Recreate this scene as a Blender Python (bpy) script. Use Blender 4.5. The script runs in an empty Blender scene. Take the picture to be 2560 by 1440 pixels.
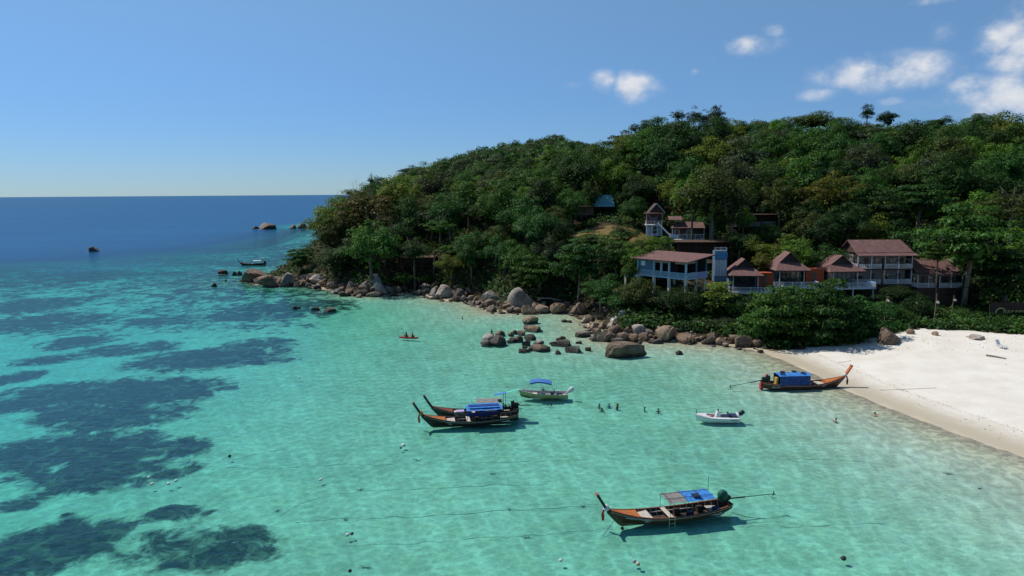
import bpy, bmesh, math, random
import numpy as np
from mathutils import Vector, Matrix, Quaternion
from mathutils.bvhtree import BVHTree

sc = bpy.context.scene
COL = sc.collection
R = math.radians
random.seed(7)

# ------------------------------------------------------------------ camera
CAM_Z, PITCH, ROLL, FPX = 27.0, R(7.67), R(0.41), 1760.0
fwd = Vector((0, math.cos(PITCH), -math.sin(PITCH)))
r0 = Vector((1, 0, 0)); u0 = Vector((0, math.sin(PITCH), math.cos(PITCH)))
rgt = r0 * math.cos(ROLL) - u0 * math.sin(ROLL)
upv = r0 * math.sin(ROLL) + u0 * math.cos(ROLL)
cam_d = bpy.data.cameras.new('camera'); cam = bpy.data.objects.new('camera', cam_d); COL.objects.link(cam)
cam_d.sensor_width = 36; cam_d.lens = FPX / 2560 * 36; cam_d.clip_start = 1; cam_d.clip_end = 120000
mw = Matrix.Identity(4)
for i in range(3):
    mw[i][0] = rgt[i]; mw[i][1] = upv[i]; mw[i][2] = -fwd[i]
mw[2][3] = CAM_Z
cam.matrix_world = mw
sc.camera = cam

# ------------------------------------------------------------------ sky and sun
SUN_EL, SUN_AZ = R(53), R(-55)            # azimuth from +Y, negative is towards -X
sun_dir = Vector((math.sin(SUN_AZ) * math.cos(SUN_EL), math.cos(SUN_AZ) * math.cos(SUN_EL), math.sin(SUN_EL)))
world = bpy.data.worlds.new('World'); sc.world = world; world.use_nodes = True
wn, wl = world.node_tree.nodes, world.node_tree.links
wn.clear()
SKY_STRENGTH = 0.10
def build_world():
    def N(t, **k):
        n = wn.new(t)
        for a, b in k.items(): setattr(n, a, b)
        return n
    def M(op, a, b=None, c=None, clamp=False):
        n = N('ShaderNodeMath', operation=op, use_clamp=clamp)
        for i, v in enumerate((a, b, c)):
            if v is None: continue
            if isinstance(v, (int, float)): n.inputs[i].default_value = v
            else: wl.new(v, n.inputs[i])
        return n.outputs[0]
    out = N('ShaderNodeOutputWorld'); bg = N('ShaderNodeBackground')
    sky = N('ShaderNodeTexSky', sky_type='NISHITA')
    sky.sun_disc = False; sky.sun_elevation = SUN_EL; sky.sun_rotation = SUN_AZ
    sky.altitude = 0; sky.air_density = 1.0; sky.dust_density = 0.0; sky.ozone_density = 1.5
    tc = N('ShaderNodeTexCoord')
    sep = N('ShaderNodeSeparateXYZ'); wl.new(tc.outputs['Generated'], sep.inputs[0])
    x, y, z = sep.outputs
    az = M('ARCTAN2', x, y); el = M('ARCSINE', z)
    hsv = N('ShaderNodeHueSaturation'); hsv.inputs['Saturation'].default_value = 1.12; hsv.inputs['Value'].default_value = 1.0
    hsv.inputs['Hue'].default_value = 0.502
    # clear maritime air: the low sky stays blue instead of yellowing
    low = N('ShaderNodeMapRange'); low.interpolation_type = 'SMOOTHSTEP'; wl.new(el, low.inputs[0]); low.inputs[1].default_value = -0.05; low.inputs[2].default_value = 0.40
    tint = N('ShaderNodeMix', data_type='RGBA'); wl.new(low.outputs[0], tint.inputs['Factor']); tint.inputs[6].default_value = (.35, .545, .93, 1); tint.inputs[7].default_value = (1.03, 1.08, 1.02, 1)
    mul = N('ShaderNodeMix', data_type='RGBA', blend_type='MULTIPLY'); mul.inputs['Factor'].default_value = 1
    wl.new(sky.outputs[0], mul.inputs[6]); wl.new(tint.outputs[2], mul.inputs[7]); wl.new(mul.outputs[2], hsv.inputs['Color'])
    # clouds: soft puffs, each with its own bearing and height above the horizon
    comb = N('ShaderNodeCombineXYZ'); wl.new(az, comb.inputs[0]); wl.new(M('MULTIPLY', el, 1.25), comb.inputs[1])
    nz = N('ShaderNodeTexNoise'); nz.inputs['Scale'].default_value = 22; nz.inputs['Detail'].default_value = 9; nz.inputs['Roughness'].default_value = 0.56
    wl.new(comb.outputs[0], nz.inputs['Vector'])
    nz2 = N('ShaderNodeTexNoise'); nz2.inputs['Scale'].default_value = 5; nz2.inputs['Detail'].default_value = 3
    wl.new(comb.outputs[0], nz2.inputs['Vector'])
    F = FPX
    def azel(px, py):
        d = fwd + rgt * ((px - 1280) / F) - upv * ((py - 720) / F); d.normalize()
        return math.atan2(d.x, d.y), math.asin(d.z)
    # (px, py, half width px, half height px, thickness)
    puffs = [(1505, 207, 42, 34, .85), (1590, 218, 66, 40, 1.0), (1450, 212, 60, 14, .42), (1885, 113, 82, 30, .8), (1930, 80, 42, 22, .62),
             (2215, 180, 170, 48, .9), (2060, 236, 66, 22, .62), (2545, 110, 90, 75, 1.0), (2450, 215, 70, 36, .85), (2520, 240, 110, 60, 1.05),
             (2230, 254, 44, 16, .55), (2380, 268, 200, 40, .52), (1737, 180, 17, 11, .6), (1785, 145, 34, 18, .36), (1650, 135, 30, 12, .32),
             (2380, 80, 90, 55, .38), (2440, 130, 40, 30, .42), (2330, 4, 80, 14, .5), (2640, 250, 120, 60, 1.0), (2800, 120, 160, 70, 1.0),
             (2750, 330, 200, 60, .8), (3050, 230, 170, 60, .9), (2950, -60, 190, 50, .8), (2600, -140, 160, 50, .6), (3400, 150, 200, 80, .9)]
    dens = num = den = None
    for (px, py, rw, rh, th) in puffs:
        a0, e0 = azel(px, py)
        k = .88 / F
        u = M('MULTIPLY', M('SUBTRACT', az, a0), 1 / (rw * k)); v = M('MULTIPLY', M('SUBTRACT', el, e0), 1 / (rh * k))
        q = M('ADD', M('MULTIPLY', u, u), M('MULTIPLY', v, v))
        g = M('MULTIPLY', M('EXPONENT', M('MULTIPLY', q, -0.8)), th * .9)
        dens = g if dens is None else M('MAXIMUM', dens, g)
        gv = M('MULTIPLY', g, v); num = gv if num is None else M('ADD', num, gv); den = g if den is None else M('ADD', den, g)
    nn = M('SUBTRACT', nz.outputs['Fac'], 0.5)
    d = M('ADD', dens, M('MULTIPLY', nn, M('ADD', M('MULTIPLY', dens, 2.3), 0.10)))
    ramp = N('ShaderNodeMapRange'); ramp.interpolation_type = 'SMOOTHSTEP'
    wl.new(d, ramp.inputs[0]); ramp.inputs[1].default_value = 0.24; ramp.inputs[2].default_value = 0.98
    ramp.inputs[3].default_value = 0; ramp.inputs[4].default_value = 0.88
    # thin pale veil low over the sea, towards the open water side
    cl = N('ShaderNodeMix', data_type='RGBA')
    wl.new(ramp.outputs[0], cl.inputs['Factor']); wl.new(hsv.outputs[0], cl.inputs[6])
    shade = N('ShaderNodeMix', data_type='RGBA'); shade.inputs[6].default_value = (5.0, 5.8, 7.2, 1); shade.inputs[7].default_value = (8.0, 8.1, 8.3, 1)
    tall = M('DIVIDE', num, M('ADD', den, 0.02))       # how high in its puff: sunlit tops and grey bases are painted in
    wl.new(M('MULTIPLY_ADD', nn, 2.2, M('MULTIPLY_ADD', tall, 0.55, M('MULTIPLY', d, 0.62)), clamp=True), shade.inputs['Factor'])
    wl.new(shade.outputs[2], cl.inputs[7])
    wl.new(cl.outputs[2], bg.inputs['Color']); bg.inputs['Strength'].default_value = SKY_STRENGTH
    wl.new(bg.outputs[0], out.inputs[0])
build_world()
sun_l = bpy.data.lights.new('sun', 'SUN'); sun_l.energy = 4.6; sun_l.angle = R(0.53); sun_l.color = (1, 0.955, 0.89)
sun_o = bpy.data.objects.new('sun', sun_l); COL.objects.link(sun_o)
sun_o.rotation_euler = (-sun_dir).to_track_quat('-Z', 'Y').to_euler()
sun_o.location = (0, 0, 200)
sc.view_settings.view_transform = 'Standard'; sc.view_settings.look = 'None'
sc.view_settings.exposure = 0.0; sc.view_settings.gamma = 1.0; sc.view_settings.use_curve_mapping = False
sc.render.engine = 'CYCLES'
sc.cycles.use_denoising = True
sc.cycles.max_bounces = 6; sc.cycles.diffuse_bounces = 1; sc.cycles.glossy_bounces = 2; sc.cycles.transmission_bounces = 4
sc.cycles.transparent_max_bounces = 12
sc.cycles.sample_clamp_indirect = 4.0
sc.cycles.caustics_reflective = False; sc.cycles.caustics_refractive = False

# ------------------------------------------------------------------ pixel helpers (only used to find real positions on the ground)
def ray(px, py): return fwd + rgt * ((px - 1280) / FPX) - upv * ((py - 720) / FPX)
def G(px, py, z=0.0):
    d = ray(px, py); t = (z - CAM_Z) / d.z
    return Vector((d.x * t, d.y * t, z))
def P(px, py, D):
    d = ray(px, py); t = D / d.y
    return Vector((d.x * t, D, CAM_Z + d.z * t))
def proj(p):
    v = Vector(p) - Vector((0, 0, CAM_Z)); w = v.dot(fwd)
    return 1280 + FPX * v.dot(rgt) / w, 720 - FPX * v.dot(upv) / w, w
def ppm(D): return FPX / D      # photo pixels per metre at distance D

# ------------------------------------------------------------------ object helpers
def link(o, parent=None):
    COL.objects.link(o)
    if parent is not None: o.parent = parent
    return o
def tag(o, label=None, cat=None, group=None, kind=None):
    if label: o['label'] = label
    if cat: o['category'] = cat
    if group: o['group'] = group
    if kind: o['kind'] = kind
    return o
def empty(name, loc=(0, 0, 0), rz=0.0, label=None, cat=None, group=None, parent=None):
    o = bpy.data.objects.new(name, None); link(o, parent)
    o.location = loc; o.rotation_euler = (0, 0, rz); o.empty_display_size = 0.3
    return tag(o, label, cat, group)
def np_mesh(name, verts, faces, smooth=False):
    verts = np.asarray(verts, dtype=np.float32).reshape(-1, 3)
    me = bpy.data.meshes.new(name)
    if isinstance(faces, np.ndarray):
        n, k = faces.shape
        me.vertices.add(len(verts)); me.vertices.foreach_set('co', verts.ravel())
        me.loops.add(n * k); me.loops.foreach_set('vertex_index', faces.astype(np.int32).ravel())
        me.polygons.add(n); me.polygons.foreach_set('loop_start', np.arange(0, n * k, k, dtype=np.int32))
        me.update(calc_edges=True); me.validate()
    else:
        me.from_pydata([tuple(v) for v in verts.tolist()], [], faces); me.update()
    if smooth: me.polygons.foreach_set('use_smooth', np.ones(len(me.polygons), dtype=bool))
    return me
def fattr(me, name, vals):
    a = me.attributes.new(name, 'FLOAT', 'POINT'); a.data.foreach_set('value', np.asarray(vals, dtype=np.float32))
def obj(name, me, mat=None, parent=None, loc=None, rot=None):
    o = bpy.data.objects.new(name, me); link(o, parent)
    if mat is not None and len(me.materials) == 0: me.materials.append(mat)
    if loc is not None: o.location = loc
    if rot is not None: o.rotation_euler = rot
    return o

class MB:
    """collects boxes, tubes, prisms and lofts into one mesh"""
    def __init__(s): s.v = []; s.f = []
    def add(s, vs, fs):
        n = len(s.v); s.v += [tuple(v) for v in vs]; s.f += [tuple(i + n for i in f) for f in fs]; return s
    def box(s, c, d, rz=0.0, M=None):
        x, y, z = d[0] / 2, d[1] / 2, d[2] / 2
        vs = [Vector((i, j, k)) for i in (-x, x) for j in (-y, y) for k in (-z, z)]
        if rz: vs = [Matrix.Rotation(rz, 3, 'Z') @ v for v in vs]
        if M is not None: vs = [M @ v for v in vs]
        vs = [v + Vector(c) for v in vs]
        return s.add(vs, [(0, 1, 3, 2), (4, 6, 7, 5), (0, 4, 5, 1), (2, 3, 7, 6), (0, 2, 6, 4), (1, 5, 7, 3)])
    def b2(s, lo, hi):
        return s.box([(a + b) / 2 for a, b in zip(lo, hi)], [b - a for a, b in zip(lo, hi)])
    def bar(s, a, b, w, h=None, up=(0, 0, 1)):
        a, b = Vector(a), Vector(b); h = h or w; d = (b - a)
        if d.length < 1e-6: return s
        d.normalize(); u = Vector(up)
        if abs(d.dot(u)) > .95: u = Vector((1, 0, 0))
        sx = d.cross(u).normalized() * (w / 2); sy = sx.cross(d).normalized() * (h / 2)
        vs = [p + i * sx + j * sy for p in (a, b) for i in (-1, 1) for j in (-1, 1)]
        return s.add(vs, [(0, 1, 3, 2), (4, 6, 7, 5), (0, 4, 5, 1), (2, 3, 7, 6), (0, 2, 6, 4), (1, 5, 7, 3)])
    def tube(s, pts, rad, n=6, cap=True):
        pts = [Vector(p) for p in pts]
        if isinstance(rad, (int, float)): rad = [rad] * len(pts)
        base = len(s.v); vs = []
        for i, p in enumerate(pts):
            d = (pts[min(i + 1, len(pts) - 1)] - pts[max(i - 1, 0)]).normalized()
            u = Vector((0, 0, 1)) if abs(d.z) < .9 else Vector((1, 0, 0))
            a = d.cross(u).normalized(); b = d.cross(a)
            vs += [p + (a * math.cos(2 * math.pi * k / n) + b * math.sin(2 * math.pi * k / n)) * rad[i] for k in range(n)]
        fs = [(i * n + k, i * n + (k + 1) % n, (i + 1) * n + (k + 1) % n, (i + 1) * n + k) for i in range(len(pts) - 1) for k in range(n)]
        if cap: fs += [tuple(range(n - 1, -1, -1)), tuple((len(pts) - 1) * n + k for k in range(n))]
        return s.add(vs, fs)
    def ball(s, c, r, n=10, m=7, sq=(1, 1, 1)):
        vs = [Vector((0, 0, -1))]; fs = []
        for i in range(1, m):
            t = -math.pi / 2 + math.pi * i / m
            vs += [Vector((math.cos(t) * math.cos(2 * math.pi * k / n), math.cos(t) * math.sin(2 * math.pi * k / n), math.sin(t))) for k in range(n)]
        vs.append(Vector((0, 0, 1)))
        for k in range(n): fs.append((0, 1 + (k + 1) % n, 1 + k))
        for i in range(m - 2):
            for k in range(n): fs.append((1 + i * n + k, 1 + i * n + (k + 1) % n, 1 + (i + 1) * n + (k + 1) % n, 1 + (i + 1) * n + k))
        e = len(vs) - 1
        for k in range(n): fs.append((e, 1 + (m - 2) * n + k, 1 + (m - 2) * n + (k + 1) % n))
        return s.add([Vector((v.x * sq[0], v.y * sq[1], v.z * sq[2])) * r + Vector(c) for v in vs], fs)
    def slab(s, poly, t=0.08, down=True):
        """a flat polygon (list of 3d points) given thickness t along -z"""
        poly = [Vector(p) for p in poly]; n = len(poly); off = Vector((0, 0, -t))
        vs = poly + [p + off for p in poly]
        fs = [tuple(range(n)), tuple(range(2 * n - 1, n - 1, -1))] + [(i, n + i, n + (i + 1) % n, (i + 1) % n) for i in range(n)]
        return s.add(vs, fs)
    def torus(s, c, Rr, r, n=14, m=6, flat=1.0):
        vs = [Vector(c) + Vector(((Rr + r * math.cos(2 * math.pi * j / m)) * math.cos(2 * math.pi * i / n), (Rr + r * math.cos(2 * math.pi * j / m)) * math.sin(2 * math.pi * i / n), flat * r * math.sin(2 * math.pi * j / m))) for i in range(n) for j in range(m)]
        return s.add(vs, [(i * m + j, ((i + 1) % n) * m + j, ((i + 1) % n) * m + (j + 1) % m, i * m + (j + 1) % m) for i in range(n) for j in range(m)])
    def mesh(s, name, smooth=False):
        me = bpy.data.meshes.new(name); me.from_pydata(s.v, [], s.f); me.update()
        bm = bmesh.new(); bm.from_mesh(me); bmesh.ops.recalc_face_normals(bm, faces=bm.faces); bm.to_mesh(me); bm.free()
        if smooth: me.polygons.foreach_set('use_smooth', np.ones(len(me.polygons), dtype=bool))
        return me
    def build(s, name, mat, parent=None, smooth=False, label=None, kind=None, loc=None):
        o = obj(name, s.mesh(name, smooth), mat, parent, loc)
        return tag(o, label, None, None, kind)

# ------------------------------------------------------------------ materials
class MT:
    flat = False
    def __init__(s, name):
        s.m = bpy.data.materials.new(name); s.m.use_nodes = True
        s.n, s.l = s.m.node_tree.nodes, s.m.node_tree.links
        s.bsdf = s.n['Principled BSDF']; s.out = s.n['Material Output']
    def N(s, t, ins=None, **k):
        n = s.n.new(t)
        for a, b in k.items(): setattr(n, a, b)
        for a, b in (ins or {}).items(): s.put(n.inputs[a], b)
        return n
    def put(s, sock, v):
        if isinstance(v, bpy.types.NodeSocket): s.l.new(v, sock)
        else: sock.default_value = v
    def math(s, op, a, b=None, c=None, clamp=False):
        n = s.N('ShaderNodeMath', operation=op, use_clamp=clamp)
        for i, v in enumerate((a, b, c)):
            if v is not None: s.put(n.inputs[i], v)
        return n.outputs[0]
    def ramp(s, v, lo, hi, a=0.0, b=1.0):
        n = s.N('ShaderNodeMapRange', interpolation_type='SMOOTHSTEP'); s.put(n.inputs[0], v)
        for i, q in enumerate((lo, hi, a, b)): s.put(n.inputs[i + 1], q)
        return n.outputs[0]
    def mix(s, f, a, b, mode='MIX'):
        n = s.N('ShaderNodeMix', data_type='RGBA', blend_type=mode)
        s.put(n.inputs['Factor'], f)
        for i, v in ((6, a), (7, b)): s.put(n.inputs[i], v if isinstance(v, bpy.types.NodeSocket) else (*v[:3], 1))
        return n.outputs[2]
    def noise(s, scale, detail=4, rough=.55, vec=None, dist=0.0):
        n = s.N('ShaderNodeTexNoise', noise_dimensions='2D' if s.flat else '3D'); n.inputs['Scale'].default_value = scale; n.inputs['Detail'].default_value = detail
        n.inputs['Roughness'].default_value = rough; n.inputs['Distortion'].default_value = dist
        if vec is not None: s.l.new(vec, n.inputs['Vector'])
        return n.outputs['Fac']
    def pos(s, scale=None):
        g = s.N('ShaderNodeNewGeometry').outputs['Position']
        if scale is None: return g
        n = s.N('ShaderNodeVectorMath', operation='MULTIPLY'); s.l.new(g, n.inputs[0]); n.inputs[1].default_value = scale
        return n.outputs[0]
    def objco(s, scale=None):
        g = s.N('ShaderNodeTexCoord').outputs['Object']
        if scale is None: return g
        n = s.N('ShaderNodeVectorMath', operation='MULTIPLY'); s.l.new(g, n.inputs[0]); n.inputs[1].default_value = scale
        return n.outputs[0]
    def attr(s, name): return s.N('ShaderNodeAttribute', attribute_name=name).outputs['Fac']
    def bump(s, h, strength=.3, dist=.1):
        n = s.N('ShaderNodeBump'); n.inputs['Strength'].default_value = strength; n.inputs['Distance'].default_value = dist
        s.l.new(h, n.inputs['Height']); return n.outputs[0]

def flat_mat(name, col, rough=.7, var=.25, scale=6.0, metal=0.0, bump=0.0, dirt=None, spec=.3, stretch=None):
    m = MT(name); v = m.objco(stretch) if stretch else m.objco()
    f = m.noise(scale, 5, .6, v)
    dark = tuple(c * (1 - var) for c in col); lite = tuple(min(1, c * (1 + var)) for c in col)
    c = m.mix(m.ramp(f, .3, .7), dark, lite)
    if dirt:
        d = m.noise(scale * .35, 6, .65, v); c = m.mix(m.ramp(d, .52, .72, 0, .7), c, dirt)
    m.put(m.bsdf.inputs['Base Color'], c); m.bsdf.inputs['Roughness'].default_value = rough
    m.bsdf.inputs['Metallic'].default_value = metal; m.bsdf.inputs['Specular IOR Level'].default_value = spec
    if bump: m.l.new(m.bump(f, bump, .03), m.bsdf.inputs['Normal'])
    return m.m
# ------------------------------------------------------------------ the lie of the land
shore_px = [(597, 702), (640, 712), (690, 714), (740, 712), (790, 720), (830, 728), (855, 738), (900, 741), (950, 741), (990, 737), (1015, 730), (1045, 731), (1075, 742),
            (1120, 752), (1165, 750), (1200, 768), (1225, 780), (1290, 782), (1330, 782), (1380, 778), (1420, 778), (1455, 790), (1475, 815), (1500, 845), (1530, 855), (1600, 852),
            (1660, 852), (1720, 858), (1790, 862), (1850, 867), (1900, 879), (1960, 900), (2030, 932), (2100, 967), (2180, 1002), (2300, 1048), (2430, 1097), (2560, 1142), (2900, 1275), (3400, 1440)]
land = [G(a, b).to_2d() for a, b in shore_px]
land += [Vector((60, 20)), Vector((75, -60)), Vector((420, -60)), Vector((420, 900)), Vector((-60, 900))]
land += [P(830, 500, d).to_2d() if 0 else P(px, 560, d).to_2d() for px, d in ((800, 640), (815, 590), (815, 480), (822, 380), (815, 320), (775, 285), (725, 262), (660, 240), (615, 228))]
LP = np.array([tuple(p) for p in land])
def shore_dist(x, y):
    """signed distance to the waterline, positive inland"""
    x = np.asarray(x, float); y = np.asarray(y, float)
    best = np.full(x.shape, 1e9); inside = np.zeros(x.shape, bool)
    n = len(LP)
    for i in range(n):
        ax, ay = LP[i]; bx, by = LP[(i + 1) % n]
        dx, dy = bx - ax, by - ay
        t = np.clip(((x - ax) * dx + (y - ay) * dy) / (dx * dx + dy * dy + 1e-9), 0, 1)
        best = np.minimum(best, (x - ax - t * dx) ** 2 + (y - ay - t * dy) ** 2)
        c = ((ay > y) != (by > y)) & (x < (bx - ax) * (y - ay) / (by - ay + 1e-12) + ax)
        inside ^= c
    d = np.sqrt(best)
    return np.where(inside, d, -d)
def vnoise(x, y, s, seed=0):
    """smooth value noise"""
    x = np.asarray(x, float) / s; y = np.asarray(y, float) / s
    xi = np.floor(x).astype(np.int64); yi = np.floor(y).astype(np.int64); fx = x - xi; fy = y - yi
    def h(a, b):
        v = (a * 374761393 + b * 668265263 + seed * 974711) & 0xffffffff
        v = ((v ^ (v >> 13)) * 1274126177) & 0xffffffff
        return ((v ^ (v >> 16)) & 0xffff) / 65535.0
    fx = fx * fx * (3 - 2 * fx); fy = fy * fy * (3 - 2 * fy)
    return (h(xi, yi) * (1 - fx) + h(xi + 1, yi) * fx) * (1 - fy) + (h(xi, yi + 1) * (1 - fx) + h(xi + 1, yi + 1) * fx) * fy
def sstep(a, b, x):
    t = np.clip((np.asarray(x, float) - a) / (b - a), 0, 1); return t * t * (3 - 2 * t)

# spot heights (bearing px, distance, ground height)
spots = [(840, 232, 15), (870, 215, 10), (800, 225, 7), (760, 232, 4), (900, 250, 19), (960, 270, 24), (1030, 292, 28), (1030, 215, 11), (950, 205, 9), (1080, 200, 8), (1100, 240, 19),
         (1200, 300, 34), (1200, 230, 20), (1180, 190, 9), (1300, 290, 34), (1300, 220, 21), (1290, 180, 9), (1400, 280, 36), (1400, 230, 26), (1400, 185, 14),
         (1460, 292, 38), (1500, 205, 20.6), (1500, 188, 17.2), (1440, 200, 18.5), (1430, 190, 15.5), (1560, 190, 17.8), (1590, 183, 16.2), (1480, 172, 11.5), (1560, 172, 11.5), (1640, 188, 15.5), (1720, 182, 13.5), (1640, 176, 12.5),
         (1560, 270, 41), (1700, 272, 47), (1700, 220, 29), (1850, 268, 46), (2000, 266, 46), (2150, 264, 44), (2300, 262, 43.5), (2560, 258, 45), (2800, 260, 46), (3100, 260, 46),
         (1850, 215, 26), (2000, 215, 26), (2200, 215, 26), (2400, 210, 24), (2600, 210, 24), (2900, 220, 26),
         (1850, 180, 14.5), (2000, 180, 14.5), (2200, 180, 14.5), (2400, 180, 13), (2600, 178, 12), (2900, 180, 12),
         (1640, 152, 7.0), (1740, 150, 6.6), (1640, 138, 3.2), (1760, 138, 3.2), (1600, 160, 8.5), (1860, 148, 6.0), (2000, 150, 5.8), (2120, 154, 5.6), (2240, 158, 5.2), (2380, 160, 4.6), (1900, 160, 8.2), (2050, 164, 8.6),
         (1860, 134, 2.2), (2000, 136, 2.0), (2120, 139, 1.9), (2300, 142, 1.7), (2450, 146, 1.8), (2700, 150, 2.0), (2300, 130, 1.3), (2450, 120, 1.3), (2560, 105, 1.2), (2700, 120, 1.8), (2300, 110, .9), (2500, 95, .7),
         (1480, 160, 6.0), (1540, 146, 3.5), (1400, 168, 6.5),
         (1300, 500, 52), (1400, 510, 57), (1200, 490, 46), (1120, 470, 38), (1060, 440, 30), (960, 430, 18), (900, 500, 12), (1000, 600, 30), (1500, 520, 58), (1700, 520, 52), (1300, 380, 34), (1450, 380, 40), (1180, 370, 28), (1060, 340, 26),
         (960, 330, 22), (880, 300, 14), (1300, 680, 40), (1700, 400, 46), (2100, 400, 48), (2600, 400, 48), (2100, 700, 40), (3000, 700, 40), (3000, 450, 48), (950, 750, 10)]
SP = np.array([(P(px, 500, d).x, d, z) for px, d, z in spots])
for sx, sy in LP[:38:3]: SP = np.vstack([SP, [sx, sy, 0.0]])
def _tps(r2): return np.where(r2 > 0, 0.5 * r2 * np.log(np.maximum(r2, 1e-9)), 0)
_n = len(SP); _S = 0.01
_d2 = ((SP[:, None, :2] - SP[None, :, :2]) ** 2).sum(-1) * _S * _S
_A = np.zeros((_n + 3, _n + 3)); _A[:_n, :_n] = _tps(_d2) + 0.0015 * np.eye(_n); _A[:_n, _n] = 1; _A[:_n, _n + 1:] = SP[:, :2] * _S; _A[_n:, :_n] = _A[:_n, _n:].T
_W = np.linalg.solve(_A, np.concatenate([SP[:, 2], np.zeros(3)]))
def land_h(x, y):
    x = np.asarray(x, float); sh = x.shape; x = x.ravel(); y = np.asarray(y, float).ravel(); o = np.empty(len(x))
    for i in range(0, len(x), 20000):
        xs, ys = x[i:i + 20000], y[i:i + 20000]
        r2 = ((xs[:, None] - SP[None, :, 0]) ** 2 + (ys[:, None] - SP[None, :, 1]) ** 2) * _S * _S
        o[i:i + 20000] = _tps(r2) @ _W[:_n] + _W[_n] + xs * _S * _W[_n + 1] + ys * _S * _W[_n + 2]
    return o.reshape(sh)
_bk = [G(a, c_, 1.0 if a > 2200 else .5) for a, c_ in ((1870, 868), (1960, 870), (2080, 867), (2190, 853), (2262, 832), (2330, 826), (2400, 829), (2480, 838), (2560, 846))]
BKX = [p.x for p in _bk] + [130, 420]; BKY = [p.y for p in _bk] + [127, 120]
def beachness(x, y):
    """1 on the sand beach, 0 on the rocky shore and under the trees"""
    x = np.asarray(x, float); y = np.asarray(y, float)
    bk = np.interp(x, BKX, BKY) + (vnoise(x, y, 4, 8) - .5) * 3.0
    return sstep(36, 42, x) * (1 - sstep(bk - .6, bk + 1.4, y))
def terrain(x, y):
    x = np.asarray(x, float); y = np.asarray(y, float)
    s = shore_dist(x, y)
    h = land_h(x, y)
    cap = np.where(s > 0, 0.045 * s + 0.9 * np.maximum(0, s - 3) * (1 - beachness(x, y)), 0)
    zl = np.minimum(np.maximum(h, 0.04 * np.minimum(s, 30)), cap + 60 * sstep(30, 45, s))
    zl = zl + (vnoise(x, y, 5, 1) - .5) * .5 * sstep(4, 14, s) * (1 - beachness(x, y)) + (vnoise(x, y, 3.5, 2) - .5) * .10 * beachness(x, y) * sstep(2, 8, s)
    w = -s
    deep = sstep(10, 90, -x - 8) * 1.3 + 16 * sstep(380, 640, y + .55 * np.maximum(0, -x - 60))
    zs = -(np.minimum(0.016 * w, 0.46) + deep * sstep(0, 60, w)) - .05 * (vnoise(x, y, 6, 3) - .5) * sstep(2, 15, w)
    return np.where(s > 0, zl, zs)
def opt_depth(x, y):
    """metres of water that the light has to cross, off shore"""
    x = np.asarray(x, float); y = np.asarray(y, float)
    w = np.maximum(0, -shore_dist(x, y))
    sc_ = 25 - 12 * sstep(48, 14, x + (y - 90) * .08)
    nearw = 2.35 * (1 - np.exp(-w / sc_))
    left = 2.0 * sstep(0, 80, -x - 5)
    far = 2.6 * sstep(200, 380, y + .35 * np.maximum(0, -x - 30)) * sstep(6, 70, w) + 190 * sstep(190, 640, y + .45 * np.maximum(0, -x - 80) + 130 * (vnoise(x, y * 1.6, 70, 5) - .5)) ** 1.7 * sstep(20, 120, w)
    return nearw + left + far

def graded(lo, hi, step, far_lo, far_hi, grow=1.35):
    a = list(np.arange(lo, hi + step * .5, step)); s = step; v = a[-1]
    while v < far_hi: s *= grow; v += s; a.append(v)
    s = step; v = a[0]; b = []
    while v > far_lo: s *= grow; v -= s; b.append(v)
    return np.array(b[::-1] + a)
def grid_faces(nx, ny):
    i, j = np.meshgrid(np.arange(nx - 1), np.arange(ny - 1), indexing='ij')
    a = (i * ny + j).ravel()
    return np.stack([a, a + ny, a + ny + 1, a + 1], 1)

# reef beds: dark weed and coral patches on the sand, centre px, half sizes
reef_px = [(110, 1395, 190, 85, .9), (480, 1395, 230, 62, .55), (455, 1302, 90, 22, .5), (190, 1135, 260, 52, .9), (250, 1200, 240, 46, .85), (460, 1135, 75, 30, .8), (60, 1270, 70, 26, .6), (160, 1307, 28, 9, .7),
           (270, 985, 300, 42, .9), (290, 1040, 200, 42, .8), (30, 1010, 110, 30, .8), (520, 900, 200, 32, .85), (640, 870, 110, 20, .5), (40, 940, 60, 22, .8), (640, 912, 110, 10, .5), (200, 850, 90, 20, .7),
           (120, 895, 90, 14, .6), (330, 870, 120, 20, .6), (420, 800, 160, 14, .5), (110, 800, 160, 26, .7), (690, 782, 190, 26, .55), (540, 790, 60, 16, .5), (60, 760, 160, 24, .7), (800, 770, 90, 14, .45)]
def reef_field(x, y):
    f = np.full(np.shape(x), -2.3)
    for cx, cy, rx, ry, st in reef_px:
        c = G(cx, cy, -1.3); w = rx / FPX * (c.y / math.cos(PITCH)) * 1.02
        h = (G(cx, cy - ry, -1.3).y - G(cx, cy + ry, -1.3).y) / 2
        q = ((x - c.x) / w) ** 2 + ((y - c.y) / h) ** 2
        f = np.maximum(f, np.where(q < 1, st * 1.1 * (1 - q), 1.6 * (1 - q).clip(-1.4, 0)))
    far = -0.10 + .26 * sstep(150, 260, y) + .14 * sstep(-40, -110, x) + .5 * (vnoise(x, y * 1.3, 26, 6) - .5)
    zone = sstep(-22, -50, x + (y - 150) * .12) * sstep(112, 150, y)
    f = np.maximum(f, -2.3 + zone * (far + 2.3))
    return f

gx = graded(-150, 235, 1.3, -420, 430, 1.25); gy = graded(34, 325, 1.3, 20, 900, 1.2)
GX, GY = np.meshgrid(gx, gy, indexing='ij')
GZ = terrain(GX, GY)
S_ = shore_dist(GX, GY)
_bn = beachness(GX, GY)
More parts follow.
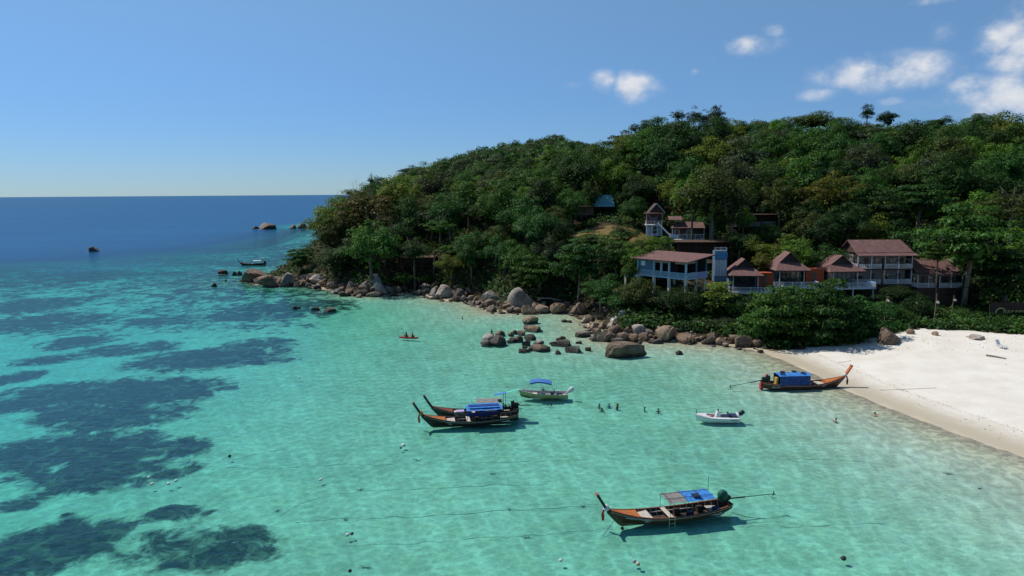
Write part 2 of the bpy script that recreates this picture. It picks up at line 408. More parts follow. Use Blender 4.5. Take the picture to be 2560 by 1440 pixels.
# bare ochre slope beside the upper huts
def bare_slope(x, y):
    a = P(1500, 575, 186); b = P(1590, 575, 184)
    q1 = ((x - a.x) / 8) ** 2 + ((y - a.y) / 6.5) ** 2; q2 = ((x - b.x) / 7) ** 2 + ((y - b.y) / 6) ** 2
    return np.clip(1.3 - np.minimum(q1, q2), 0, 1)
V = np.stack([GX.ravel(), GY.ravel(), GZ.ravel()], 1)
FQ = grid_faces(len(gx), len(gy))
zc = S_.ravel()[FQ].mean(1); bc = _bn.ravel()[FQ].mean(1)
kinds = np.where(zc < 0, 0, np.where(bc > .5, 1, 2))
def part_mesh(name, sel):
    f = FQ[sel]; u, inv = np.unique(f, return_inverse=True)
    me = np_mesh(name, V[u], inv.reshape(f.shape), smooth=True); return me, u

# seabed
m = MT('seabed_sand'); m.flat = True; p = m.pos()
n1 = m.noise(.35, 6, .6, p); n2 = m.noise(2.2, 4, .6, p, 1.2); n3 = m.noise(.06, 4, .5, p)
sand = m.mix(m.ramp(n1, .3, .72), (.78, .73, .58), (.90, .87, .75))
sand = m.mix(m.ramp(n2, .5, .72, 0, .35), sand, (.46, .45, .34))
rf = m.attr('reef')
edge = m.noise(.13, 7, .62, p, .6); fine = m.noise(.9, 5, .7, p)
mid_ = m.noise(.38, 5, .65, p, .5)
val = m.math('ADD', m.math('ADD', rf, m.math('MULTIPLY', m.math('SUBTRACT', edge, .5), 2.0)), m.math('ADD', m.math('MULTIPLY', m.math('SUBTRACT', fine, .5), .7), m.math('MULTIPLY', m.math('SUBTRACT', mid_, .5), 2.3)))
rm = m.ramp(val, -.34, .44)
shw = m.attr('inland'); sand = m.mix(m.ramp(m.math('ADD', shw, m.math('MULTIPLY', n1, 3.0)), -9, 1.0), sand, (.64, .61, .42)); sand = m.mix(m.ramp(shw, -3.2, -.2), sand, (.47, .41, .30))
weed = m.mix(m.ramp(fine, .35, .65), (.012, .022, .024), (.085, .088, .062))
heads = m.noise(.5, 5, .7, p, .8); weed = m.mix(m.ramp(heads, .50, .66, 0, .8), weed, (.22, .22, .15))
m.put(m.bsdf.inputs['Base Color'], m.mix(rm, sand, weed)); m.bsdf.inputs['Roughness'].default_value = .95; m.bsdf.inputs['Specular IOR Level'].default_value = 0
m.l.new(m.bump(m.math('ADD', m.math('MULTIPLY', rm, m.math('MULTIPLY', fine, 1.2)), m.math('MULTIPLY', n2, .25)), .5, .3), m.bsdf.inputs['Normal'])
me, u = part_mesh('seabed', kinds == 0); fattr(me, 'reef', reef_field(V[u, 0], V[u, 1])); fattr(me, 'inland', S_.ravel()[u])
seabed = tag(obj('seabed', me, m.m), 'pale sandy sea floor with dark beds of weed and coral', kind='structure')

# beach
m = MT('beach_sand'); m.flat = True; p = m.pos()
n1 = m.noise(.25, 6, .6, p); n2 = m.noise(3.5, 5, .65, p); n3 = m.noise(.8, 4, .6, p)
c = m.mix(m.ramp(n1, .3, .7), (.625, .575, .495), (.69, .65, .575))
c = m.mix(m.ramp(n2, .6, .8, 0, .14), c, (.45, .40, .33))
wet = m.math('ADD', m.attr('inland'), m.math('MULTIPLY', m.math('SUBTRACT', n3, .5), 2.2))
wm = m.ramp(wet, 1.2, 7.5, 1, 0)
c = m.mix(wm, c, (.45, .39, .285))
c = m.mix(m.ramp(wet, .3, 1.0, .5, 0), c, (.47, .41, .30))
wr = m.math('SUBTRACT', wet, 6.6); line = m.math('MULTIPLY', m.ramp(m.math('ABSOLUTE', wr), .0, .5, 1, 0), m.ramp(n2, .5, .62))
c = m.mix(m.math('MULTIPLY', line, .75), c, (.20, .15, .10))
# footprints and scuffs: dug-over texture
v = m.N('ShaderNodeTexVoronoi', feature='F1'); v.inputs['Scale'].default_value = 1.7; m.l.new(p, v.inputs['Vector'])
foot = m.math('MULTIPLY', m.ramp(v.outputs['Distance'], .0, .32, 1, 0), m.ramp(n1, .42, .6))
m.put(m.bsdf.inputs['Base Color'], c); m.bsdf.inputs['Specular IOR Level'].default_value = .25
m.put(m.bsdf.inputs['Roughness'], m.math('SUBTRACT', .95, m.math('MULTIPLY', wm, .5)))
dry = m.math('SUBTRACT', 1, wm)
m.l.new(m.bump(m.math('MULTIPLY', dry, m.math('ADD', m.math('MULTIPLY', n2, .7), m.math('MULTIPLY', foot, -1.0))), .38, .12), m.bsdf.inputs['Normal'])
me, u = part_mesh('beach', kinds == 1); fattr(me, 'inland', S_.ravel()[u])
beach = tag(obj('beach', me, m.m), 'bright white sand beach sloping to the clear water', kind='structure')

# hillside
m = MT('hill_soil'); p = m.pos()
n1 = m.noise(.3, 6, .6, p); n2 = m.noise(2.0, 5, .65, p)
c = m.mix(m.ramp(n1, .3, .7), (.030, .026, .016), (.075, .055, .030))
c = m.mix(m.ramp(n2, .5, .7, 0, .6), c, (.025, .035, .012))
ochre = m.mix(m.ramp(n2, .3, .7), (.14, .08, .032), (.27, .175, .075))
ochre = m.mix(m.ramp(n1, .45, .62, 0, .75), ochre, (.10, .11, .035))
c = m.mix(m.ramp(m.attr('bare'), .15, .5), c, ochre)
lowsand = m.mix(m.ramp(n1, .3, .7), (.42, .34, .22), (.55, .48, .34))
c = m.mix(m.math('MULTIPLY', m.ramp(m.attr('inland'), 1.0, 3.4, 1, 0), m.ramp(n2, .35, .55)), c, lowsand)
m.put(m.bsdf.inputs['Base Color'], c); m.bsdf.inputs['Roughness'].default_value = .95; m.bsdf.inputs['Specular IOR Level'].default_value = .1
m.l.new(m.bump(n2, .8, .4), m.bsdf.inputs['Normal'])
me, u = part_mesh('hillside', kinds == 2); fattr(me, 'bare', bare_slope(V[u, 0], V[u, 1])); fattr(me, 'inland', S_.ravel()[u])
hillside = tag(obj('hillside', me, m.m), 'steep wooded hillside above the rocky shore', kind='structure')

# sea surface
wx = graded(-150, 235, 2.2, -34000, 34000, 1.3); wy = graded(26, 330, 2.2, -250, 44000, 1.22)
WX, WY = np.meshgrid(wx, wy, indexing='ij')
me = np_mesh('sea', np.stack([WX.ravel(), WY.ravel(), np.zeros(WX.size)], 1), grid_faces(len(wx), len(wy)), smooth=True)
od = opt_depth(WX.ravel(), WY.ravel()); fattr(me, 'depth', od)
m = MT('sea_water'); m.n.remove(m.bsdf); m.flat = True; p = m.pos()
dep = m.attr('depth')
# how much light the column lets through, per colour
def trans(k): return m.math('EXPONENT', m.math('MULTIPLY', dep, -k))
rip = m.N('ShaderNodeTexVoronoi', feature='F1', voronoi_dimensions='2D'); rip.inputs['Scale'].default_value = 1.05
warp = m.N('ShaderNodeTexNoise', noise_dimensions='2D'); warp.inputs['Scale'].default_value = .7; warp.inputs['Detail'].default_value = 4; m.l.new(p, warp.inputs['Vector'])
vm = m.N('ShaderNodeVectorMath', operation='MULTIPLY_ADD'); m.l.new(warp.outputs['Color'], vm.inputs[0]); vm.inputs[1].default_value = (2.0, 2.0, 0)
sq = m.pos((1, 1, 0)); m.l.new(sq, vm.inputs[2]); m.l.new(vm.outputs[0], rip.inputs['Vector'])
caustic_tint = m.ramp(rip.outputs['Distance'], .22, .70, 0, 1)           # caustic net of sunlight painted into the water's transmission colour
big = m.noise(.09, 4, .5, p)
lens = m.math('ADD', .82, m.math('MULTIPLY', caustic_tint, .18))
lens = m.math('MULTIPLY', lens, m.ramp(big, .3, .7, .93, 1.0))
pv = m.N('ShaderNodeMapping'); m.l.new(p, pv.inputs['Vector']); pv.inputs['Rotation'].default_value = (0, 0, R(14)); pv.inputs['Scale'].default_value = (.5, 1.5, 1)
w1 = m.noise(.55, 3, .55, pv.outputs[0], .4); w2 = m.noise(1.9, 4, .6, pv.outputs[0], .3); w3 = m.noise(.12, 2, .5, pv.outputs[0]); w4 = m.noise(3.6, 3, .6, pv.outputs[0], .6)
lens = m.math('MULTIPLY', lens, m.ramp(w4, .36, .64, .91, 1.0))  # light and dark ripple bands are painted into the transmission as well
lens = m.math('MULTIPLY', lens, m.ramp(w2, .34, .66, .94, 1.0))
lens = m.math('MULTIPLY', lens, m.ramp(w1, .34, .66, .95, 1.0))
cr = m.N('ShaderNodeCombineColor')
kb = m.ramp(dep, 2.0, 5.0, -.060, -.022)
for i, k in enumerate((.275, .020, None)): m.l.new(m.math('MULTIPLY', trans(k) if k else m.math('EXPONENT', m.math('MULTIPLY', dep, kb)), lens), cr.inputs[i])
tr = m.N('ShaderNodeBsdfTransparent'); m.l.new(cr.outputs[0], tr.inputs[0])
df = m.N('ShaderNodeBsdfDiffuse')
upc = m.mix(m.ramp(dep, 3, 34), (.015, .24, .28), (.008, .078, .19)); m.l.new(m.mix(m.math('MULTIPLY', m.ramp(m.noise(.011, 6, .65, pv.outputs[0], .6), .35, .65), .38), upc, (.004, .055, .135)), df.inputs[0])
scat = m.math('SUBTRACT', 1, m.math('EXPONENT', m.math('MULTIPLY', dep, -.036)))
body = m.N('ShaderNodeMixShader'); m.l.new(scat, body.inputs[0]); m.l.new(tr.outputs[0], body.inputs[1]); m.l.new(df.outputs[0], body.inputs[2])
# wind ripples: long crests running with the breeze
hgt = m.math('ADD', m.math('MULTIPLY', w1, .55), m.math('ADD', m.math('MULTIPLY', w2, .22), m.math('MULTIPLY', w3, .8)))
bn = m.bump(hgt, .30, .5)
gl = m.N('ShaderNodeBsdfGlossy'); gl.inputs['Roughness'].default_value = .13; gl.inputs['Color'].default_value = (.7, .78, .9, 1); m.l.new(bn, gl.inputs['Normal'])
fr = m.N('ShaderNodeFresnel'); fr.inputs['IOR'].default_value = 1.33; m.l.new(bn, fr.inputs['Normal'])
frc = m.math('MINIMUM', fr.outputs[0], .24)
surf = m.N('ShaderNodeMixShader'); m.l.new(frc, surf.inputs[0]); m.l.new(body.outputs[0], surf.inputs[1]); m.l.new(gl.outputs[0], surf.inputs[2])
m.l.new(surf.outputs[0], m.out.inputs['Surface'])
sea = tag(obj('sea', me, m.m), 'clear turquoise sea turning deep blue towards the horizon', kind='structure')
# ------------------------------------------------------------------ vegetation
def leaf_mat(name, dark, lite, trans=.22, tip=None):
    m = MT(name)
    g = m.N('ShaderNodeNewGeometry')
    oi = m.N('ShaderNodeObjectInfo')
    f = g.outputs['Random Per Island']
    c = m.mix(m.math('POWER', f, 1.7), dark, lite)
    if tip: c = m.mix(m.ramp(f, .86, .97), c, tip)
    h = m.N('ShaderNodeHueSaturation'); m.l.new(c, h.inputs['Color'])
    m.l.new(m.math('MULTIPLY_ADD', oi.outputs['Random'], .03, .495), h.inputs['Hue'])
    m.l.new(m.math('MULTIPLY_ADD', oi.outputs['Random'], .6, .68), h.inputs['Value'])
    c = h.outputs[0]
    m.put(m.bsdf.inputs['Base Color'], c); m.bsdf.inputs['Roughness'].default_value = .6; m.bsdf.inputs['Specular IOR Level'].default_value = .12
    t = m.N('ShaderNodeBsdfTranslucent'); tcol = m.mix(.5, c, (lite[0] * 1.5, lite[1] * 1.5, lite[2] * .6)); m.l.new(tcol, t.inputs[0])
    x = m.N('ShaderNodeMixShader'); x.inputs[0].default_value = trans
    m.l.new(m.bsdf.outputs[0], x.inputs[1]); m.l.new(t.outputs[0], x.inputs[2]); m.l.new(x.outputs[0], m.out.inputs['Surface'])
    return m.m
LEAF = {
    'dark green': leaf_mat('leaf_dark_green', (.011, .030, .010), (.048, .100, .024)),
    'deep green': leaf_mat('leaf_deep_green', (.015, .044, .012), (.064, .145, .030)),
    'mid green': leaf_mat('leaf_mid_green', (.024, .064, .013), (.098, .190, .034)),
    'bright green': leaf_mat('leaf_bright_green', (.048, .110, .015), (.165, .285, .040)),
    'yellow green': leaf_mat('leaf_yellow_green', (.060, .095, .013), (.205, .250, .038)),
    'olive': leaf_mat('leaf_olive', (.030, .046, .013), (.115, .145, .038)),
    'rusty brown': leaf_mat('leaf_rusty', (.040, .038, .013), (.150, .120, .036)),
    'grey green': leaf_mat('leaf_grey_green', (.028, .044, .024), (.105, .135, .066)),
    'golden': leaf_mat('leaf_golden', (.06, .075, .013), (.21, .205, .035)),
}
m = MT('bark'); v = m.objco((1, 1, .25)); f = m.noise(3.0, 6, .65, v)
m.put(m.bsdf.inputs['Base Color'], m.mix(m.ramp(f, .3, .7), (.075, .058, .042), (.20, .165, .125))); m.bsdf.inputs['Roughness'].default_value = .9
m.l.new(m.bump(f, .6, .08), m.bsdf.inputs['Normal']); BARK = m.m
BARE = flat_mat('dead_wood', (.36, .32, .27), .85, .3, 3)

def leaves(cent, nrm, size, rng, aspect=.55, fold=.18):
    """a folded leaf-shaped quad at every centre"""
    n = len(cent)
    nrm = nrm / np.linalg.norm(nrm, axis=1, keepdims=True)
    a = rng.normal(size=(n, 3)); a -= (a * nrm).sum(1, keepdims=True) * nrm; a /= np.linalg.norm(a, axis=1, keepdims=True)
    b = np.cross(nrm, a); s = size.reshape(-1, 1)
    p0 = cent - a * s * .5; p2 = cent + a * s * .5
    p1 = cent + b * s * aspect * .5 + nrm * s * fold; p3 = cent - b * s * aspect * .5 + nrm * s * fold
    v = np.stack([p0, p1, p2, p3], 1).reshape(-1, 3)
    return v
def crown_mesh(name, seed, Rr=5.0, H=4.0, clumps=48, cr=1.6, per=62, leaf=.5, flat=.72, low=-.35, layered=False, spiky=0.0, core=110):
    rng = np.random.default_rng(seed)
    cs = []
    for i in range(clumps):
        d = rng.normal(size=3); d /= np.linalg.norm(d)
        if d[2] < low: d[2] = -d[2] * .6
        k = rng.uniform(.62, 1.0) if i % 5 else rng.uniform(.2, .6)
        lump = 1 + .22 * math.sin(3 * math.atan2(d[1], d[0]) + seed) * (1 - abs(d[2])) + rng.uniform(-.12, .12)
        c = np.array([d[0] * Rr * k * lump, d[1] * Rr * k * lump, d[2] * H * k + spiky * H * rng.random() * (1 - math.hypot(d[0], d[1]))])
        if layered: c[2] = (round(c[2] / H * 3.2) / 3.2) * H + rng.uniform(-.12, .12)
        cs.append((c, cr * rng.uniform(.65, 1.25)))
    C, Nn, S = [], [], []
    for c, r in cs:
        k = int(per * (r / cr) ** 2)
        d = rng.normal(size=(k, 3)); d /= np.linalg.norm(d, axis=1, keepdims=True)
        d[:, 2] = np.where(d[:, 2] < -.25, -d[:, 2], d[:, 2])
        rad = r * rng.uniform(.55, 1.05, (k, 1))
        C.append(c + d * rad * np.array([1, 1, flat * (.55 if layered else 1)])); Nn.append(d * .9 + np.array([0, 0, .55]) + rng.normal(size=(k, 3)) * .34)
        S.append(leaf * rng.uniform(.55, 1.3, k))
    # shaded heart of the crown
    d = rng.normal(size=(core, 3)); d /= np.linalg.norm(d, axis=1, keepdims=True)
    C.append(d * np.array([Rr, Rr, H]) * rng.uniform(.15, .62, (core, 1))); Nn.append(d + rng.normal(size=(core, 3)) * .5); S.append(np.full(core, Rr * .28) * rng.uniform(.6, 1.2, core))
    C = np.concatenate(C); Nn = np.concatenate(Nn); S = np.concatenate(S)
    v = leaves(C, Nn, S, rng, .62)
    me = np_mesh(name, v, np.arange(len(v)).reshape(-1, 4))
    return me
def trunk_mesh(name, seed, limbs=6, h=6.0, r=.28, spread=3.0, rise=3.0, bend=.5):
    """origin at the crown's foot; stem runs down, limbs run up into the crown"""
    rg = random.Random(seed); mb = MB()
    bx, by = rg.uniform(-bend, bend), rg.uniform(-bend, bend)
    mb.tube([(bx, by, -h), (bx * .7, by * .6, -h * .55), (bx * .2, by * .2, -h * .15), (0, 0, rise * .35), (rg.uniform(-.4, .4), rg.uniform(-.4, .4), rise)], [r * 1.5, r * 1.1, r, r * .75, r * .25], 7)
    for i in range(limbs):
        a = 2 * math.pi * i / limbs + rg.uniform(-.4, .4); z0 = rg.uniform(-h * .12, rise * .4); L = spread * rg.uniform(.6, 1.1)
        p1 = (math.cos(a) * L * .45, math.sin(a) * L * .45, z0 + rise * rg.uniform(.2, .45)); p2 = (math.cos(a + .2) * L, math.sin(a + .2) * L, z0 + rise * rg.uniform(.4, .95))
        mb.tube([(0, 0, z0), p1, p2], [r * .6, r * .38, r * .12], 5)
        p3 = (p1[0] + math.cos(a - .7) * L * .4, p1[1] + math.sin(a - .7) * L * .4, p1[2] + rise * .3); mb.tube([p1, p3], [r * .3, r * .1], 4)
    return mb.mesh(name, True)
KINDS = {   # crown, its half sizes, look words
    'domed': [crown_mesh('crown_domed', 11 + i, 5.0, 4.6, 54, 1.75, 100, .42, low=-.2) for i in range(4)],
    'lumpy': [crown_mesh('crown_lumpy', 31 + i, 5.0, 5.2, 32, 2.1, 150, .43, low=-.4) for i in range(3)],
    'airy': [crown_mesh('crown_airy', 51 + i, 5.0, 4.8, 60, 1.25, 62, .40, core=70) for i in range(3)],
    'tall': [crown_mesh('crown_tall', 71 + i, 3.2, 6.0, 44, 1.25, 58, .46, low=-.7) for i in range(2)],
    'feathery': [crown_mesh('crown_feathery', 81 + i, 2.6, 5.2, 60, .9, 46, .42, flat=1.5, spiky=.6, core=20) for i in range(2)],
    'layered': [crown_mesh('crown_layered', 91 + i, 5.0, 3.8, 64, 1.4, 76, .44, layered=True, core=90) for i in range(3)],
    'shrubby': [crown_mesh('crown_shrubby', 101 + i, 2.6, 2.0, 30, .95, 62, .36, low=-.1, core=60) for i in range(3)],
}
DIMS = {'domed': (5.5, 5.2), 'lumpy': (5.7, 5.9), 'airy': (5.3, 5.3), 'tall': (3.6, 6.6), 'feathery': (2.8, 6.2), 'layered': (5.4, 4.0), 'shrubby': (2.9, 2.3)}
TRUNK = [trunk_mesh('trunk', 5 + i) for i in range(4)]
TREES = []          # everything planted, for the labels
def plant(kind, colour, crown_c, sx, sz, rz=None, name='tree', base=None, rg=random):
    """crown centre in the world, its half width and half height in metres"""
    c = Vector(crown_c); dw, dh = DIMS[kind]
    me = rg.choice(KINDS[kind]); gz = float(terrain(np.array([c.x]), np.array([c.y]))[0])
    base = Vector((c.x, c.y, max(gz, -.1)))
    rt = empty(name, base, rg.uniform(0, 6.28) if rz is None else rz)
    cr = bpy.data.objects.new('crown', me); link(cr, rt)
    cr.location = (0, 0, c.z - base.z); cr.scale = (sx / dw, sx / dw, sz / dh)
    if len(me.materials) == 0: me.materials.append(LEAF[colour])
    cr.material_slots[0].link = 'OBJECT'; cr.material_slots[0].material = LEAF[colour]
    foot = c.z - sz * .35; tm = rg.choice(TRUNK)
    tr = bpy.data.objects.new('trunk', tm); link(tr, rt)
    if len(tm.materials) == 0: tm.materials.append(BARK)
    tr.location = (0, 0, foot - base.z); ln = max(.4, foot - base.z + .3)
    w = max(.35, min(1.3, sx / 5.5)); tr.scale = (sx / 5.5, sx / 5.5, ln / 6.0)
    TREES.append(dict(o=rt, kind=kind, colour=colour, c=c, sx=sx, sz=sz, name=name))
    return rt
def plant_px(px, top, bot, D, wpx, kind, colour, label=None, name='tree'):
    """crown spanning rows top..bot and wpx wide in the photo, standing D metres away"""
    k = ppm(D / math.cos(PITCH)) ; cz = P(px, (top + bot) / 2, D)
    o = plant(kind, colour, cz, wpx / k / 2, (bot - top) / k / 2 * 1.03, name=name)
    if label: o['label'] = label
    TREES[-1]['hand'] = True
    return o

skyline = [(700, 700), (790, 560), (820, 505), (840, 490), (870, 472), (930, 450), (990, 428), (1030, 415), (1080, 410), (1130, 404), (1200, 398), (1300, 392), (1400, 372), (1460, 360), (1480, 362), (1520, 350), (1570, 327), (1620, 303), (1680, 292), (1760, 290), (1830, 296),
           (1900, 290), (1980, 282), (2050, 284), (2140, 302), (2220, 300), (2300, 308), (2330, 300), (2440, 292), (2500, 292), (2560, 288), (3200, 285)]
SKX = [a for a, _ in skyline]; SKY = [b for _, b in skyline]
def sky_y(px): return float(np.interp(px, SKX, SKY))
# windows through which the buildings, the bare slope and the beach stay in sight: px box, distance
KEEP = [(1575, 618, 1825, 720, 144), (1805, 640, 2060, 735, 140), (2040, 585, 2440, 740, 150), (1600, 500, 1700, 585, 180), (1660, 540, 1765, 610, 176), (1470, 480, 1530, 525, 200), (1445, 545, 1615, 600, 182),
        (1420, 505, 1480, 548, 195), (1700, 595, 1840, 640, 160), (1830, 530, 1945, 570, 178), (990, 600, 1090, 650, 196), (2290, 570, 2320, 615, 160), (2200, 720, 2560, 850, 146), (1620, 455, 1632, 480, 205)]
FOOT = []           # building footprints: no trunks there
for px, py, D, r in ((1690, 680, 147, 9), (1760, 660, 150, 7), (1855, 690, 147, 6), (1975, 690, 147, 6), (2100, 690, 148, 6), (2200, 660, 154, 9), (2330, 700, 152, 9), (1640, 560, 186, 5), (1710, 580, 180, 6), (1505, 520, 206, 5), (1450, 530, 200, 4), (1040, 640, 202, 7), (1890, 550, 184, 6), (1760, 620, 164, 8)):
    p = P(px, py, D); FOOT.append((p.x, p.y, r))
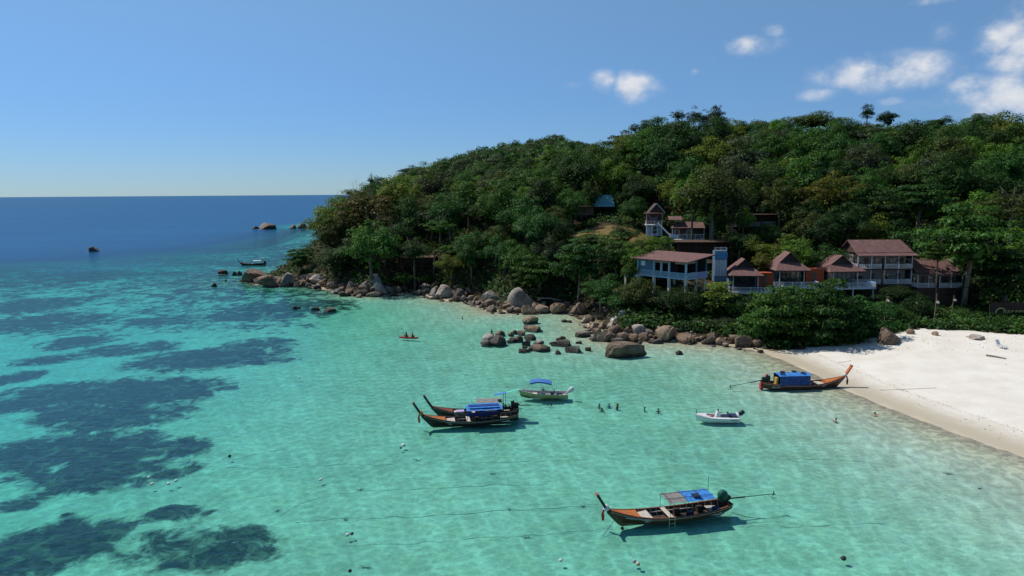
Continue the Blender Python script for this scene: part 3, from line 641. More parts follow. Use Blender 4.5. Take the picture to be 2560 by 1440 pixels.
hand = [
    # rocky headland, left to right
    (752, 614, 685, 222, 84, 'layered', 'deep green', 'low green tree alone on the outermost rocks of the headland'),
    (815, 560, 640, 216, 80, 'airy', 'olive', 'olive tree leaning over the water at the headland edge'),
    (850, 620, 700, 205, 120, 'domed', 'dark green', 'dark broad tree just above the headland boulders'),
    (905, 585, 695, 203, 130, 'domed', 'deep green', 'rounded green tree above the middle headland boulders'),
    (925, 470, 590, 222, 170, 'airy', 'rusty brown', 'large rust-brown crowned tree on the headland slope'),
    (860, 520, 620, 219, 110, 'airy', 'olive', 'dull olive tree at the seaward end of the headland wood'),
    (990, 545, 660, 210, 110, 'lumpy', 'dark green', 'dark tree over the hidden hut on the headland'),
    (1035, 590, 672, 196, 84, 'lumpy', 'dark green', 'dark leafy tree in front of the hidden headland hut'),
    (1010, 682, 718, 194, 62, 'shrubby', 'mid green', 'low rounded shrub beside the small pocket of sand'),
    (1066, 684, 716, 193, 50, 'shrubby', 'mid green', 'small round shrub right of the pocket of sand'),
    (1130, 636, 702, 188, 84, 'domed', 'yellow green', 'bright yellow-green bushy tree on the shore boulders'),
    (1190, 560, 700, 192, 120, 'lumpy', 'deep green', 'tall dark green tree behind the shore boulders'),
    (1100, 546, 600, 200, 90, 'airy', 'mid green', 'green tree right below the pale palm fronds'),
    (1185, 470, 560, 222, 70, 'lumpy', 'bright green', 'vivid lime green tree beside the grey bare tree'),
    (1160, 575, 660, 200, 70, 'airy', 'rusty brown', 'brownish thin-leaved tree beside the coconut palm'),
    (1260, 590, 700, 180, 100, 'domed', 'deep green', 'green tree hanging over the two great grey boulders'),
    (1300, 600, 720, 172, 110, 'airy', 'mid green', 'wide leafy tree above the row of tan boulders'),
    (1370, 590, 710, 172, 110, 'airy', 'grey green', 'tangled grey-green tree above the shore log'),
    (1350, 640, 740, 166, 130, 'layered', 'mid green', 'low spreading tree over the boulders by the fallen log'),
    (1450, 595, 735, 160, 140, 'layered', 'deep green', 'broad layered tree left of the blue pavilion'),
    (1540, 590, 700, 160, 110, 'layered', 'mid green', 'leafy tree against the left corner of the pavilion'),
    (1500, 680, 770, 150, 110, 'lumpy', 'deep green', 'dark bush above the inlet rocks'),
    (1590, 692, 790, 141, 110, 'domed', 'olive', 'brownish-green bush in front of the pavilion posts'),
    (1668, 712, 808, 138, 112, 'lumpy', 'dark green', 'dark hanging bush below the pavilion deck'),
    (1738, 703, 812, 137.5, 115, 'lumpy', 'dark green', 'dark thick bush below the right end of the pavilion'),
    (1575, 655, 720, 151, 50, 'domed', 'mid green', 'small bush at the left end of the pavilion railing'),
    (1798, 690, 806, 136, 95, 'tall', 'yellow green', 'slender yellow-green tree between pavilion and bungalows'),
    (1540, 735, 780, 142, 90, 'shrubby', 'deep green', 'low green bush at the head of the footbridge'),
    # beach trees
    (1945, 712, 880, 122.8, 180, 'layered', 'mid green', 'widest leafy beach tree spreading in front of the bungalows'),
    (2050, 702, 882, 123.6, 220, 'layered', 'deep green', 'tall middle beach tree with its shadow on the sand'),
    (2140, 735, 874, 125.5, 165, 'layered', 'deep green', 'rounded beach tree just left of the sloping boulder'),
    (1898, 765, 872, 122.5, 110, 'layered', 'mid green', 'low leafy tree leaning over the last shore boulders'),
    (2110, 805, 872, 121.5, 130, 'layered', 'mid green', 'low branch-fringed tree at the edge of the sand'),
    (2010, 830, 868, 121.5, 60, 'shrubby', 'bright green', 'small bright sapling at the foot of the beach tree'),
    (2222, 750, 838, 137, 120, 'domed', 'deep green', 'dark bushy tree behind the sloping beach boulder'),
    (2290, 738, 830, 139.5, 105, 'domed', 'dark green', 'dark drooping tree between beach and two-storey house'),
    (2400, 775, 825, 140, 70, 'shrubby', 'mid green', 'leafy shrub at the back of the sand by the lamp poles'),
    (2430, 520, 715, 146.5, 225, 'layered', 'mid green', 'great spreading tree hiding the end of the terrace house'),
    (2520, 600, 780, 146, 200, 'layered', 'deep green', 'dense tree above the carved sign at the picture edge'),
    (2345, 612, 668, 147.5, 70, 'layered', 'mid green', 'leafy branch end reaching over the terrace house roof'),
    (2430, 690, 780, 149, 120, 'airy', 'grey green', 'grey-green tree in shade beside the terrace house'),
    (2530, 470, 580, 165, 150, 'airy', 'olive', 'olive tree at the right edge above the great spreading tree'),
    (2345, 765, 830, 143, 80, 'domed', 'dark green', 'dark bush against the plank wall behind the lamp poles'),
    (2445, 780, 842, 141, 70, 'domed', 'dark green', 'dark bush shading the back of the sand near the lounger'),
    (2560, 812, 852, 137.5, 100, 'lumpy', 'dark green', 'dark bush at the right edge behind the sand'),
    (1850, 735, 800, 141, 80, 'domed', 'dark green', 'dark bush under the deck of the lowest bungalow'),
    (1770, 745, 815, 138.5, 80, 'lumpy', 'deep green', 'dark bush behind the middle of the footbridge'),
    (2240, 715, 765, 145, 110, 'domed', 'dark green', 'dark bush below the verandah house deck'),
    # garden
    (1905, 632, 690, 152, 55, 'domed', 'golden', 'small golden-leaved tree between two bungalows'),
    (1965, 575, 640, 160, 46, 'tall', 'yellow green', 'slim lime-green tree in the dark garden behind the bungalows'),
    (2020, 635, 680, 156, 50, 'shrubby', 'mid green', 'shrub in the gap behind the second bungalow'),
    (1620, 590, 640, 164, 70, 'domed', 'bright green', 'bright green bush right behind the pavilion roof'),
    (1560, 560, 620, 168, 80, 'domed', 'deep green', 'rounded bush at the foot of the bare slope'),
    (1480, 580, 640, 166, 120, 'layered', 'mid green', 'spreading tree below the bare ochre slope'),
    (1660, 590, 630, 166, 50, 'shrubby', 'bright green', 'spiky light shrub beside the upper deck'),
    (2120, 510, 620, 166, 120, 'domed', 'dark green', 'dark tree shading the left half of the verandah house roof'),
    (2060, 545, 630, 163, 90, 'lumpy', 'dark green', 'dark tree behind the white glazed bungalow'),
    (1850, 570, 650, 161, 90, 'lumpy', 'dark green', 'dark tree behind the lowest bungalow'),
    (1920, 560, 640, 166, 90, 'domed', 'deep green', 'dark tree in the garden behind the middle bungalow'),
    (2330, 560, 640, 168, 110, 'domed', 'dark green', 'dark tree behind the terrace house'),
    # round the upper huts
    (1540, 400, 520, 214, 110, 'domed', 'bright green', 'bright green tree shading the turquoise roof'),
    (1598, 432, 528, 197, 84, 'domed', 'dark green', 'dark tree shading the gabled hillside hut'),  # added on the sun side so its shadow falls on the hut roof
    (1475, 455, 545, 206, 70, 'domed', 'deep green', 'round-crowned tree left of the turquoise roof'),
    (1425, 480, 550, 206, 60, 'airy', 'grey green', 'greyish tree at the left end of the bare slope'),
    (1600, 420, 500, 212, 80, 'lumpy', 'mid green', 'green tree right of the turquoise roof'),
    (1560, 470, 535, 203, 50, 'airy', 'dark green', 'dark slender tree beside the turquoise roof'),
    (1780, 420, 590, 172, 190, 'domed', 'olive', 'biggest tree of the slope, mixed olive and lime leaves'),
    (1730, 430, 560, 174, 100, 'airy', 'bright green', 'lime-leaved tree leaning over the upper balcony'),
    (1830, 460, 590, 174, 120, 'airy', 'grey green', 'grey-brown crowned tree above the terrace railings'),
    (1950, 440, 570, 182, 110, 'airy', 'olive', 'olive crowned tree behind the bungalows'),
    (2080, 430, 560, 180, 150, 'airy', 'golden', 'tall pale-trunked tree with golden olive leaves'),
    (2200, 480, 590, 176, 140, 'layered', 'dark green', 'dark tree above the two-storey house roof'),
    (2300, 450, 560, 178, 140, 'layered', 'deep green', 'leafy tree on the slope above the terrace house'),
    # on the skyline
    (2168, 262, 318, 262, 34, 'feathery', 'dark green', 'narrow dark tree standing tallest on the skyline'),
    (2220, 274, 330, 262, 56, 'lumpy', 'dark green', 'round dark tree beside the narrow skyline tree'),
    (1735, 272, 330, 268, 40, 'feathery', 'grey green', 'left feathery grey-green tree on the hilltop'),
    (1790, 265, 325, 268, 40, 'feathery', 'grey green', 'tallest feathery grey-green tree on the hilltop'),
    (1765, 280, 330, 270, 40, 'feathery', 'grey green', 'middle feathery grey-green tree on the hilltop'),
    (1695, 277, 310, 268, 44, 'airy', 'dark green', 'small open-crowned tree left of the feathery hilltop trees'),
    (1615, 300, 345, 262, 50, 'lumpy', 'deep green', 'dark pointed tree at the shoulder of the hill'),
    (2345, 288, 335, 260, 70, 'lumpy', 'dark green', 'dark clustered crown on the skyline right of a gap'),
    (2445, 283, 330, 258, 60, 'lumpy', 'deep green', 'twin-domed dark tree on the skyline near the right edge'),
    (2030, 280, 340, 264, 160, 'domed', 'olive', 'widest olive domed tree on the hilltop'),
    (2360, 345, 400, 244, 70, 'airy', 'golden', 'golden-yellow crowned tree high on the right slope'),
    (1030, 412, 452, 288, 62, 'lumpy', 'dark green', 'dark clump of a tree on the headland skyline'),
    (930, 442, 470, 262, 24, 'lumpy', 'deep green', 'tiny round tree poking above the headland skyline'),
]
for h in hand: plant_px(*h)

# the closed wood on the slope: plan it, see which crowns show, plant those
rng = random.Random(21)
NC = 70000
cD = np.array([rng.uniform(150, 318) for _ in range(NC)]); cpx = np.array([rng.uniform(790, 2690) for _ in range(NC)])
cx = np.array([P(a, 500, d).x for a, d in zip(cpx, cD)]); cy = cD
csd = shore_dist(cx, cy); cz = terrain(cx, cy); cb = bare_slope(cx, cy); cbe = beachness(cx, cy)
cols_w = ['dark green'] * 4 + ['deep green'] * 7 + ['mid green'] * 7 + ['olive'] * 3 + ['grey green'] * 3 + ['bright green'] * 4 + ['yellow green'] * 1
kinds_w = ['domed'] * 8 + ['lumpy'] * 6 + ['airy'] * 4 + ['layered'] * 1 + ['tall'] * 1
placed = [(t['c'].x, t['c'].y, t['sx']) for t in TREES]
PA = np.zeros((2000, 3)); PA[:len(placed)] = placed; npl = len(placed)
plan = []
for i in range(NC):
    if csd[i] < 7 or cb[i] > .1 or cbe[i] > .1: continue
    x, y = cx[i], cy[i]
    if y > 276 + .05 * (x + 60) + 45 * (cpx[i] < 1700): continue
    Rr = (rng.uniform(6.0, 9.0) if i < NC * .35 else rng.uniform(4.0, 6.6)) * (1.0 if y > 190 else .85)
    if (((PA[:npl, 0] - x) ** 2 + (PA[:npl, 1] - y) ** 2) < ((Rr + PA[:npl, 2]) * .62) ** 2).any(): continue
    if any((x - a) ** 2 + (y - b) ** 2 < (r + Rr * .25) ** 2 for a, b, r in FOOT): continue
    kind = rng.choice(kinds_w); col = rng.choice(cols_w)
    sz = Rr * rng.uniform(.95, 1.25) * (1.4 if kind == 'tall' else .8 if kind == 'layered' else 1); sx = Rr * (.8 if kind == 'tall' else 1)
    zc = cz[i] + rng.uniform(.6, 3.0) + sz * .72
    ok = False
    for k in range(6):
        tx, ty, tw = proj((x, y, zc + sz)); lim = sky_y(tx) - rng.uniform(-10, 15)
        if ty >= lim: ok = True; break
        zc -= (lim - ty) / ppm(tw) + .1
        if zc < cz[i] + sz * .45: sz *= .82; sx *= .9
    if not ok or zc < cz[i] + .5: continue
    tx, ty, tw = proj((x, y, zc + sz)); _, by, _ = proj((x, y, zc - sz)); hw = sx * ppm(tw)
    if any(y < kd and tx + hw * .85 > a and tx - hw * .85 < c and by > b and ty < d for a, b, c, d, kd in KEEP): continue
    if tx - hw < 805 and ty > 470 and y > 236: continue
    PA[npl] = (x, y, Rr); npl += 1
    plan.append((kind, col, (x, y, zc), sx, sz))
def seen_area(items):
    """visible picture area of each crown, nearer crowns in front"""
    W, H = 640, 360; buf = np.full((H, W), -1, int); YY, XX = np.mgrid[0:H, 0:W]
    info = []
    for i, (c, sx, sz) in enumerate(items):
        px, py, w = proj(c); info.append((w, i, px / 4, py / 4, sx * ppm(w) / 4 * .9, sz * ppm(w) / 4 * .9))
    for w, i, px, py, a, b in sorted(info, reverse=True):
        x0, x1 = int(max(0, px - a)), int(min(W, px + a + 2)); y0, y1 = int(max(0, py - b)), int(min(H, py + b + 2))
        if x1 <= x0 or y1 <= y0: continue
        sub = ((XX[y0:y1, x0:x1] - px) / a) ** 2 + ((YY[y0:y1, x0:x1] - py) / b) ** 2 < 1
        buf[y0:y1, x0:x1][sub] = i
    return np.bincount(buf[buf >= 0], minlength=len(items))
nh = len(TREES)
area = seen_area([(t['c'], t['sx'], t['sz']) for t in TREES] + [(p[2], p[3], p[4]) for p in plan])
order = sorted(range(len(plan)), key=lambda i: -area[nh + i])
solo = set(order[:292 - nh]); mass = []
for i, (kind, col, c, sx, sz) in enumerate(plan):
    if i in solo and area[nh + i] >= 12: plant(kind, col, c, sx, sz, rg=rng)
    elif area[nh + i] >= 1 or rng.random() < .5: mass.append((col, c, sx, sz))
print('TREES', len(TREES), 'planned', len(plan), 'mass', len(mass), 'hidden hand', [t['o']['label'] for i, t in enumerate(TREES[:nh]) if area[i] < 10])

# what reads as one mass: the far ridge and the crowns glimpsed between others
far_sky = [(1000, 425), (1060, 408), (1130, 386), (1200, 368), (1260, 352), (1300, 350), (1345, 345), (1385, 337), (1410, 336), (1430, 350), (1470, 362), (1520, 372)]
for i in range(560):
    px = rng.uniform(1000, 1530); D = rng.uniform(330, 520); p = P(px, 400, D)
    gz = float(terrain(np.array([p.x]), np.array([p.y]))[0]); sz = rng.uniform(4, 8.5); sx = rng.uniform(4, 8.5); zc = gz + sz * .8 + rng.uniform(0, 5)
    tx, ty, tw = proj((p.x, p.y, zc + sz)); lim = np.interp(tx, [a for a, _ in far_sky], [b for _, b in far_sky]) - rng.uniform(-9, 9)
    if ty < lim: zc -= (lim - ty) / ppm(tw)
    if ty > lim + 75: continue
    mass.append((rng.choice(['dark green', 'grey green', 'deep green']), (p.x, p.y, zc), sx, sz))
def mass_mesh(items, name, seed, per=240):
    rg = np.random.default_rng(seed); C, Nn, S = [], [], []
    for c, sx, sz in items:
        k = max(60, int(per * sx / 6)); nb = 9
        bc = rg.normal(size=(nb, 3)); bc /= np.linalg.norm(bc, axis=1, keepdims=True); bc[:, 2] = np.abs(bc[:, 2]) - .25; bc *= rg.uniform(.3, .75, (nb, 1))
        d = rg.normal(size=(k, 3)); d /= np.linalg.norm(d, axis=1, keepdims=True); d[:, 2] = np.where(d[:, 2] < -.3, -d[:, 2], d[:, 2])
        q = bc[rg.integers(0, nb, k)] + d * .42 * rg.uniform(.5, 1, (k, 1))
        C.append(np.array(c) + q * np.array([sx, sx, sz])); Nn.append(d + np.array([0, 0, .5]) + rg.normal(size=(k, 3)) * .5); S.append(np.full(k, .8 if c[1] < 320 else 1.1) * rg.uniform(.5, 1.3, k))
    v = leaves(np.concatenate(C), np.concatenate(Nn), np.concatenate(S), rg, .7)
    return np_mesh(name, v, np.arange(len(v)).reshape(-1, 4))
fm = bpy.data.meshes.new('forest'); allv = []; mi = []
ck = sorted(set(a[0] for a in mass))
for ci, cn in enumerate(ck):
    me = mass_mesh([a[1:] for a in mass if a[0] == cn], 'tmp', 300 + ci); a = np.empty(len(me.vertices) * 3, np.float32); me.vertices.foreach_get('co', a); allv.append(a.reshape(-1, 3)); mi.append(np.full(len(me.polygons), ci)); bpy.data.meshes.remove(me)
allv = np.concatenate(allv); me = np_mesh('forest', allv, np.arange(len(allv)).reshape(-1, 4))
for cn in ck: me.materials.append(LEAF[cn])
me.polygons.foreach_set('material_index', np.concatenate(mi).astype(np.int32))
tag(obj('forest', me), 'far wooded ridge and the crowns between the nearer trees', kind='stuff')

# undergrowth covering the slope between the stems
rgn = np.random.default_rng(5)
ux, uD = rgn.uniform(640, 2690, 64000), 1 / rgn.uniform(1 / 290, 1 / 119, 64000)
uX = (ux - 1280) / FPX * uD / math.cos(PITCH); us = shore_dist(uX, uD); ub = bare_slope(uX, uD); ube = beachness(uX, uD)
keep = (us > np.where(uX > 44, 1.5, 5.0)) & (ub < .12) & (ube < .03)
for a, b, r in FOOT: keep &= ((uX - a) ** 2 + (uD - b) ** 2) > (r * .8) ** 2
uX, uD = uX[keep][:17000], uD[keep][:17000]; uz = terrain(uX, uD)
C, Nn, S = [], [], []
k = 11; d = rgn.normal(size=(len(uX), k, 3)); d /= np.linalg.norm(d, axis=2, keepdims=True); d[..., 2] = np.abs(d[..., 2])
rad = rgn.uniform(.5, 1.5, (len(uX), 1, 1)); c = np.stack([uX, uD, uz], 1)[:, None, :] + d * rad * np.array([1, 1, 1.1])
nn_ = d + rgn.normal(size=d.shape) * .5 + np.array([0, 0, .4])
v = leaves(c.reshape(-1, 3), nn_.reshape(-1, 3), rgn.uniform(.4, 1.0, c.shape[0] * k), rgn, .6)
me = np_mesh('undergrowth', v, np.arange(len(v)).reshape(-1, 4))
for cn in ('dark green', 'deep green', 'mid green', 'olive'): me.materials.append(LEAF[cn])
me.polygons.foreach_set('material_index', np.repeat(rgn.choice(4, len(uX), p=[.35, .3, .2, .15]), k).astype(np.int32))
tag(obj('undergrowth', me), 'low leafy undergrowth covering the slope between the trees', kind='stuff')
# ------------------------------------------------------------------ boulders
_bv = BVHTree.FromPolygons([tuple(v) for v in V.tolist()], [tuple(f) for f in FQ.tolist()])
def T(px, py, sea=True):
    """where the sight line through a pixel meets the ground (or the water)"""
    d = ray(px, py).normalized(); h = _bv.ray_cast(Vector((0, 0, CAM_Z)), d)
    g = G(px, py, 0.0) if d.z < 0 else None
    if h[0] is None: return g
    if sea and h[0].z < 0: return g
    return h[0]
def tz(x, y): return float(terrain(np.array([x]), np.array([y]))[0])
def ico(sub):
    bm = bmesh.new(); bmesh.ops.create_icosphere(bm, subdivisions=sub, radius=1)
    v = np.array([x.co[:] for x in bm.verts]); f = np.array([[q.index for q in x.verts] for x in bm.faces]); bm.free(); return v, f
ICO3, ICOF3 = ico(4); ICO1, ICOF1 = ico(1)
def nz3(v, s, seed):
    r = np.random.default_rng(seed); o = np.zeros(len(v))
    for k in range(7):
        d = r.normal(size=3); d /= np.linalg.norm(d); o += np.sin((v @ d) * s * r.uniform(.6, 1.6) + r.uniform(0, 6.28)) / 7
    return o
def rock_mesh(name, seed, cuts=3, rough=.10, bumps=.12, v=None, f=None, smooth=True, sq=1.0):
    r = np.random.default_rng(seed); v = (ICO3 if v is None else v).copy(); f = ICOF3 if f is None else f
    if sq != 1.0: v = np.sign(v) * np.abs(v) ** sq; v /= np.abs(v).max()
    v *= (1 + nz3(v, 2.2, seed)[:, None] * bumps * 2.2 + nz3(v, 5, seed + 1)[:, None] * bumps * .8)
    for k in range(cuts):
        d = r.normal(size=3); d[2] *= .7; d /= np.linalg.norm(d); lim = r.uniform(.52, .86)
        t = v @ d; over = np.maximum(0, t - lim); v -= d * (over * .97)[:, None]
    for k in range(2):                                   # a crack or two
        d = r.normal(size=3); d[2] *= .35; d /= np.linalg.norm(d); t = v @ d - r.uniform(-.4, .4) + .08 * np.sin(v[:, 2] * 4 + k)
        v *= (1 - .10 * np.exp(-(t / .05) ** 2))[:, None]
    v *= (1 + nz3(v, 13, seed + 2)[:, None] * rough * .35 + nz3(v, 26, seed + 3)[:, None] * rough * .18)
    me = np_mesh(name, v, f, smooth)
    if smooth: me.set_sharp_from_angle(angle=R(32))
    return me
ROCKS = {'round': [rock_mesh('boulder', 10 + i, 4, .09, .10) for i in range(5)], 'block': [rock_mesh('boulder', 30 + i, 9, .14, .12, sq=.8) for i in range(5)],
         'slab': [rock_mesh('boulder', 50 + i, 8, .16, .14, sq=.8) for i in range(3)], 'crag': [rock_mesh('boulder', 70 + i, 8, .30, .24) for i in range(4)]}
def rock_mat(name, base, lite, stain, streak=False):
    m = MT(name); p = m.pos(); n1 = m.noise(.45, 6, .6, p); n2 = m.noise(3.0, 6, .68, p)
    c = m.mix(m.ramp(n1, .32, .68), base, lite); c = m.mix(m.ramp(n2, .48, .72, 0, .55), c, stain)
    if streak:
        s = m.noise(1.0, 5, .65, m.pos((2.6, 2.6, .35)), .5); c = m.mix(m.ramp(s, .52, .66, 0, .55), c, (.05, .046, .043))
    # tide mark: dark algae on the foot, with a ragged upper edge
    sep = m.N('ShaderNodeSeparateXYZ'); m.l.new(p, sep.inputs[0])
    tide = m.ramp(m.math('ADD', sep.outputs[2], m.math('MULTIPLY', m.math('SUBTRACT', n1, .5), 1.6)), .2, .8, .8, 0)
    c = m.mix(tide, c, (.035, .028, .020))
    m.put(m.bsdf.inputs['Base Color'], c); m.bsdf.inputs['Roughness'].default_value = .85; m.bsdf.inputs['Specular IOR Level'].default_value = .2
    m.l.new(m.bump(n2, .8, .25), m.bsdf.inputs['Normal']); return m.m
RM = {'tan': rock_mat('rock_tan', (.19, .125, .078), (.33, .245, .17), (.10, .068, .045)), 'brown': rock_mat('rock_brown', (.115, .08, .055), (.215, .16, .115), (.055, .04, .03)),
      'grey': rock_mat('rock_grey', (.165, .14, .12), (.33, .29, .255), (.08, .066, .056), True), 'dark': rock_mat('rock_dark', (.055, .045, .038), (.12, .10, .085), (.03, .026, .024)),
      'pale': rock_mat('rock_pale', (.33, .27, .21), (.50, .44, .38), (.18, .13, .10), True)}
ROCKLIST = []
def boulder(x0, x1, y0, y1, kind='round', colour='tan', label=None, roll=0.0, D=None, sink=.10, deep=.85, zone=None, z=None):
    px = (x0 + x1) / 2; b = P(px, y1, D) if D else (G(px, y1, z) if z is not None else T(px, y1))
    w = proj(b)[2]; k = ppm(w); wm, hm = (x1 - x0) / k, (y1 - y0) / k
    rg = random.Random(int(x0 * 7 + y1 * 13)); me = rg.choice(ROCKS[kind])
    sx, sy = wm / 2, wm / 2 * deep * rg.uniform(.85, 1.1)
    el = math.atan2(CAM_Z - b.z, w)                        # seen from above: part of the height on screen is the top surface
    hz = min(.62 * wm if kind != 'round' else .7 * wm, 9) if False else max(.2 * wm, (hm - sy * math.sin(el) * .7) / (1.42 - sink)); hz = min(hz, wm * (.40 if kind == 'crag' else .5)) * (.76 if zone == 'in the rock spur off the inlet' else 1)
    o = bpy.data.objects.new('boulder', me); link(o)
    if len(me.materials) == 0: me.materials.append(RM[colour])
    o.material_slots[0].link = 'OBJECT'; o.material_slots[0].material = RM[colour]
    o.scale = (sx * 1.04, sy * 1.04, hz); o.location = (b.x, b.y + sy * .55, b.z + hz * (.42 - sink))
    o.rotation_euler = (rg.uniform(-.12, .12), roll, rg.choice([0, math.pi]) + rg.uniform(-.25, .25))
    ROCKLIST.append(dict(o=o, kind=kind, colour=colour, px=px, py=(y0 + y1) / 2, w=wm, label=label, zone=zone)); return o
def rocks(zone, rows):
    for r in rows:
        r = list(r); kw = r.pop() if isinstance(r[-1], dict) else {}
        boulder(*r, zone=zone, **kw)
rocks('at the tip of the headland', [
    (593, 676, 675, 706, 'slab', 'brown', None, -.32), (622, 688, 687, 710, 'slab', 'tan', None, -.2), (650, 694, 686, 718, 'slab', 'brown', None, -.5), (680, 702, 690, 706, 'block', 'tan'),
    (686, 744, 664, 716, 'crag', 'grey', 'tall craggy rock heap under the lone headland tree'), (707, 728, 697, 716, 'round', 'dark'), (769, 806, 668, 708, 'slab', 'pale', 'long pale slab leaning steeply below the headland wood', -.85),
    (750, 776, 676, 700, 'slab', 'grey', None, -.6), (800, 821, 678, 702, 'block', 'tan'), (790, 818, 700, 716, 'block', 'tan'), (730, 756, 693, 718, 'crag', 'brown'), (761, 780, 707, 719, 'block', 'grey'), (744, 766, 700, 716, 'block', 'tan'),
    (816, 844, 694, 718, 'crag', 'brown'), (843, 864, 706, 730, 'block', 'tan'), (780, 800, 712, 723, 'block', 'dark')])
rocks('in the middle of the headland shore', [
    (863, 893, 696, 720, 'crag', 'grey'), (861, 884, 717, 735, 'block', 'brown'), (882, 918, 722, 741, 'round', 'brown'), (915, 952, 727, 742, 'round', 'tan'), (890, 936, 700, 728, 'crag', 'grey'),
    (925, 973, 699, 735, 'crag', 'pale', 'pale craggy boulder streaked with black on the headland shore'), (906, 962, 682, 706, 'crag', 'grey'), (968, 1000, 710, 733, 'crag', 'brown'), (998, 1018, 714, 728, 'block', 'brown'), (845, 868, 728, 741, 'block', 'dark'), (830, 850, 722, 735, 'crag', 'dark')])
rocks('beside the small pocket of sand', [
    (1020, 1036, 722, 732, 'block', 'brown'), (1027, 1061, 723, 738, 'slab', 'brown'), (1049, 1079, 709, 728, 'slab', 'grey', None, -.2), (1068, 1112, 696, 740, 'crag', 'grey', 'grey folded boulder below the yellow-green tree'), (1078, 1130, 709, 746, 'crag', 'pale', 'pale streaked boulder at the water below the yellow-green tree'),
    (1082, 1108, 734, 748, 'block', 'tan'), (1124, 1165, 692, 748, 'crag', 'dark'), (1134, 1155, 738, 754, 'block', 'brown'), (1148, 1169, 728, 742, 'round', 'tan'), (1161, 1181, 698, 730, 'crag', 'grey'), (1169, 1188, 725, 750, 'block', 'tan'), (1182, 1198, 737, 752, 'block', 'tan')])
rocks('on the shore below the dense trees', [
    (1207, 1255, 706, 757, 'slab', 'grey', 'great tilted grey slab standing on the shore', -.55), (1251, 1272, 725, 752, 'block', 'brown'), (1266, 1343, 710, 768, 'round', 'grey', 'huge rounded grey boulder above the row of tan ones'),
    (1239, 1257, 750, 763, 'block', 'tan'), (1213, 1245, 760, 779, 'crag', 'brown'), (1259, 1282, 748, 767, 'block', 'tan'), (1261, 1288, 766, 782, 'block', 'brown'), (1303, 1339, 758, 786, 'round', 'tan'), (1329, 1362, 751, 777, 'round', 'tan'), (1337, 1374, 760, 783, 'round', 'tan'),
    (1374, 1415, 756, 784, 'round', 'tan'), (1411, 1425, 768, 784, 'block', 'brown'), (1422, 1470, 750, 787, 'round', 'brown', 'big brown rounded boulder in the shade left of the inlet'), (1195, 1216, 752, 770, 'crag', 'brown'), (1285, 1305, 768, 782, 'block', 'brown')])
rocks('in the rock spur off the inlet', [
    (1305, 1345, 783, 808, 'round', 'tan', 'domed tan boulder standing alone in the inlet'), (1306, 1366, 805, 828, 'slab', 'tan', None, -.18), (1280, 1298, 811, 833, 'round', 'tan'), (1207, 1243, 825, 853, 'round', 'pale', 'pale-topped boulder that a person sits on'), (1200, 1228, 841, 863, 'slab', 'grey', None, .3),
    (1221, 1271, 829, 863, 'block', 'dark'), (1237, 1265, 822, 838, 'block', 'tan'), (1269, 1286, 821, 838, 'block', 'tan'), (1272, 1290, 830, 852, 'block', 'tan'), (1284, 1310, 832, 853, 'block', 'brown'), (1308, 1341, 824, 848, 'crag', 'dark'), (1292, 1317, 821, 836, 'block', 'tan'),
    (1303, 1333, 844, 863, 'slab', 'brown'), (1327, 1380, 856, 876, 'slab', 'brown'), (1331, 1361, 846, 860, 'slab', 'grey'), (1374, 1442, 846, 865, 'slab', 'dark'), (1411, 1462, 856, 880, 'slab', 'grey'), (1386, 1403, 869, 883, 'crag', 'dark'),
    (1287, 1330, 868, 884, 'slab', 'dark', None, 0, {'z': -.35}), (1402, 1417, 795, 805, 'block', 'brown'), (1415, 1432, 798, 806, 'slab', 'dark'), (1436, 1480, 822, 843, 'slab', 'grey'), (1345, 1362, 862, 874, 'block', 'dark'), (1462, 1480, 862, 876, 'slab', 'dark')])
rocks('in the boulder heap below the footbridge', [
    (1451, 1475, 784, 808, 'round', 'tan'), (1468, 1489, 789, 804, 'round', 'brown'), (1469, 1497, 802, 824, 'round', 'tan'), (1495, 1520, 792, 822, 'block', 'tan'), (1487, 1504, 783, 798, 'block', 'brown'), (1479, 1523, 820, 854, 'slab', 'tan', None, -.45), (1506, 1540, 826, 855, 'block', 'brown'),
    (1520, 1555, 812, 838, 'round', 'brown'), (1518, 1546, 802, 818, 'block', 'pale'), (1539, 1573, 823, 853, 'block', 'tan', 'tan boulder with a cleanly broken lit face'), (1559, 1581, 808, 831, 'block', 'tan'), (1577, 1613, 801, 834, 'block', 'pale', 'large pale boulder just under the footbridge'),
    (1569, 1602, 826, 856, 'block', 'tan'), (1524, 1563, 843, 858, 'slab', 'grey'), (1600, 1631, 829, 853, 'slab', 'tan'), (1610, 1633, 814, 838, 'round', 'grey'), (1629, 1657, 845, 859, 'round', 'grey'), (1631, 1646, 823, 848, 'block', 'brown'),
    (1639, 1694, 813, 853, 'round', 'tan', 'largest rounded shore boulder, split by a vertical crack'), (1694, 1737, 818, 859, 'block', 'tan'), (1735, 1753, 836, 854, 'block', 'tan'), (1727, 1743, 824, 846, 'block', 'brown'), (1756, 1788, 838, 861, 'round', 'brown'), (1770, 1796, 829, 848, 'round', 'tan'),
    (1792, 1821, 820, 863, 'round', 'tan', 'tall egg-shaped boulder at the end of the sand'), (1819, 1852, 823, 858, 'block', 'tan'), (1840, 1884, 832, 869, 'round', 'brown'), (1878, 1908, 842, 868, 'block', 'tan'), (1908, 1935, 845, 866, 'block', 'dark')])
boulder(1508, 1623, 852, 893, 'slab', 'brown', 'longest brown boulder, whale-backed, alone in the shallows', deep=.5)
boulder(1687, 1710, 875, 885, 'crag', 'dark', 'small weedy rock in the shallows off the sand')
boulder(1893, 1909, 873, 882, 'block', 'tan', 'small tan stone on the wet sand')
boulder(2190, 2267, 820, 862, 'slab', 'brown', 'large sloping dark boulder on the beach', .3, deep=.8, sink=.22)
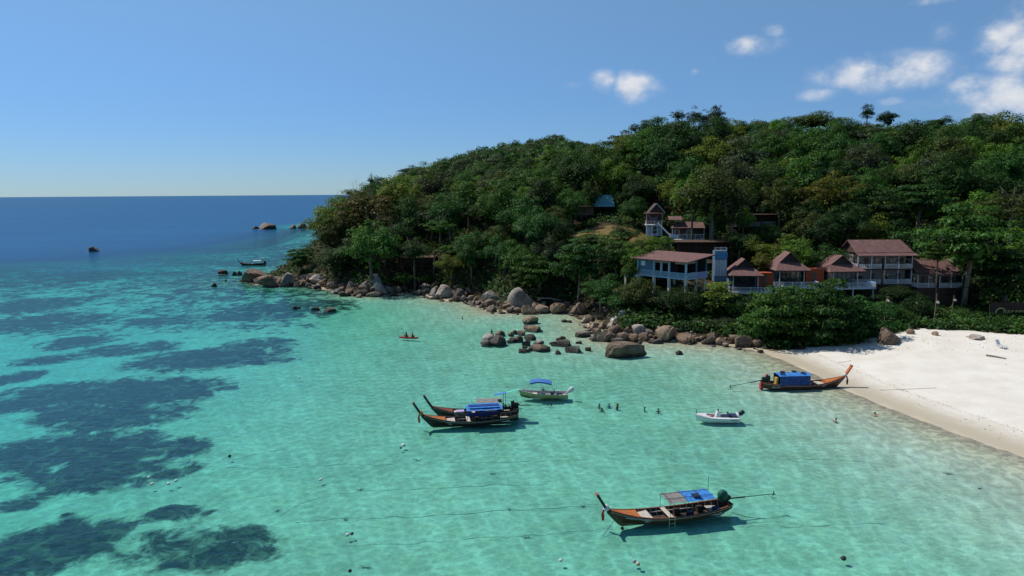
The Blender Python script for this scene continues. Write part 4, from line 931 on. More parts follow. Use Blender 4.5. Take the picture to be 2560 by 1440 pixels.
boulder(2268, 2289, 821, 835, 'round', 'tan', 'small tan rock behind the sloping beach boulder')
boulder(2333, 2350, 826, 839, 'block', 'tan', 'small brown rock on bare sand at the back of the beach')
boulder(2430, 2470, 838, 850, 'slab', 'pale', 'low pale rock half buried in sand near the lounger')
boulder(218, 244, 615, 629, 'round', 'dark', 'lone dark rock far out in the open sea')
rocks('in the far rocky islet', [(638, 690, 560, 573, 'slab', 'brown'), (646, 672, 556, 570, 'crag', 'pale'), (628, 648, 565, 573, 'crag', 'dark')])
rocks('in the far rock point behind the headland', [(720, 744, 561, 571, 'crag', 'brown'), (740, 768, 556, 570, 'crag', 'brown'), (762, 786, 549, 569, 'crag', 'brown'), (782, 808, 546, 568, 'crag', 'tan')])
rocks('among the dark rocks awash off the headland tip', [(540, 568, 674, 685, 'slab', 'dark'), (577, 592, 678, 687, 'crag', 'dark'), (590, 606, 678, 687, 'crag', 'dark'), (526, 542, 707, 716, 'crag', 'dark'), (560, 567, 699, 703, 'crag', 'dark')])
rocks('among the rocks awash in the bay', [(730, 746, 763, 772, 'round', 'dark'), (745, 753, 764, 771, 'crag', 'dark'), (775, 800, 767, 775, 'slab', 'dark', None, 0, {'sink': .45}), (800, 840, 768, 778, 'slab', 'dark', None, 0, {'sink': .55})])

# more of the same heap: wedged stones filling the band along the water
rgf = random.Random(77)
def fill(zone, x0, x1, n, up, wlo, whi, cols, kinds_=('block', 'crag', 'slab', 'block')):
    for k in range(n):
        px = x0 + (x1 - x0) * (k + rgf.uniform(.1, .9)) / n; py = float(np.interp(px, [a for a, _ in shore_px], [b_ for _, b_ in shore_px])) + rgf.uniform(-up, 4); w = rgf.uniform(wlo, whi)
        boulder(px - w / 2, px + w / 2, py - w * rgf.uniform(.5, .85), py, rgf.choice(kinds_), rgf.choice(cols), None, rgf.uniform(-.4, .3), zone=zone)
fill('at the tip of the headland', 610, 850, 20, 16, 16, 34, ('brown', 'tan', 'grey', 'dark')); fill('in the middle of the headland shore', 850, 1000, 12, 18, 16, 32, ('brown', 'grey', 'tan', 'dark')); fill('beside the small pocket of sand', 1060, 1195, 10, 16, 14, 28, ('brown', 'grey', 'tan'))
fill('on the shore below the dense trees', 1195, 1450, 16, 14, 14, 30, ('brown', 'tan', 'tan', 'grey')); fill('in the boulder heap below the footbridge', 1480, 1880, 14, 12, 14, 26, ('tan', 'brown', 'tan'), ('round', 'block', 'round'))
for k in range(12):
    px, py = rgf.uniform(1215, 1475), rgf.uniform(838, 880); w = rgf.uniform(14, 30); boulder(px - w / 2, px + w / 2, py - w * .45, py, rgf.choice(('slab', 'block', 'slab')), rgf.choice(('brown', 'dark', 'tan')), zone='in the rock spur off the inlet')
# rubble: the small stones between the boulders
rgn = np.random.default_rng(9); vv, ff, off = [], [], 0
tries = 0; n_st = 0; shp = [G(a, b) for a, b in shore_px[:31]]
for i in range(len(shp) - 1):
    L = (shp[i + 1] - shp[i]).length
    for k in range(int(L * 3.2)):
        t = rgn.random(); q = shp[i].lerp(shp[i + 1], t); nn = Vector((-(shp[i + 1] - shp[i]).y, (shp[i + 1] - shp[i]).x, 0)).normalized()
        q = q + nn * float(rgn.uniform(-2.2, 6.0)); s = float(rgn.uniform(.16, .6)) ** 1.0
        v = ICO1 * rgn.uniform(.7, 1.2, (len(ICO1), 1)) * np.array([s * rgn.uniform(.9, 1.6), s * rgn.uniform(.8, 1.3), s * rgn.uniform(.5, .9)])
        a = rgn.uniform(0, 6.28); v = v @ np.array([[math.cos(a), math.sin(a), 0], [-math.sin(a), math.cos(a), 0], [0, 0, 1]])
        vv.append(v + np.array([q.x, q.y, max(tz(q.x, q.y), -.25) + s * .15])); ff.append(ICOF1 + off); off += len(ICO1)
me = np_mesh('rubble', np.concatenate(vv), np.concatenate(ff)); me.materials.append(RM['brown']); me.materials.append(RM['grey']); me.materials.append(RM['tan'])
me.polygons.foreach_set('material_index', np.repeat(rgn.integers(0, 3, len(ff)), len(ICOF1)).astype(np.int32))
tag(obj('rubble', me), 'small stones strewn between the shore boulders', kind='stuff')

# foam where the swell meets rock
m = MT('foam'); m.flat = True; n = m.noise(2.4, 6, .7, m.pos()); m.bsdf.inputs['Base Color'].default_value = (.78, .8, .8, 1); m.bsdf.inputs['Roughness'].default_value = .9
tr_ = m.N('ShaderNodeBsdfTransparent'); mx = m.N('ShaderNodeMixShader')
m.l.new(m.math('MULTIPLY', m.ramp(n, .5, .66), m.attr('edge')), mx.inputs[0]); m.l.new(tr_.outputs[0], mx.inputs[1]); m.l.new(m.bsdf.outputs[0], mx.inputs[2]); m.l.new(mx.outputs[0], m.out.inputs['Surface'])
fv, fq, fe = [], [], []
for px, py, w, h in ((815, 722, 34, 6), (840, 732, 24, 6), (690, 718, 40, 5), (640, 712, 40, 4), (792, 771, 36, 7), (800, 780, 30, 5), (1275, 791, 30, 5), (1390, 880, 30, 7), (1441, 875, 36, 6), (1275, 850, 24, 6), (1290, 778, 26, 6), (1212, 862, 40, 5), (222, 628, 20, 3), (655, 573, 50, 3), (1590, 891, 60, 4), (552, 686, 30, 4), (900, 742, 60, 4), (1185, 762, 30, 4), (1985, 909, 34, 3), (2015, 923, 38, 3), (2062, 946, 40, 3), (2132, 979, 44, 3), (2235, 1022, 46, 4), (2345, 1064, 50, 4), (2470, 1112, 60, 4)):
    c = G(px, py, .02); a = w / ppm(c.y) / 2; b = (G(px, py - h / 2, .02).y - G(px, py + h / 2, .02).y) / 2; base = len(fv); fv.append((c.x, c.y, .02)); fe.append(1)
    for k in range(16):
        t = 2 * math.pi * k / 16; fv.append((c.x + a * math.cos(t), c.y + b * math.sin(t), .02)); fe.append(0)
    fq += [(base, base + 1 + k, base + 1 + (k + 1) % 16) for k in range(16)]
me = np_mesh('foam', fv, np.array(fq)); fattr(me, 'edge', fe); tag(obj('foam', me, m.m), 'white foam where the swell breaks on rocks', kind='stuff')
# ------------------------------------------------------------------ buildings
m = MT('roof_shingle'); v = m.objco(); n1 = m.noise(1.2, 6, .65, v); n2 = m.noise(9, 4, .6, v)
c = m.mix(m.ramp(n1, .3, .7), (.108, .046, .040), (.175, .085, .072)); c = m.mix(m.ramp(n2, .5, .75, 0, .5), c, (.10, .05, .045)); c = m.mix(m.ramp(m.noise(.5, 5, .6, v), .55, .75, 0, .5), c, (.24, .17, .14))
m.put(m.bsdf.inputs['Base Color'], c); m.bsdf.inputs['Roughness'].default_value = .85; m.l.new(m.bump(n2, .5, .05), m.bsdf.inputs['Normal']); ROOF = m.m
WHITE = flat_mat('white_paint', (.78, .78, .78), .6, .08, 3, dirt=(.42, .40, .36)); CREAM = flat_mat('cream_post', (.72, .65, .50), .7, .1, 3, dirt=(.32, .27, .2))
PALEBLUE = flat_mat('pale_blue_paint', (.40, .55, .66), .6, .12, 4, dirt=(.2, .3, .38)); BLUE = flat_mat('blue_sheet', (.06, .24, .52), .5, .1, 3)
BLUEGREY = flat_mat('blue_grey_paint', (.10, .17, .24), .65, .15, 3); DARKIN = flat_mat('dark_trim_and_shade', (.035, .033, .034), .9, .3, 2); LAVENDER = flat_mat('lavender_panel', (.34, .34, .55), .65, .1, 3)
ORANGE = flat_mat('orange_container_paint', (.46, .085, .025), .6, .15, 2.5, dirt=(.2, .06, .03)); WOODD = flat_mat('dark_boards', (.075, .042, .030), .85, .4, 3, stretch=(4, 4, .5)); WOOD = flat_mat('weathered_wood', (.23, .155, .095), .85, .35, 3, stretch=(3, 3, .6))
GLASS = flat_mat('dark_glass', (.02, .028, .032), .08, .2, 2, spec=.6); PLASTER = flat_mat('pale_plaster', (.21, .205, .20), .8, .08, 2, dirt=(.33, .31, .28)); GREYW = flat_mat('grey_white_rail', (.60, .61, .64), .65, .1, 3)
TURQ = flat_mat('turquoise_sheet', (.22, .50, .52), .55, .15, 3); BAMBOO = flat_mat('bamboo', (.30, .225, .14), .75, .3, 6); CONCRETE = flat_mat('concrete', (.46, .44, .40), .85, .15, 2, dirt=(.28, .26, .23)); BLIND = flat_mat('beige_blind', (.42, .37, .28), .8, .1, 3)
ROPE = flat_mat('rope', (.16, .14, .11), .9, .3, 8); HAMM = flat_mat('hammock_cloth', (.09, .10, .11), .9, .2, 4); HAMMB = flat_mat('blue_hammock_cloth', (.20, .26, .52), .9, .2, 4)
DOORW = flat_mat('brown_door', (.12, .07, .05), .7, .25, 3); GOLD = flat_mat('gold_paint', (.72, .52, .14), .45, .15, 6); CORR = flat_mat('corrugated_blue', (.08, .25, .45), .5, .12, 3)

def railing(parent, pts, h=1.0, mat=WHITE, gap=.16, post=1.9, z=0.0, bar=.035, name='railing', mid=False):
    """posts and rails, with the thin balusters as a sub-part"""
    mb, bal = MB(), MB()
    for a, b in zip(pts[:-1], pts[1:]):
        a, b = Vector((a[0], a[1], z)), Vector((b[0], b[1], z)); L = (b - a).length; n = max(1, round(L / post))
        for i in range(n + 1): q = a.lerp(b, i / n); mb.box((q.x, q.y, z + h / 2 + .03), (.09, .09, h + .06))
        mb.bar(a + Vector((0, 0, h)), b + Vector((0, 0, h)), .07, .06); mb.bar(a + Vector((0, 0, .12)), b + Vector((0, 0, .12)), .05, .05)
        if mid: mb.bar(a + Vector((0, 0, h * .55)), b + Vector((0, 0, h * .55)), .045, .045)
        k = int(L / gap)
        for i in range(1, k): q = a.lerp(b, i / k); bal.box((q.x, q.y, z + h / 2 + .05), (bar, bar, h - .16))
    r = mb.build(name, mat, parent)
    bal.build('balusters', mat, r, kind='stuff'); return r
def stair(parent, a, b, w=1.0, n=10, mat=GREYW, name='stair'):
    mb = MB(); a, b = Vector(a), Vector(b); d = b - a; side = Vector((d.y, -d.x, 0)).normalized() * (w / 2)
    for i in range(n): q = a.lerp(b, (i + .5) / n); mb.bar(q - side, q + side, .30, .05)
    for s in (-1, 1): mb.bar(a + side * s, b + side * s, .06, .22)
    return mb.build(name, mat, parent)
def hammock(loc, rz, span, sag, label, mat, w=.7):
    mb = MB(); n = 12; prev = None; vs = []; fs = []
    for i in range(n + 1):
        t = i / n; x = (t - .5) * span; z = -sag * (1 - (2 * t - 1) ** 2); ww = w * (.08 + .92 * math.sin(math.pi * t) ** .7) / 2
        for j in (-1, -.35, .35, 1): vs.append((x, j * ww, z + .14 * abs(j) * math.sin(math.pi * t)))
    for i in range(n):
        for j in range(3): fs.append((i * 4 + j, i * 4 + j + 1, i * 4 + j + 5, i * 4 + j + 4))
    mb.add(vs, fs); r = empty('hammock', loc, rz, label, 'hammock', 'hammocks on the balconies')
    mb.build('cloth', mat, r, True)
    c = MB()
    for s in (-1, 1): c.tube([(s * span / 2, 0, 0), (s * (span / 2 + .35), 0, .3)], .02, 4)
    c.build('cord', ROPE, r); return r
def hip_gablet(mb_roof, w, d, rise, ov, gy, gz):
    """roof with a small gable set over the front hip; origin at front eave centre, z=0 eave. returns the gable triangle"""
    hw = w / 2 + ov; y0, y1 = -ov, d + ov; apex_f = (0, gy, rise); apex_b = (0, d * .82, rise); t = gz / rise
    gl, gr = (-hw * (1 - t), gy, gz), (hw * (1 - t), gy, gz)
    L0, R0, L1, R1 = (-hw, y0, 0), (hw, y0, 0), (-hw, y1, 0), (hw, y1, 0)
    th = .12
    def face(*p):
        mb_roof.slab(p, th)
    face(L0, R0, gr, gl)                       # front hip
    face(L0, gl, (-.001, gy - .55, rise), (-.001, d * .82, rise), L1) if False else None
    for s in (-1, 1):
        a0, g0, a1 = (s * hw, y0, 0), (s * hw * (1 - t), gy, gz), (s * hw, y1, 0)
        ov_f = (0, gy - .55, rise); g_o = (s * hw * (1 - t), gy - .42, gz)
        vs = [a0, g0, apex_f, apex_b, a1]
        if s > 0: vs = vs[::-1]
        face(*vs)
        rim = [g_o, ov_f, apex_f, g0]
        face(*(rim if s < 0 else rim[::-1]))
    face(L1, apex_b, R1)
    return [(-hw * (1 - t) * .96, gy + .06, gz + .03), (hw * (1 - t) * .96, gy + .06, gz + .03), (0, gy + .06, rise - .1)]

def bungalow(px, deck_y, D, label, w=5.4, roof_w=6.1, d=6.0, eave=3.5, rise=3.1, deckx=(-3.2, 3.2), rz=0.0, glazed=False, stilts=2.6, ov=.85):
    o = P(px, deck_y, D); r = empty('bungalow', o, rz, label, 'bungalow', 'stilted bungalows above the beach')
    # deck
    mb = MB(); x0, x1 = deckx
    nb = 14
    for i in range(nb): mb.b2((x0, -1.6 + i * (d + 1.6) / nb + .012, -.09), (x1, -1.6 + (i + 1) * (d + 1.6) / nb, 0))
    mb.b2((x0, -1.62, -.36), (x1, -1.5, -.095)); mb.build('deck', GREYW, r)
    for sx in (x0 + .4, (x0 + x1) / 2, x1 - .4):
        for sy in (-1.2, d - 1): MB().box((sx, sy, -.36 - stilts / 2), (.22, .22, stilts)).build('stilt', GREYW, r)
    railing(r, [(x0 + .06, d * .35), (x0 + .06, -1.5), (x1 - .06, -1.5), (x1 - .06, d * .35)], 1.0, WHITE)
    # posts, walls
    for sx in (-w / 2, w / 2): MB().box((sx, -.9, eave / 2), (.14, .14, eave)).build('post', GREYW, r)
    wy = 1.4
    wall = MB(); wall.b2((-w / 2, d - .2, 0), (w / 2, d, eave)); wall.b2((-w / 2 - .08, wy, 0), (-w / 2 + .08, d, eave)); wall.b2((w / 2 - .08, wy, 0), (w / 2 + .08, d, eave)); wall.b2((-w / 2, wy, eave - .5), (w / 2, wy + .1, eave)); wall.build('wall', PLASTER if glazed else BLUEGREY, r)
    fr = MB(); n = 5
    for i in range(n + 1): x = -w / 2 + .15 + (w - .3) * i / n; fr.box((x, wy, (eave - .5) / 2), (.08, .09, eave - .5))
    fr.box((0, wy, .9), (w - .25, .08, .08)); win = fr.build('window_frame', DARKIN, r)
    for i in range(n):
        x = -w / 2 + .15 + (w - .3) * (i + .5) / n
        MB().box((x, wy + .02, (eave - .5) / 2), ((w - .3) / n - .09, .03, eave - .55)).build('pane', PLASTER if glazed and i not in (0,) else GLASS, win)
    MB().b2((-w / 2 + .1, wy + .4, .002), (w / 2 - .1, d - .25, .03)).build('floor', WOODD, r)
    # roof
    rm = MB(); tri = None; tmp = MB()
    tri = hip_gablet(tmp, roof_w, d + .6, rise, ov, 2.2, rise * .42)
    tmp.v = [(a, b - 1.1, c + eave) for a, b, c in tmp.v]
    ro = tmp.build('roof', ROOF, r)
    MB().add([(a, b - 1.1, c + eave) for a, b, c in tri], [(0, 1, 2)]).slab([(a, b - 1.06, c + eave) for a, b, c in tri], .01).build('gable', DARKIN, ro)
    fb = MB(); a = Vector((-roof_w / 2 - ov, -1.1 - ov, eave - .12)); b = Vector((roof_w / 2 + ov, -1.1 - ov, eave - .12)); fb.bar(a, b, .05, .2); fb.build('fascia', WOODD, ro)
    return r
bungalow(1861, 728, 146, 'lowest bungalow, nearest the pavilion, with a hammock on its dark porch', w=5.0, roof_w=5.2, deckx=(-3.3, 5.2), rz=R(-7), rise=3.2)
bungalow(1975, 715, 147, 'middle bungalow between two orange containers', w=5.0, roof_w=5.6, deckx=(-3.7, 5.4), rz=R(-3), rise=3.6)
bungalow(2106, 717, 149, 'third bungalow with white glazed front and open corner deck', w=5.4, roof_w=6.4, deckx=(-3.2, 6.6), rz=R(5), rise=3.2, glazed=True)
a = P(1853, 712, 146); hammock(a + Vector((.4, -.35, 1.2)), 0, 4.2, 1.3, 'dark hammock slung across the lowest bungalow porch', HAMM)
a = P(1973, 700, 147); hammock(a + Vector((.2, -.35, 1.1)), 0, 4.4, 1.3, 'dark hammock slung across the middle bungalow porch', HAMM)
a = P(2104, 700, 149); hammock(a + Vector((.3, -.35, 1.1)), .15, 4.4, 1.2, 'dark hammock slung before the white glazed bungalow front', HAMM)

def container(px, base_y, D, w, label, rz=0.0, h=2.9, d=2.6):
    o = P(px, base_y, D); r = empty('shipping_container', o, rz, label, 'container', 'orange containers between the bungalows')
    mb = MB(); n = int(w / .17)
    mb.b2((-w / 2, .06, .1), (w / 2, d - .06, h - .06))
    for i in range(n): x = -w / 2 + w * (i + .5) / n; mb.b2((x - .05, .0, .14), (x + .05, .06, h - .14)); mb.b2((x - .05, d - .06, .14), (x + .05, d, h - .14))
    for y in np.arange(.2, d - .1, .17): mb.b2((w / 2, y, .14), (w / 2 + .04, y + .1, h - .14)); mb.b2((-w / 2 - .04, y, .14), (-w / 2, y + .1, h - .14))
    mb.build('body', ORANGE, r)
    f = MB()
    for z in (.07, h - .07): f.b2((-w / 2 - .06, -.03, z - .07), (w / 2 + .06, .065, z + .07))
    for x in (-w / 2, w / 2): f.b2((x - .07, -.035, .0), (x + .07, .07, h))
    f.build('corner_frame', ORANGE, r)
    dd = MB().b2((-.55, -.05, .1), (.35, -.005, 2.3)).build('door', DOORW, r); MB().b2((.22, -.09, 1.1), (.28, -.052, 1.25)).build('handle', GREYW, dd)
    return r
container(1912, 716, 147, 3.2, 'orange container at the side of the lowest bungalow', R(-5))
container(2036, 708, 148, 3.5, 'orange container left of the white glazed bungalow', R(-4), 3.1)

# the open pavilion: near corner at the origin, x along the seaward right face, y along the left face
def pavilion():
    yaw = R(40); o = P(1715, 697, 141.2)
    r = empty('pavilion', o, yaw, 'open blue pavilion restaurant on cream posts with a flat brown roof', 'building')
    Lx, Ly, H = 7.4, 13.0, 3.55
    mb = MB(); mb.b2((0, 0, -.30), (Lx, Ly, 0)); mb.build('deck', PALEBLUE, r)
    for y in (0.25, 4.4, 8.3, 12.4): MB().b2((.02, y - .25, -4.6), (.52, y + .25, .55)).build('column', CREAM, r)
    for x in (4.0, 7.0): MB().b2((x - .2, .3, -3.6), (x + .2, .7, -.305)).build('column', CREAM, r)
    for y in (8.0, 12.4): MB().b2((6.6, y - .2, -3.6), (7.0, y + .2, -.305)).build('column', CREAM, r)
    for y in (.2, 4.4, 6.4, 8.3, 12.6): MB().b2((.05, y - .16, 0), (.37, y + .16, H - .02)).build('post', PALEBLUE, r)
    for x in (3.7, 7.1): MB().b2((x - .12, .05, 0), (x + .12, .3, H)).build('post', BLUEGREY, r)
    for a, b in (((.0, 0.0), (.0, Ly)), ((0.06, -.0), (3.7, -.0))): railing(r, [a, b], 1.05, PALEBLUE, .15, 2.1, bar=.06)
    p = MB()
    for i in range(22): p.b2((3.75 + i * .165, -.05, -.2), (3.75 + i * .165 + .14, .03, 1.05))
    p.build('lavender_panel', LAVENDER, r)
    w = MB(); w.b2((Lx - .15, 0.2, 0), (Lx, Ly, H + .4)); w.b2((.4, Ly - .15, 0), (Lx - .16, Ly, H)); w.b2((3.2, 4.6, 0), (3.3, Ly - .2, H + .1)); w.build('wall', DARKIN, r)  # near-black walls: the shade of the open interior is put into their colour
    sc_ = MB().b2((.1, 8.6, .6), (.2, 12.3, H - .05)).build('notice_wall', BLUEGREY, r); MB().b2((.05, 10.6, 1.9), (.095, 11.7, 2.9)).build('notice', WHITE, sc_)
    for y0, y1 in ((.5, 2.9), (4.7, 6.1), (6.7, 8.1)): MB().b2((.18, y0, H - .75), (.24, y1, H - .2)).build('roller_blind', BLIND, r)
    MB().b2((.6, .16, H - .6), (3.2, .22, H - .15)).build('roller_blind', BLIND, r)
    for (x, y) in ((1.6, 1.4), (1.6, 3.6), (1.6, 6.0), (5.0, 1.5), (5.0, 3.6)):
        t = MB(); t.box((x, y, .74), (.9, .9, .05)); t.box((x, y, .36), (.08, .08, .72)); t.box((x, y, .03), (.45, .45, .05)); t.build('table', WOODD, r)
    rf = MB(); z0, z1 = H, H + .95; ov = 1.0
    rf.slab([(-ov, -ov, z0 - .1), (Lx + ov, -ov, z1), (Lx + ov, Ly + ov, z1), (-ov, Ly + ov, z0 - .1)], .16); ro = rf.build('roof', ROOF, r)
    fa = MB(); fa.bar((-ov - .03, -ov - .02, z0 - .19), (-ov - .03, Ly + ov, z0 - .19), .05, .2); fa.bar((-ov - .06, -ov - .03, z0 - .19), (Lx + ov, -ov - .03, z1 - .1), .05, .2); fa.build('fascia', WOODD, ro)
    # lower side terrace at the far left end
    t = MB(); t.b2((-.2, Ly + .05, -.9), (2.6, Ly + 3.0, -.6)); t.build('side_terrace', PALEBLUE, r)
    MB().b2((-.2, Ly + .1, -.595), (-.05, Ly + 3, .2)).build('parapet', PALEBLUE, r); MB().b2((-.15, Ly + 2.7, -4.2), (.3, Ly + 3.1, .3)).build('column', CREAM, r)
    return r
pavilion()
def lattice_tower():
    o = P(1801, 690, 148); r = empty('service_tower', o, R(-4), 'pale blue lattice screen with corrugated sheet above, right of the pavilion', 'building')
    MB().b2((-1.25, .12, -1.2), (1.25, 2.4, 5.3)).build('wall', BLUEGREY, r)
    s = MB().b2((-1.28, .0, 0), (1.28, .1, 3.45)).build('screen', GREYW, r); g = MB()
    for i in range(6): g.b2((-1.28 + i * .5, -.05, 0), (-1.22 + i * .5, -.005, 3.45))
    for k in range(7): g.b2((-1.28, -.06, .02 + k * .55), (1.28, -.052, .08 + k * .55))
    g.build('lattice', BLUEGREY, s)
    c = MB()
    for i in range(16): c.b2((-1.3 + i * .165, -.06, 3.6), (-1.3 + i * .165 + .11, .1, 5.0))
    c.b2((-1.3, .02, 3.6), (1.34, .11, 5.0)); c.build('corrugated_panel', CORR, r)
    railing(r, [(-1.2, .3), (1.2, .3)], .7, GREYW, .3, 1.2, 5.3); return r
lattice_tower()

def gallery(px, base_y, D, w, label, name, rz=0.0, two=True, ridge=3.2, d=6.5, h=3.2, up=3.35, skirt=True):
    """long verandah house: ridge parallel to the front, sheet roof in two steps"""
    o = P(px, base_y, D); r = empty(name, o, rz, label, 'house')
    lv = [0, up] if two else [0]
    for k, z in enumerate(lv):
        mb = MB(); mb.b2((-w / 2, -1.8, z - .28), (w / 2, d, z)); mb.build('deck', WOODD, r)
        wl_ = MB(); wl_.b2((-w / 2 + .2, .9, z), (w / 2 - .2, 1.0, z + 2.9)); wl_.b2((-w / 2 + .2, 1.01, z), (-w / 2 + .35, d - .2, z + 2.9)); wl_.b2((w / 2 - .35, 1.01, z), (w / 2 - .2, d - .2, z + 2.9)); wl_.build('wall', PLASTER, r)
        n = 6 if not (two and k == 0) else 4
        for i in range(n):
            x = -w / 2 + .2 + (w - .4) * (i + .5) / n
            if i % 2 == 1:
                dr = MB().b2((x - .5, .82, z + .02), (x + .5, .895, z + 2.15)).build('door', DOORW, r); MB().b2((x + .36, .77, z + 1.0), (x + .42, .815, z + 1.12)).build('handle', GREYW, dr)
            else:
                fr = MB(); fr.b2((x - .75, .83, z + .5), (x + .75, .893, z + 2.2)); fo = fr.build('window_frame', DARKIN, r)
                for s in (-1, 1): MB().b2((x + s * .36 - .32, .80, z + .58), (x + s * .36 + .32, .825, z + 2.12)).build('pane', GLASS, fo)
        for i in range(5): x = -w / 2 + .15 + (w - .3) * i / 4; MB().b2((x - .07, -1.72, z), (x + .07, -1.58, z + 3.0)).build('post', GREYW, r)
        q = .8
        railing(r, [(-w / 2 + .1, .6), (-w / 2 + .1, -1.72), (-q, -1.72)], 1.0, WHITE, .2, 2.6, z, .06); railing(r, [(q * .3, -1.72), (w / 2 - .1, -1.72), (w / 2 - .1, .6)], 1.0, WHITE, .2, 2.6, z, .06)
    ez = lv[-1] + 2.95
    t = MB(); t.slab([(-w / 2 - .3, -1.35, ez + .55), (w / 2 + .3, -1.35, ez + .55), (w / 2 - .3, d * .55, ez + ridge), (-w / 2 - .1, d * .55, ez + ridge)], .14)
    t.slab([(-w / 2 - .1, d * .55, ez + ridge), (w / 2 - .3, d * .55, ez + ridge), (w / 2 + .3, d + 1, ez + .3), (-w / 2 - .3, d + 1, ez + .3)], .14); ro = t.build('roof', ROOF, r)
    s = MB(); s.slab([(-w / 2 - .3, -2.9, ez + .02), (w / 2 + .75, -2.9, ez + .02), (w / 2 + .5, -1.38, ez + .42), (-w / 2 - .3, -1.38, ez + .42)], .1); s.build('roof_skirt', ROOF, r)
    g = MB()
    for sx in (-1, 1): g.add([(sx * (w / 2 - .5), -1.0, ez + .3), (sx * (w / 2 - .5), d + .5, ez + .3), (sx * (w / 2 - .5), d * .55, ez + ridge - .25)], [(0, 1, 2)])
    g.build('gable', WOODD, ro)
    st = MB(); st.b2((-w / 2 + .3, -1.4, -4.8), (w / 2 - .3, -1.2, -.29))
    return r, st
r, st = gallery(2200, 708, 153, 11.8, 'two-storey verandah house with white balustrades and long brown roof', 'verandah_house', R(-2), True, 3.0)
sk = st.build('skirting', WOODD, r)
r, st = gallery(2338, 717, 151.5, 9.6, 'single-storey terrace house half hidden by the great tree', 'terrace_house', R(-3), False, 3.0, up=0)
b = MB()
for i in range(40): b.b2((-5.4 + i * .34, -1.75 - .04 * (i % 2), -5.6), (-5.4 + i * .34 + .31, -1.6, -.3))
b.build('plank_wall', WOODD, r)
a = P(2215, 684, 152.4); hammock(a + Vector((0, -1.6, .4)), 0, 4.6, 1.0, 'hammock on the ground-floor verandah of the two-storey house', HAMM)
a = P(2232, 640, 152.4); hammock(a + Vector((0, -1.4, .0)), 0, 3.0, 1.0, 'hammock on the upper balcony of the two-storey house', HAMM)
a = P(2315, 694, 150.5); hammock(a + Vector((0, -1.3, .5)), 0, 3.4, .9, 'left of the two hammocks on the terrace house', HAMM)
a = P(2362, 694, 150.5); hammock(a + Vector((0, -1.3, .5)), 0, 3.0, .9, 'right of the two hammocks on the terrace house', HAMM)
# white tub deck right of the third bungalow
o = P(2176, 716, 149.5); r = empty('water_tank', o + Vector((0, 0, .0)), 0, 'low white tank with a blue cover on the corner deck', 'tank')
t = MB(); t.tube([(0, 0, 0), (0, 0, .9)], 1.1, 16); t.build('tank_body', WHITE, r); MB().tube([(0, 0, .9), (0, 0, .98)], [1.12, .9], 16).build('lid', BLUE, r)

# upper hut with balcony
def upper_hut():
    D = 184; o = P(1634, 561, D); r = empty('hillside_hut', o, R(-4), 'tall gabled hut with white balcony beside the bare slope', 'hut'); r.scale = (.86, .86, .88)
    w, d = 4.8, 4.6
    MB().b2((-w / 2, -1.8, -.25), (w / 2, d, 0)).build('deck', WHITE, r)
    for x in (-w / 2 + .15, -.6, .9, w / 2 - .15): MB().b2((x - .12, -1.7, -3.4), (x + .12, -1.46, -.255)).build('post', WHITE, r)
    MB().b2((-w / 2 + .5, -.5, -3.4), (w / 2 - .2, -.4, -.255)).build('lower_wall', PALEBLUE, r)
    gl = MB().b2((-.3, -.58, -2.6), (1.3, -.505, -.6)).build('window', GLASS, r); MB().b2((-.35, -.62, -1.7), (1.35, -.585, -1.6)).build('window_bar', WHITE, gl)
    railing(r, [(-w / 2 + .06, .8), (-w / 2 + .06, -1.75), (w / 2 - .06, -1.75), (w / 2 - .06, .6)], 1.1, WHITE, .2, 2.2)
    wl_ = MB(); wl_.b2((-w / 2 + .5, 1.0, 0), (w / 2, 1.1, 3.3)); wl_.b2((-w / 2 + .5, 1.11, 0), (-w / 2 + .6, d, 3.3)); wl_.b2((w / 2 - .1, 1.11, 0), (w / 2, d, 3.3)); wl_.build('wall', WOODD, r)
    dr = MB().b2((.2, .9, .02), (1.2, .99, 2.2)).build('door', GLASS, r); MB().b2((.25, .86, 1), (.32, .895, 1.15)).build('handle', GREYW, dr)
    for x in (-w / 2 + .1, w / 2 - .1): MB().b2((x - .06, -1.6, 0), (x + .06, -1.5, 3.5)).build('post', GREYW, r)
    t = MB(); hw = 2.3; cx = .7
    for s in (-1, 1):
        q = [(cx + s * hw * 1.12, -1.0, 3.45), (cx + s * hw * 1.12, d + .5, 3.45), (cx, d + .5, 6.2), (cx, -1.0, 6.2)]; t.slab(q if s > 0 else q[::-1], .12)
    ro = t.build('roof', WOODD, r)
    MB().add([(cx - 2.1, -.75, 3.5), (cx + 2.1, -.75, 3.5), (cx, -.75, 5.95)], [(0, 1, 2)]).build('gable', WOODD, ro)
    fb = MB()
    for s in (-1, 1): fb.bar((cx + s * hw * 1.12, -1.03, 3.4), (cx, -1.03, 6.16), .05, .18)
    fb.build('barge_board', GREYW, ro)
    MB().slab([(-w / 2 - .7, -2.5, 3.3), (w / 2 + .3, -2.5, 3.3), (w / 2 + .3, -.9, 3.6), (-w / 2 - .7, -.9, 3.6)], .1).build('porch_roof', WOODD, r)
    return o
o = upper_hut(); hammock(P(1631, 540, 183.4) + Vector((0, -1.2, .5)), R(10), 3.0, 1.3, 'blue hammock on the white balcony of the hillside hut', HAMMB, 1.1)
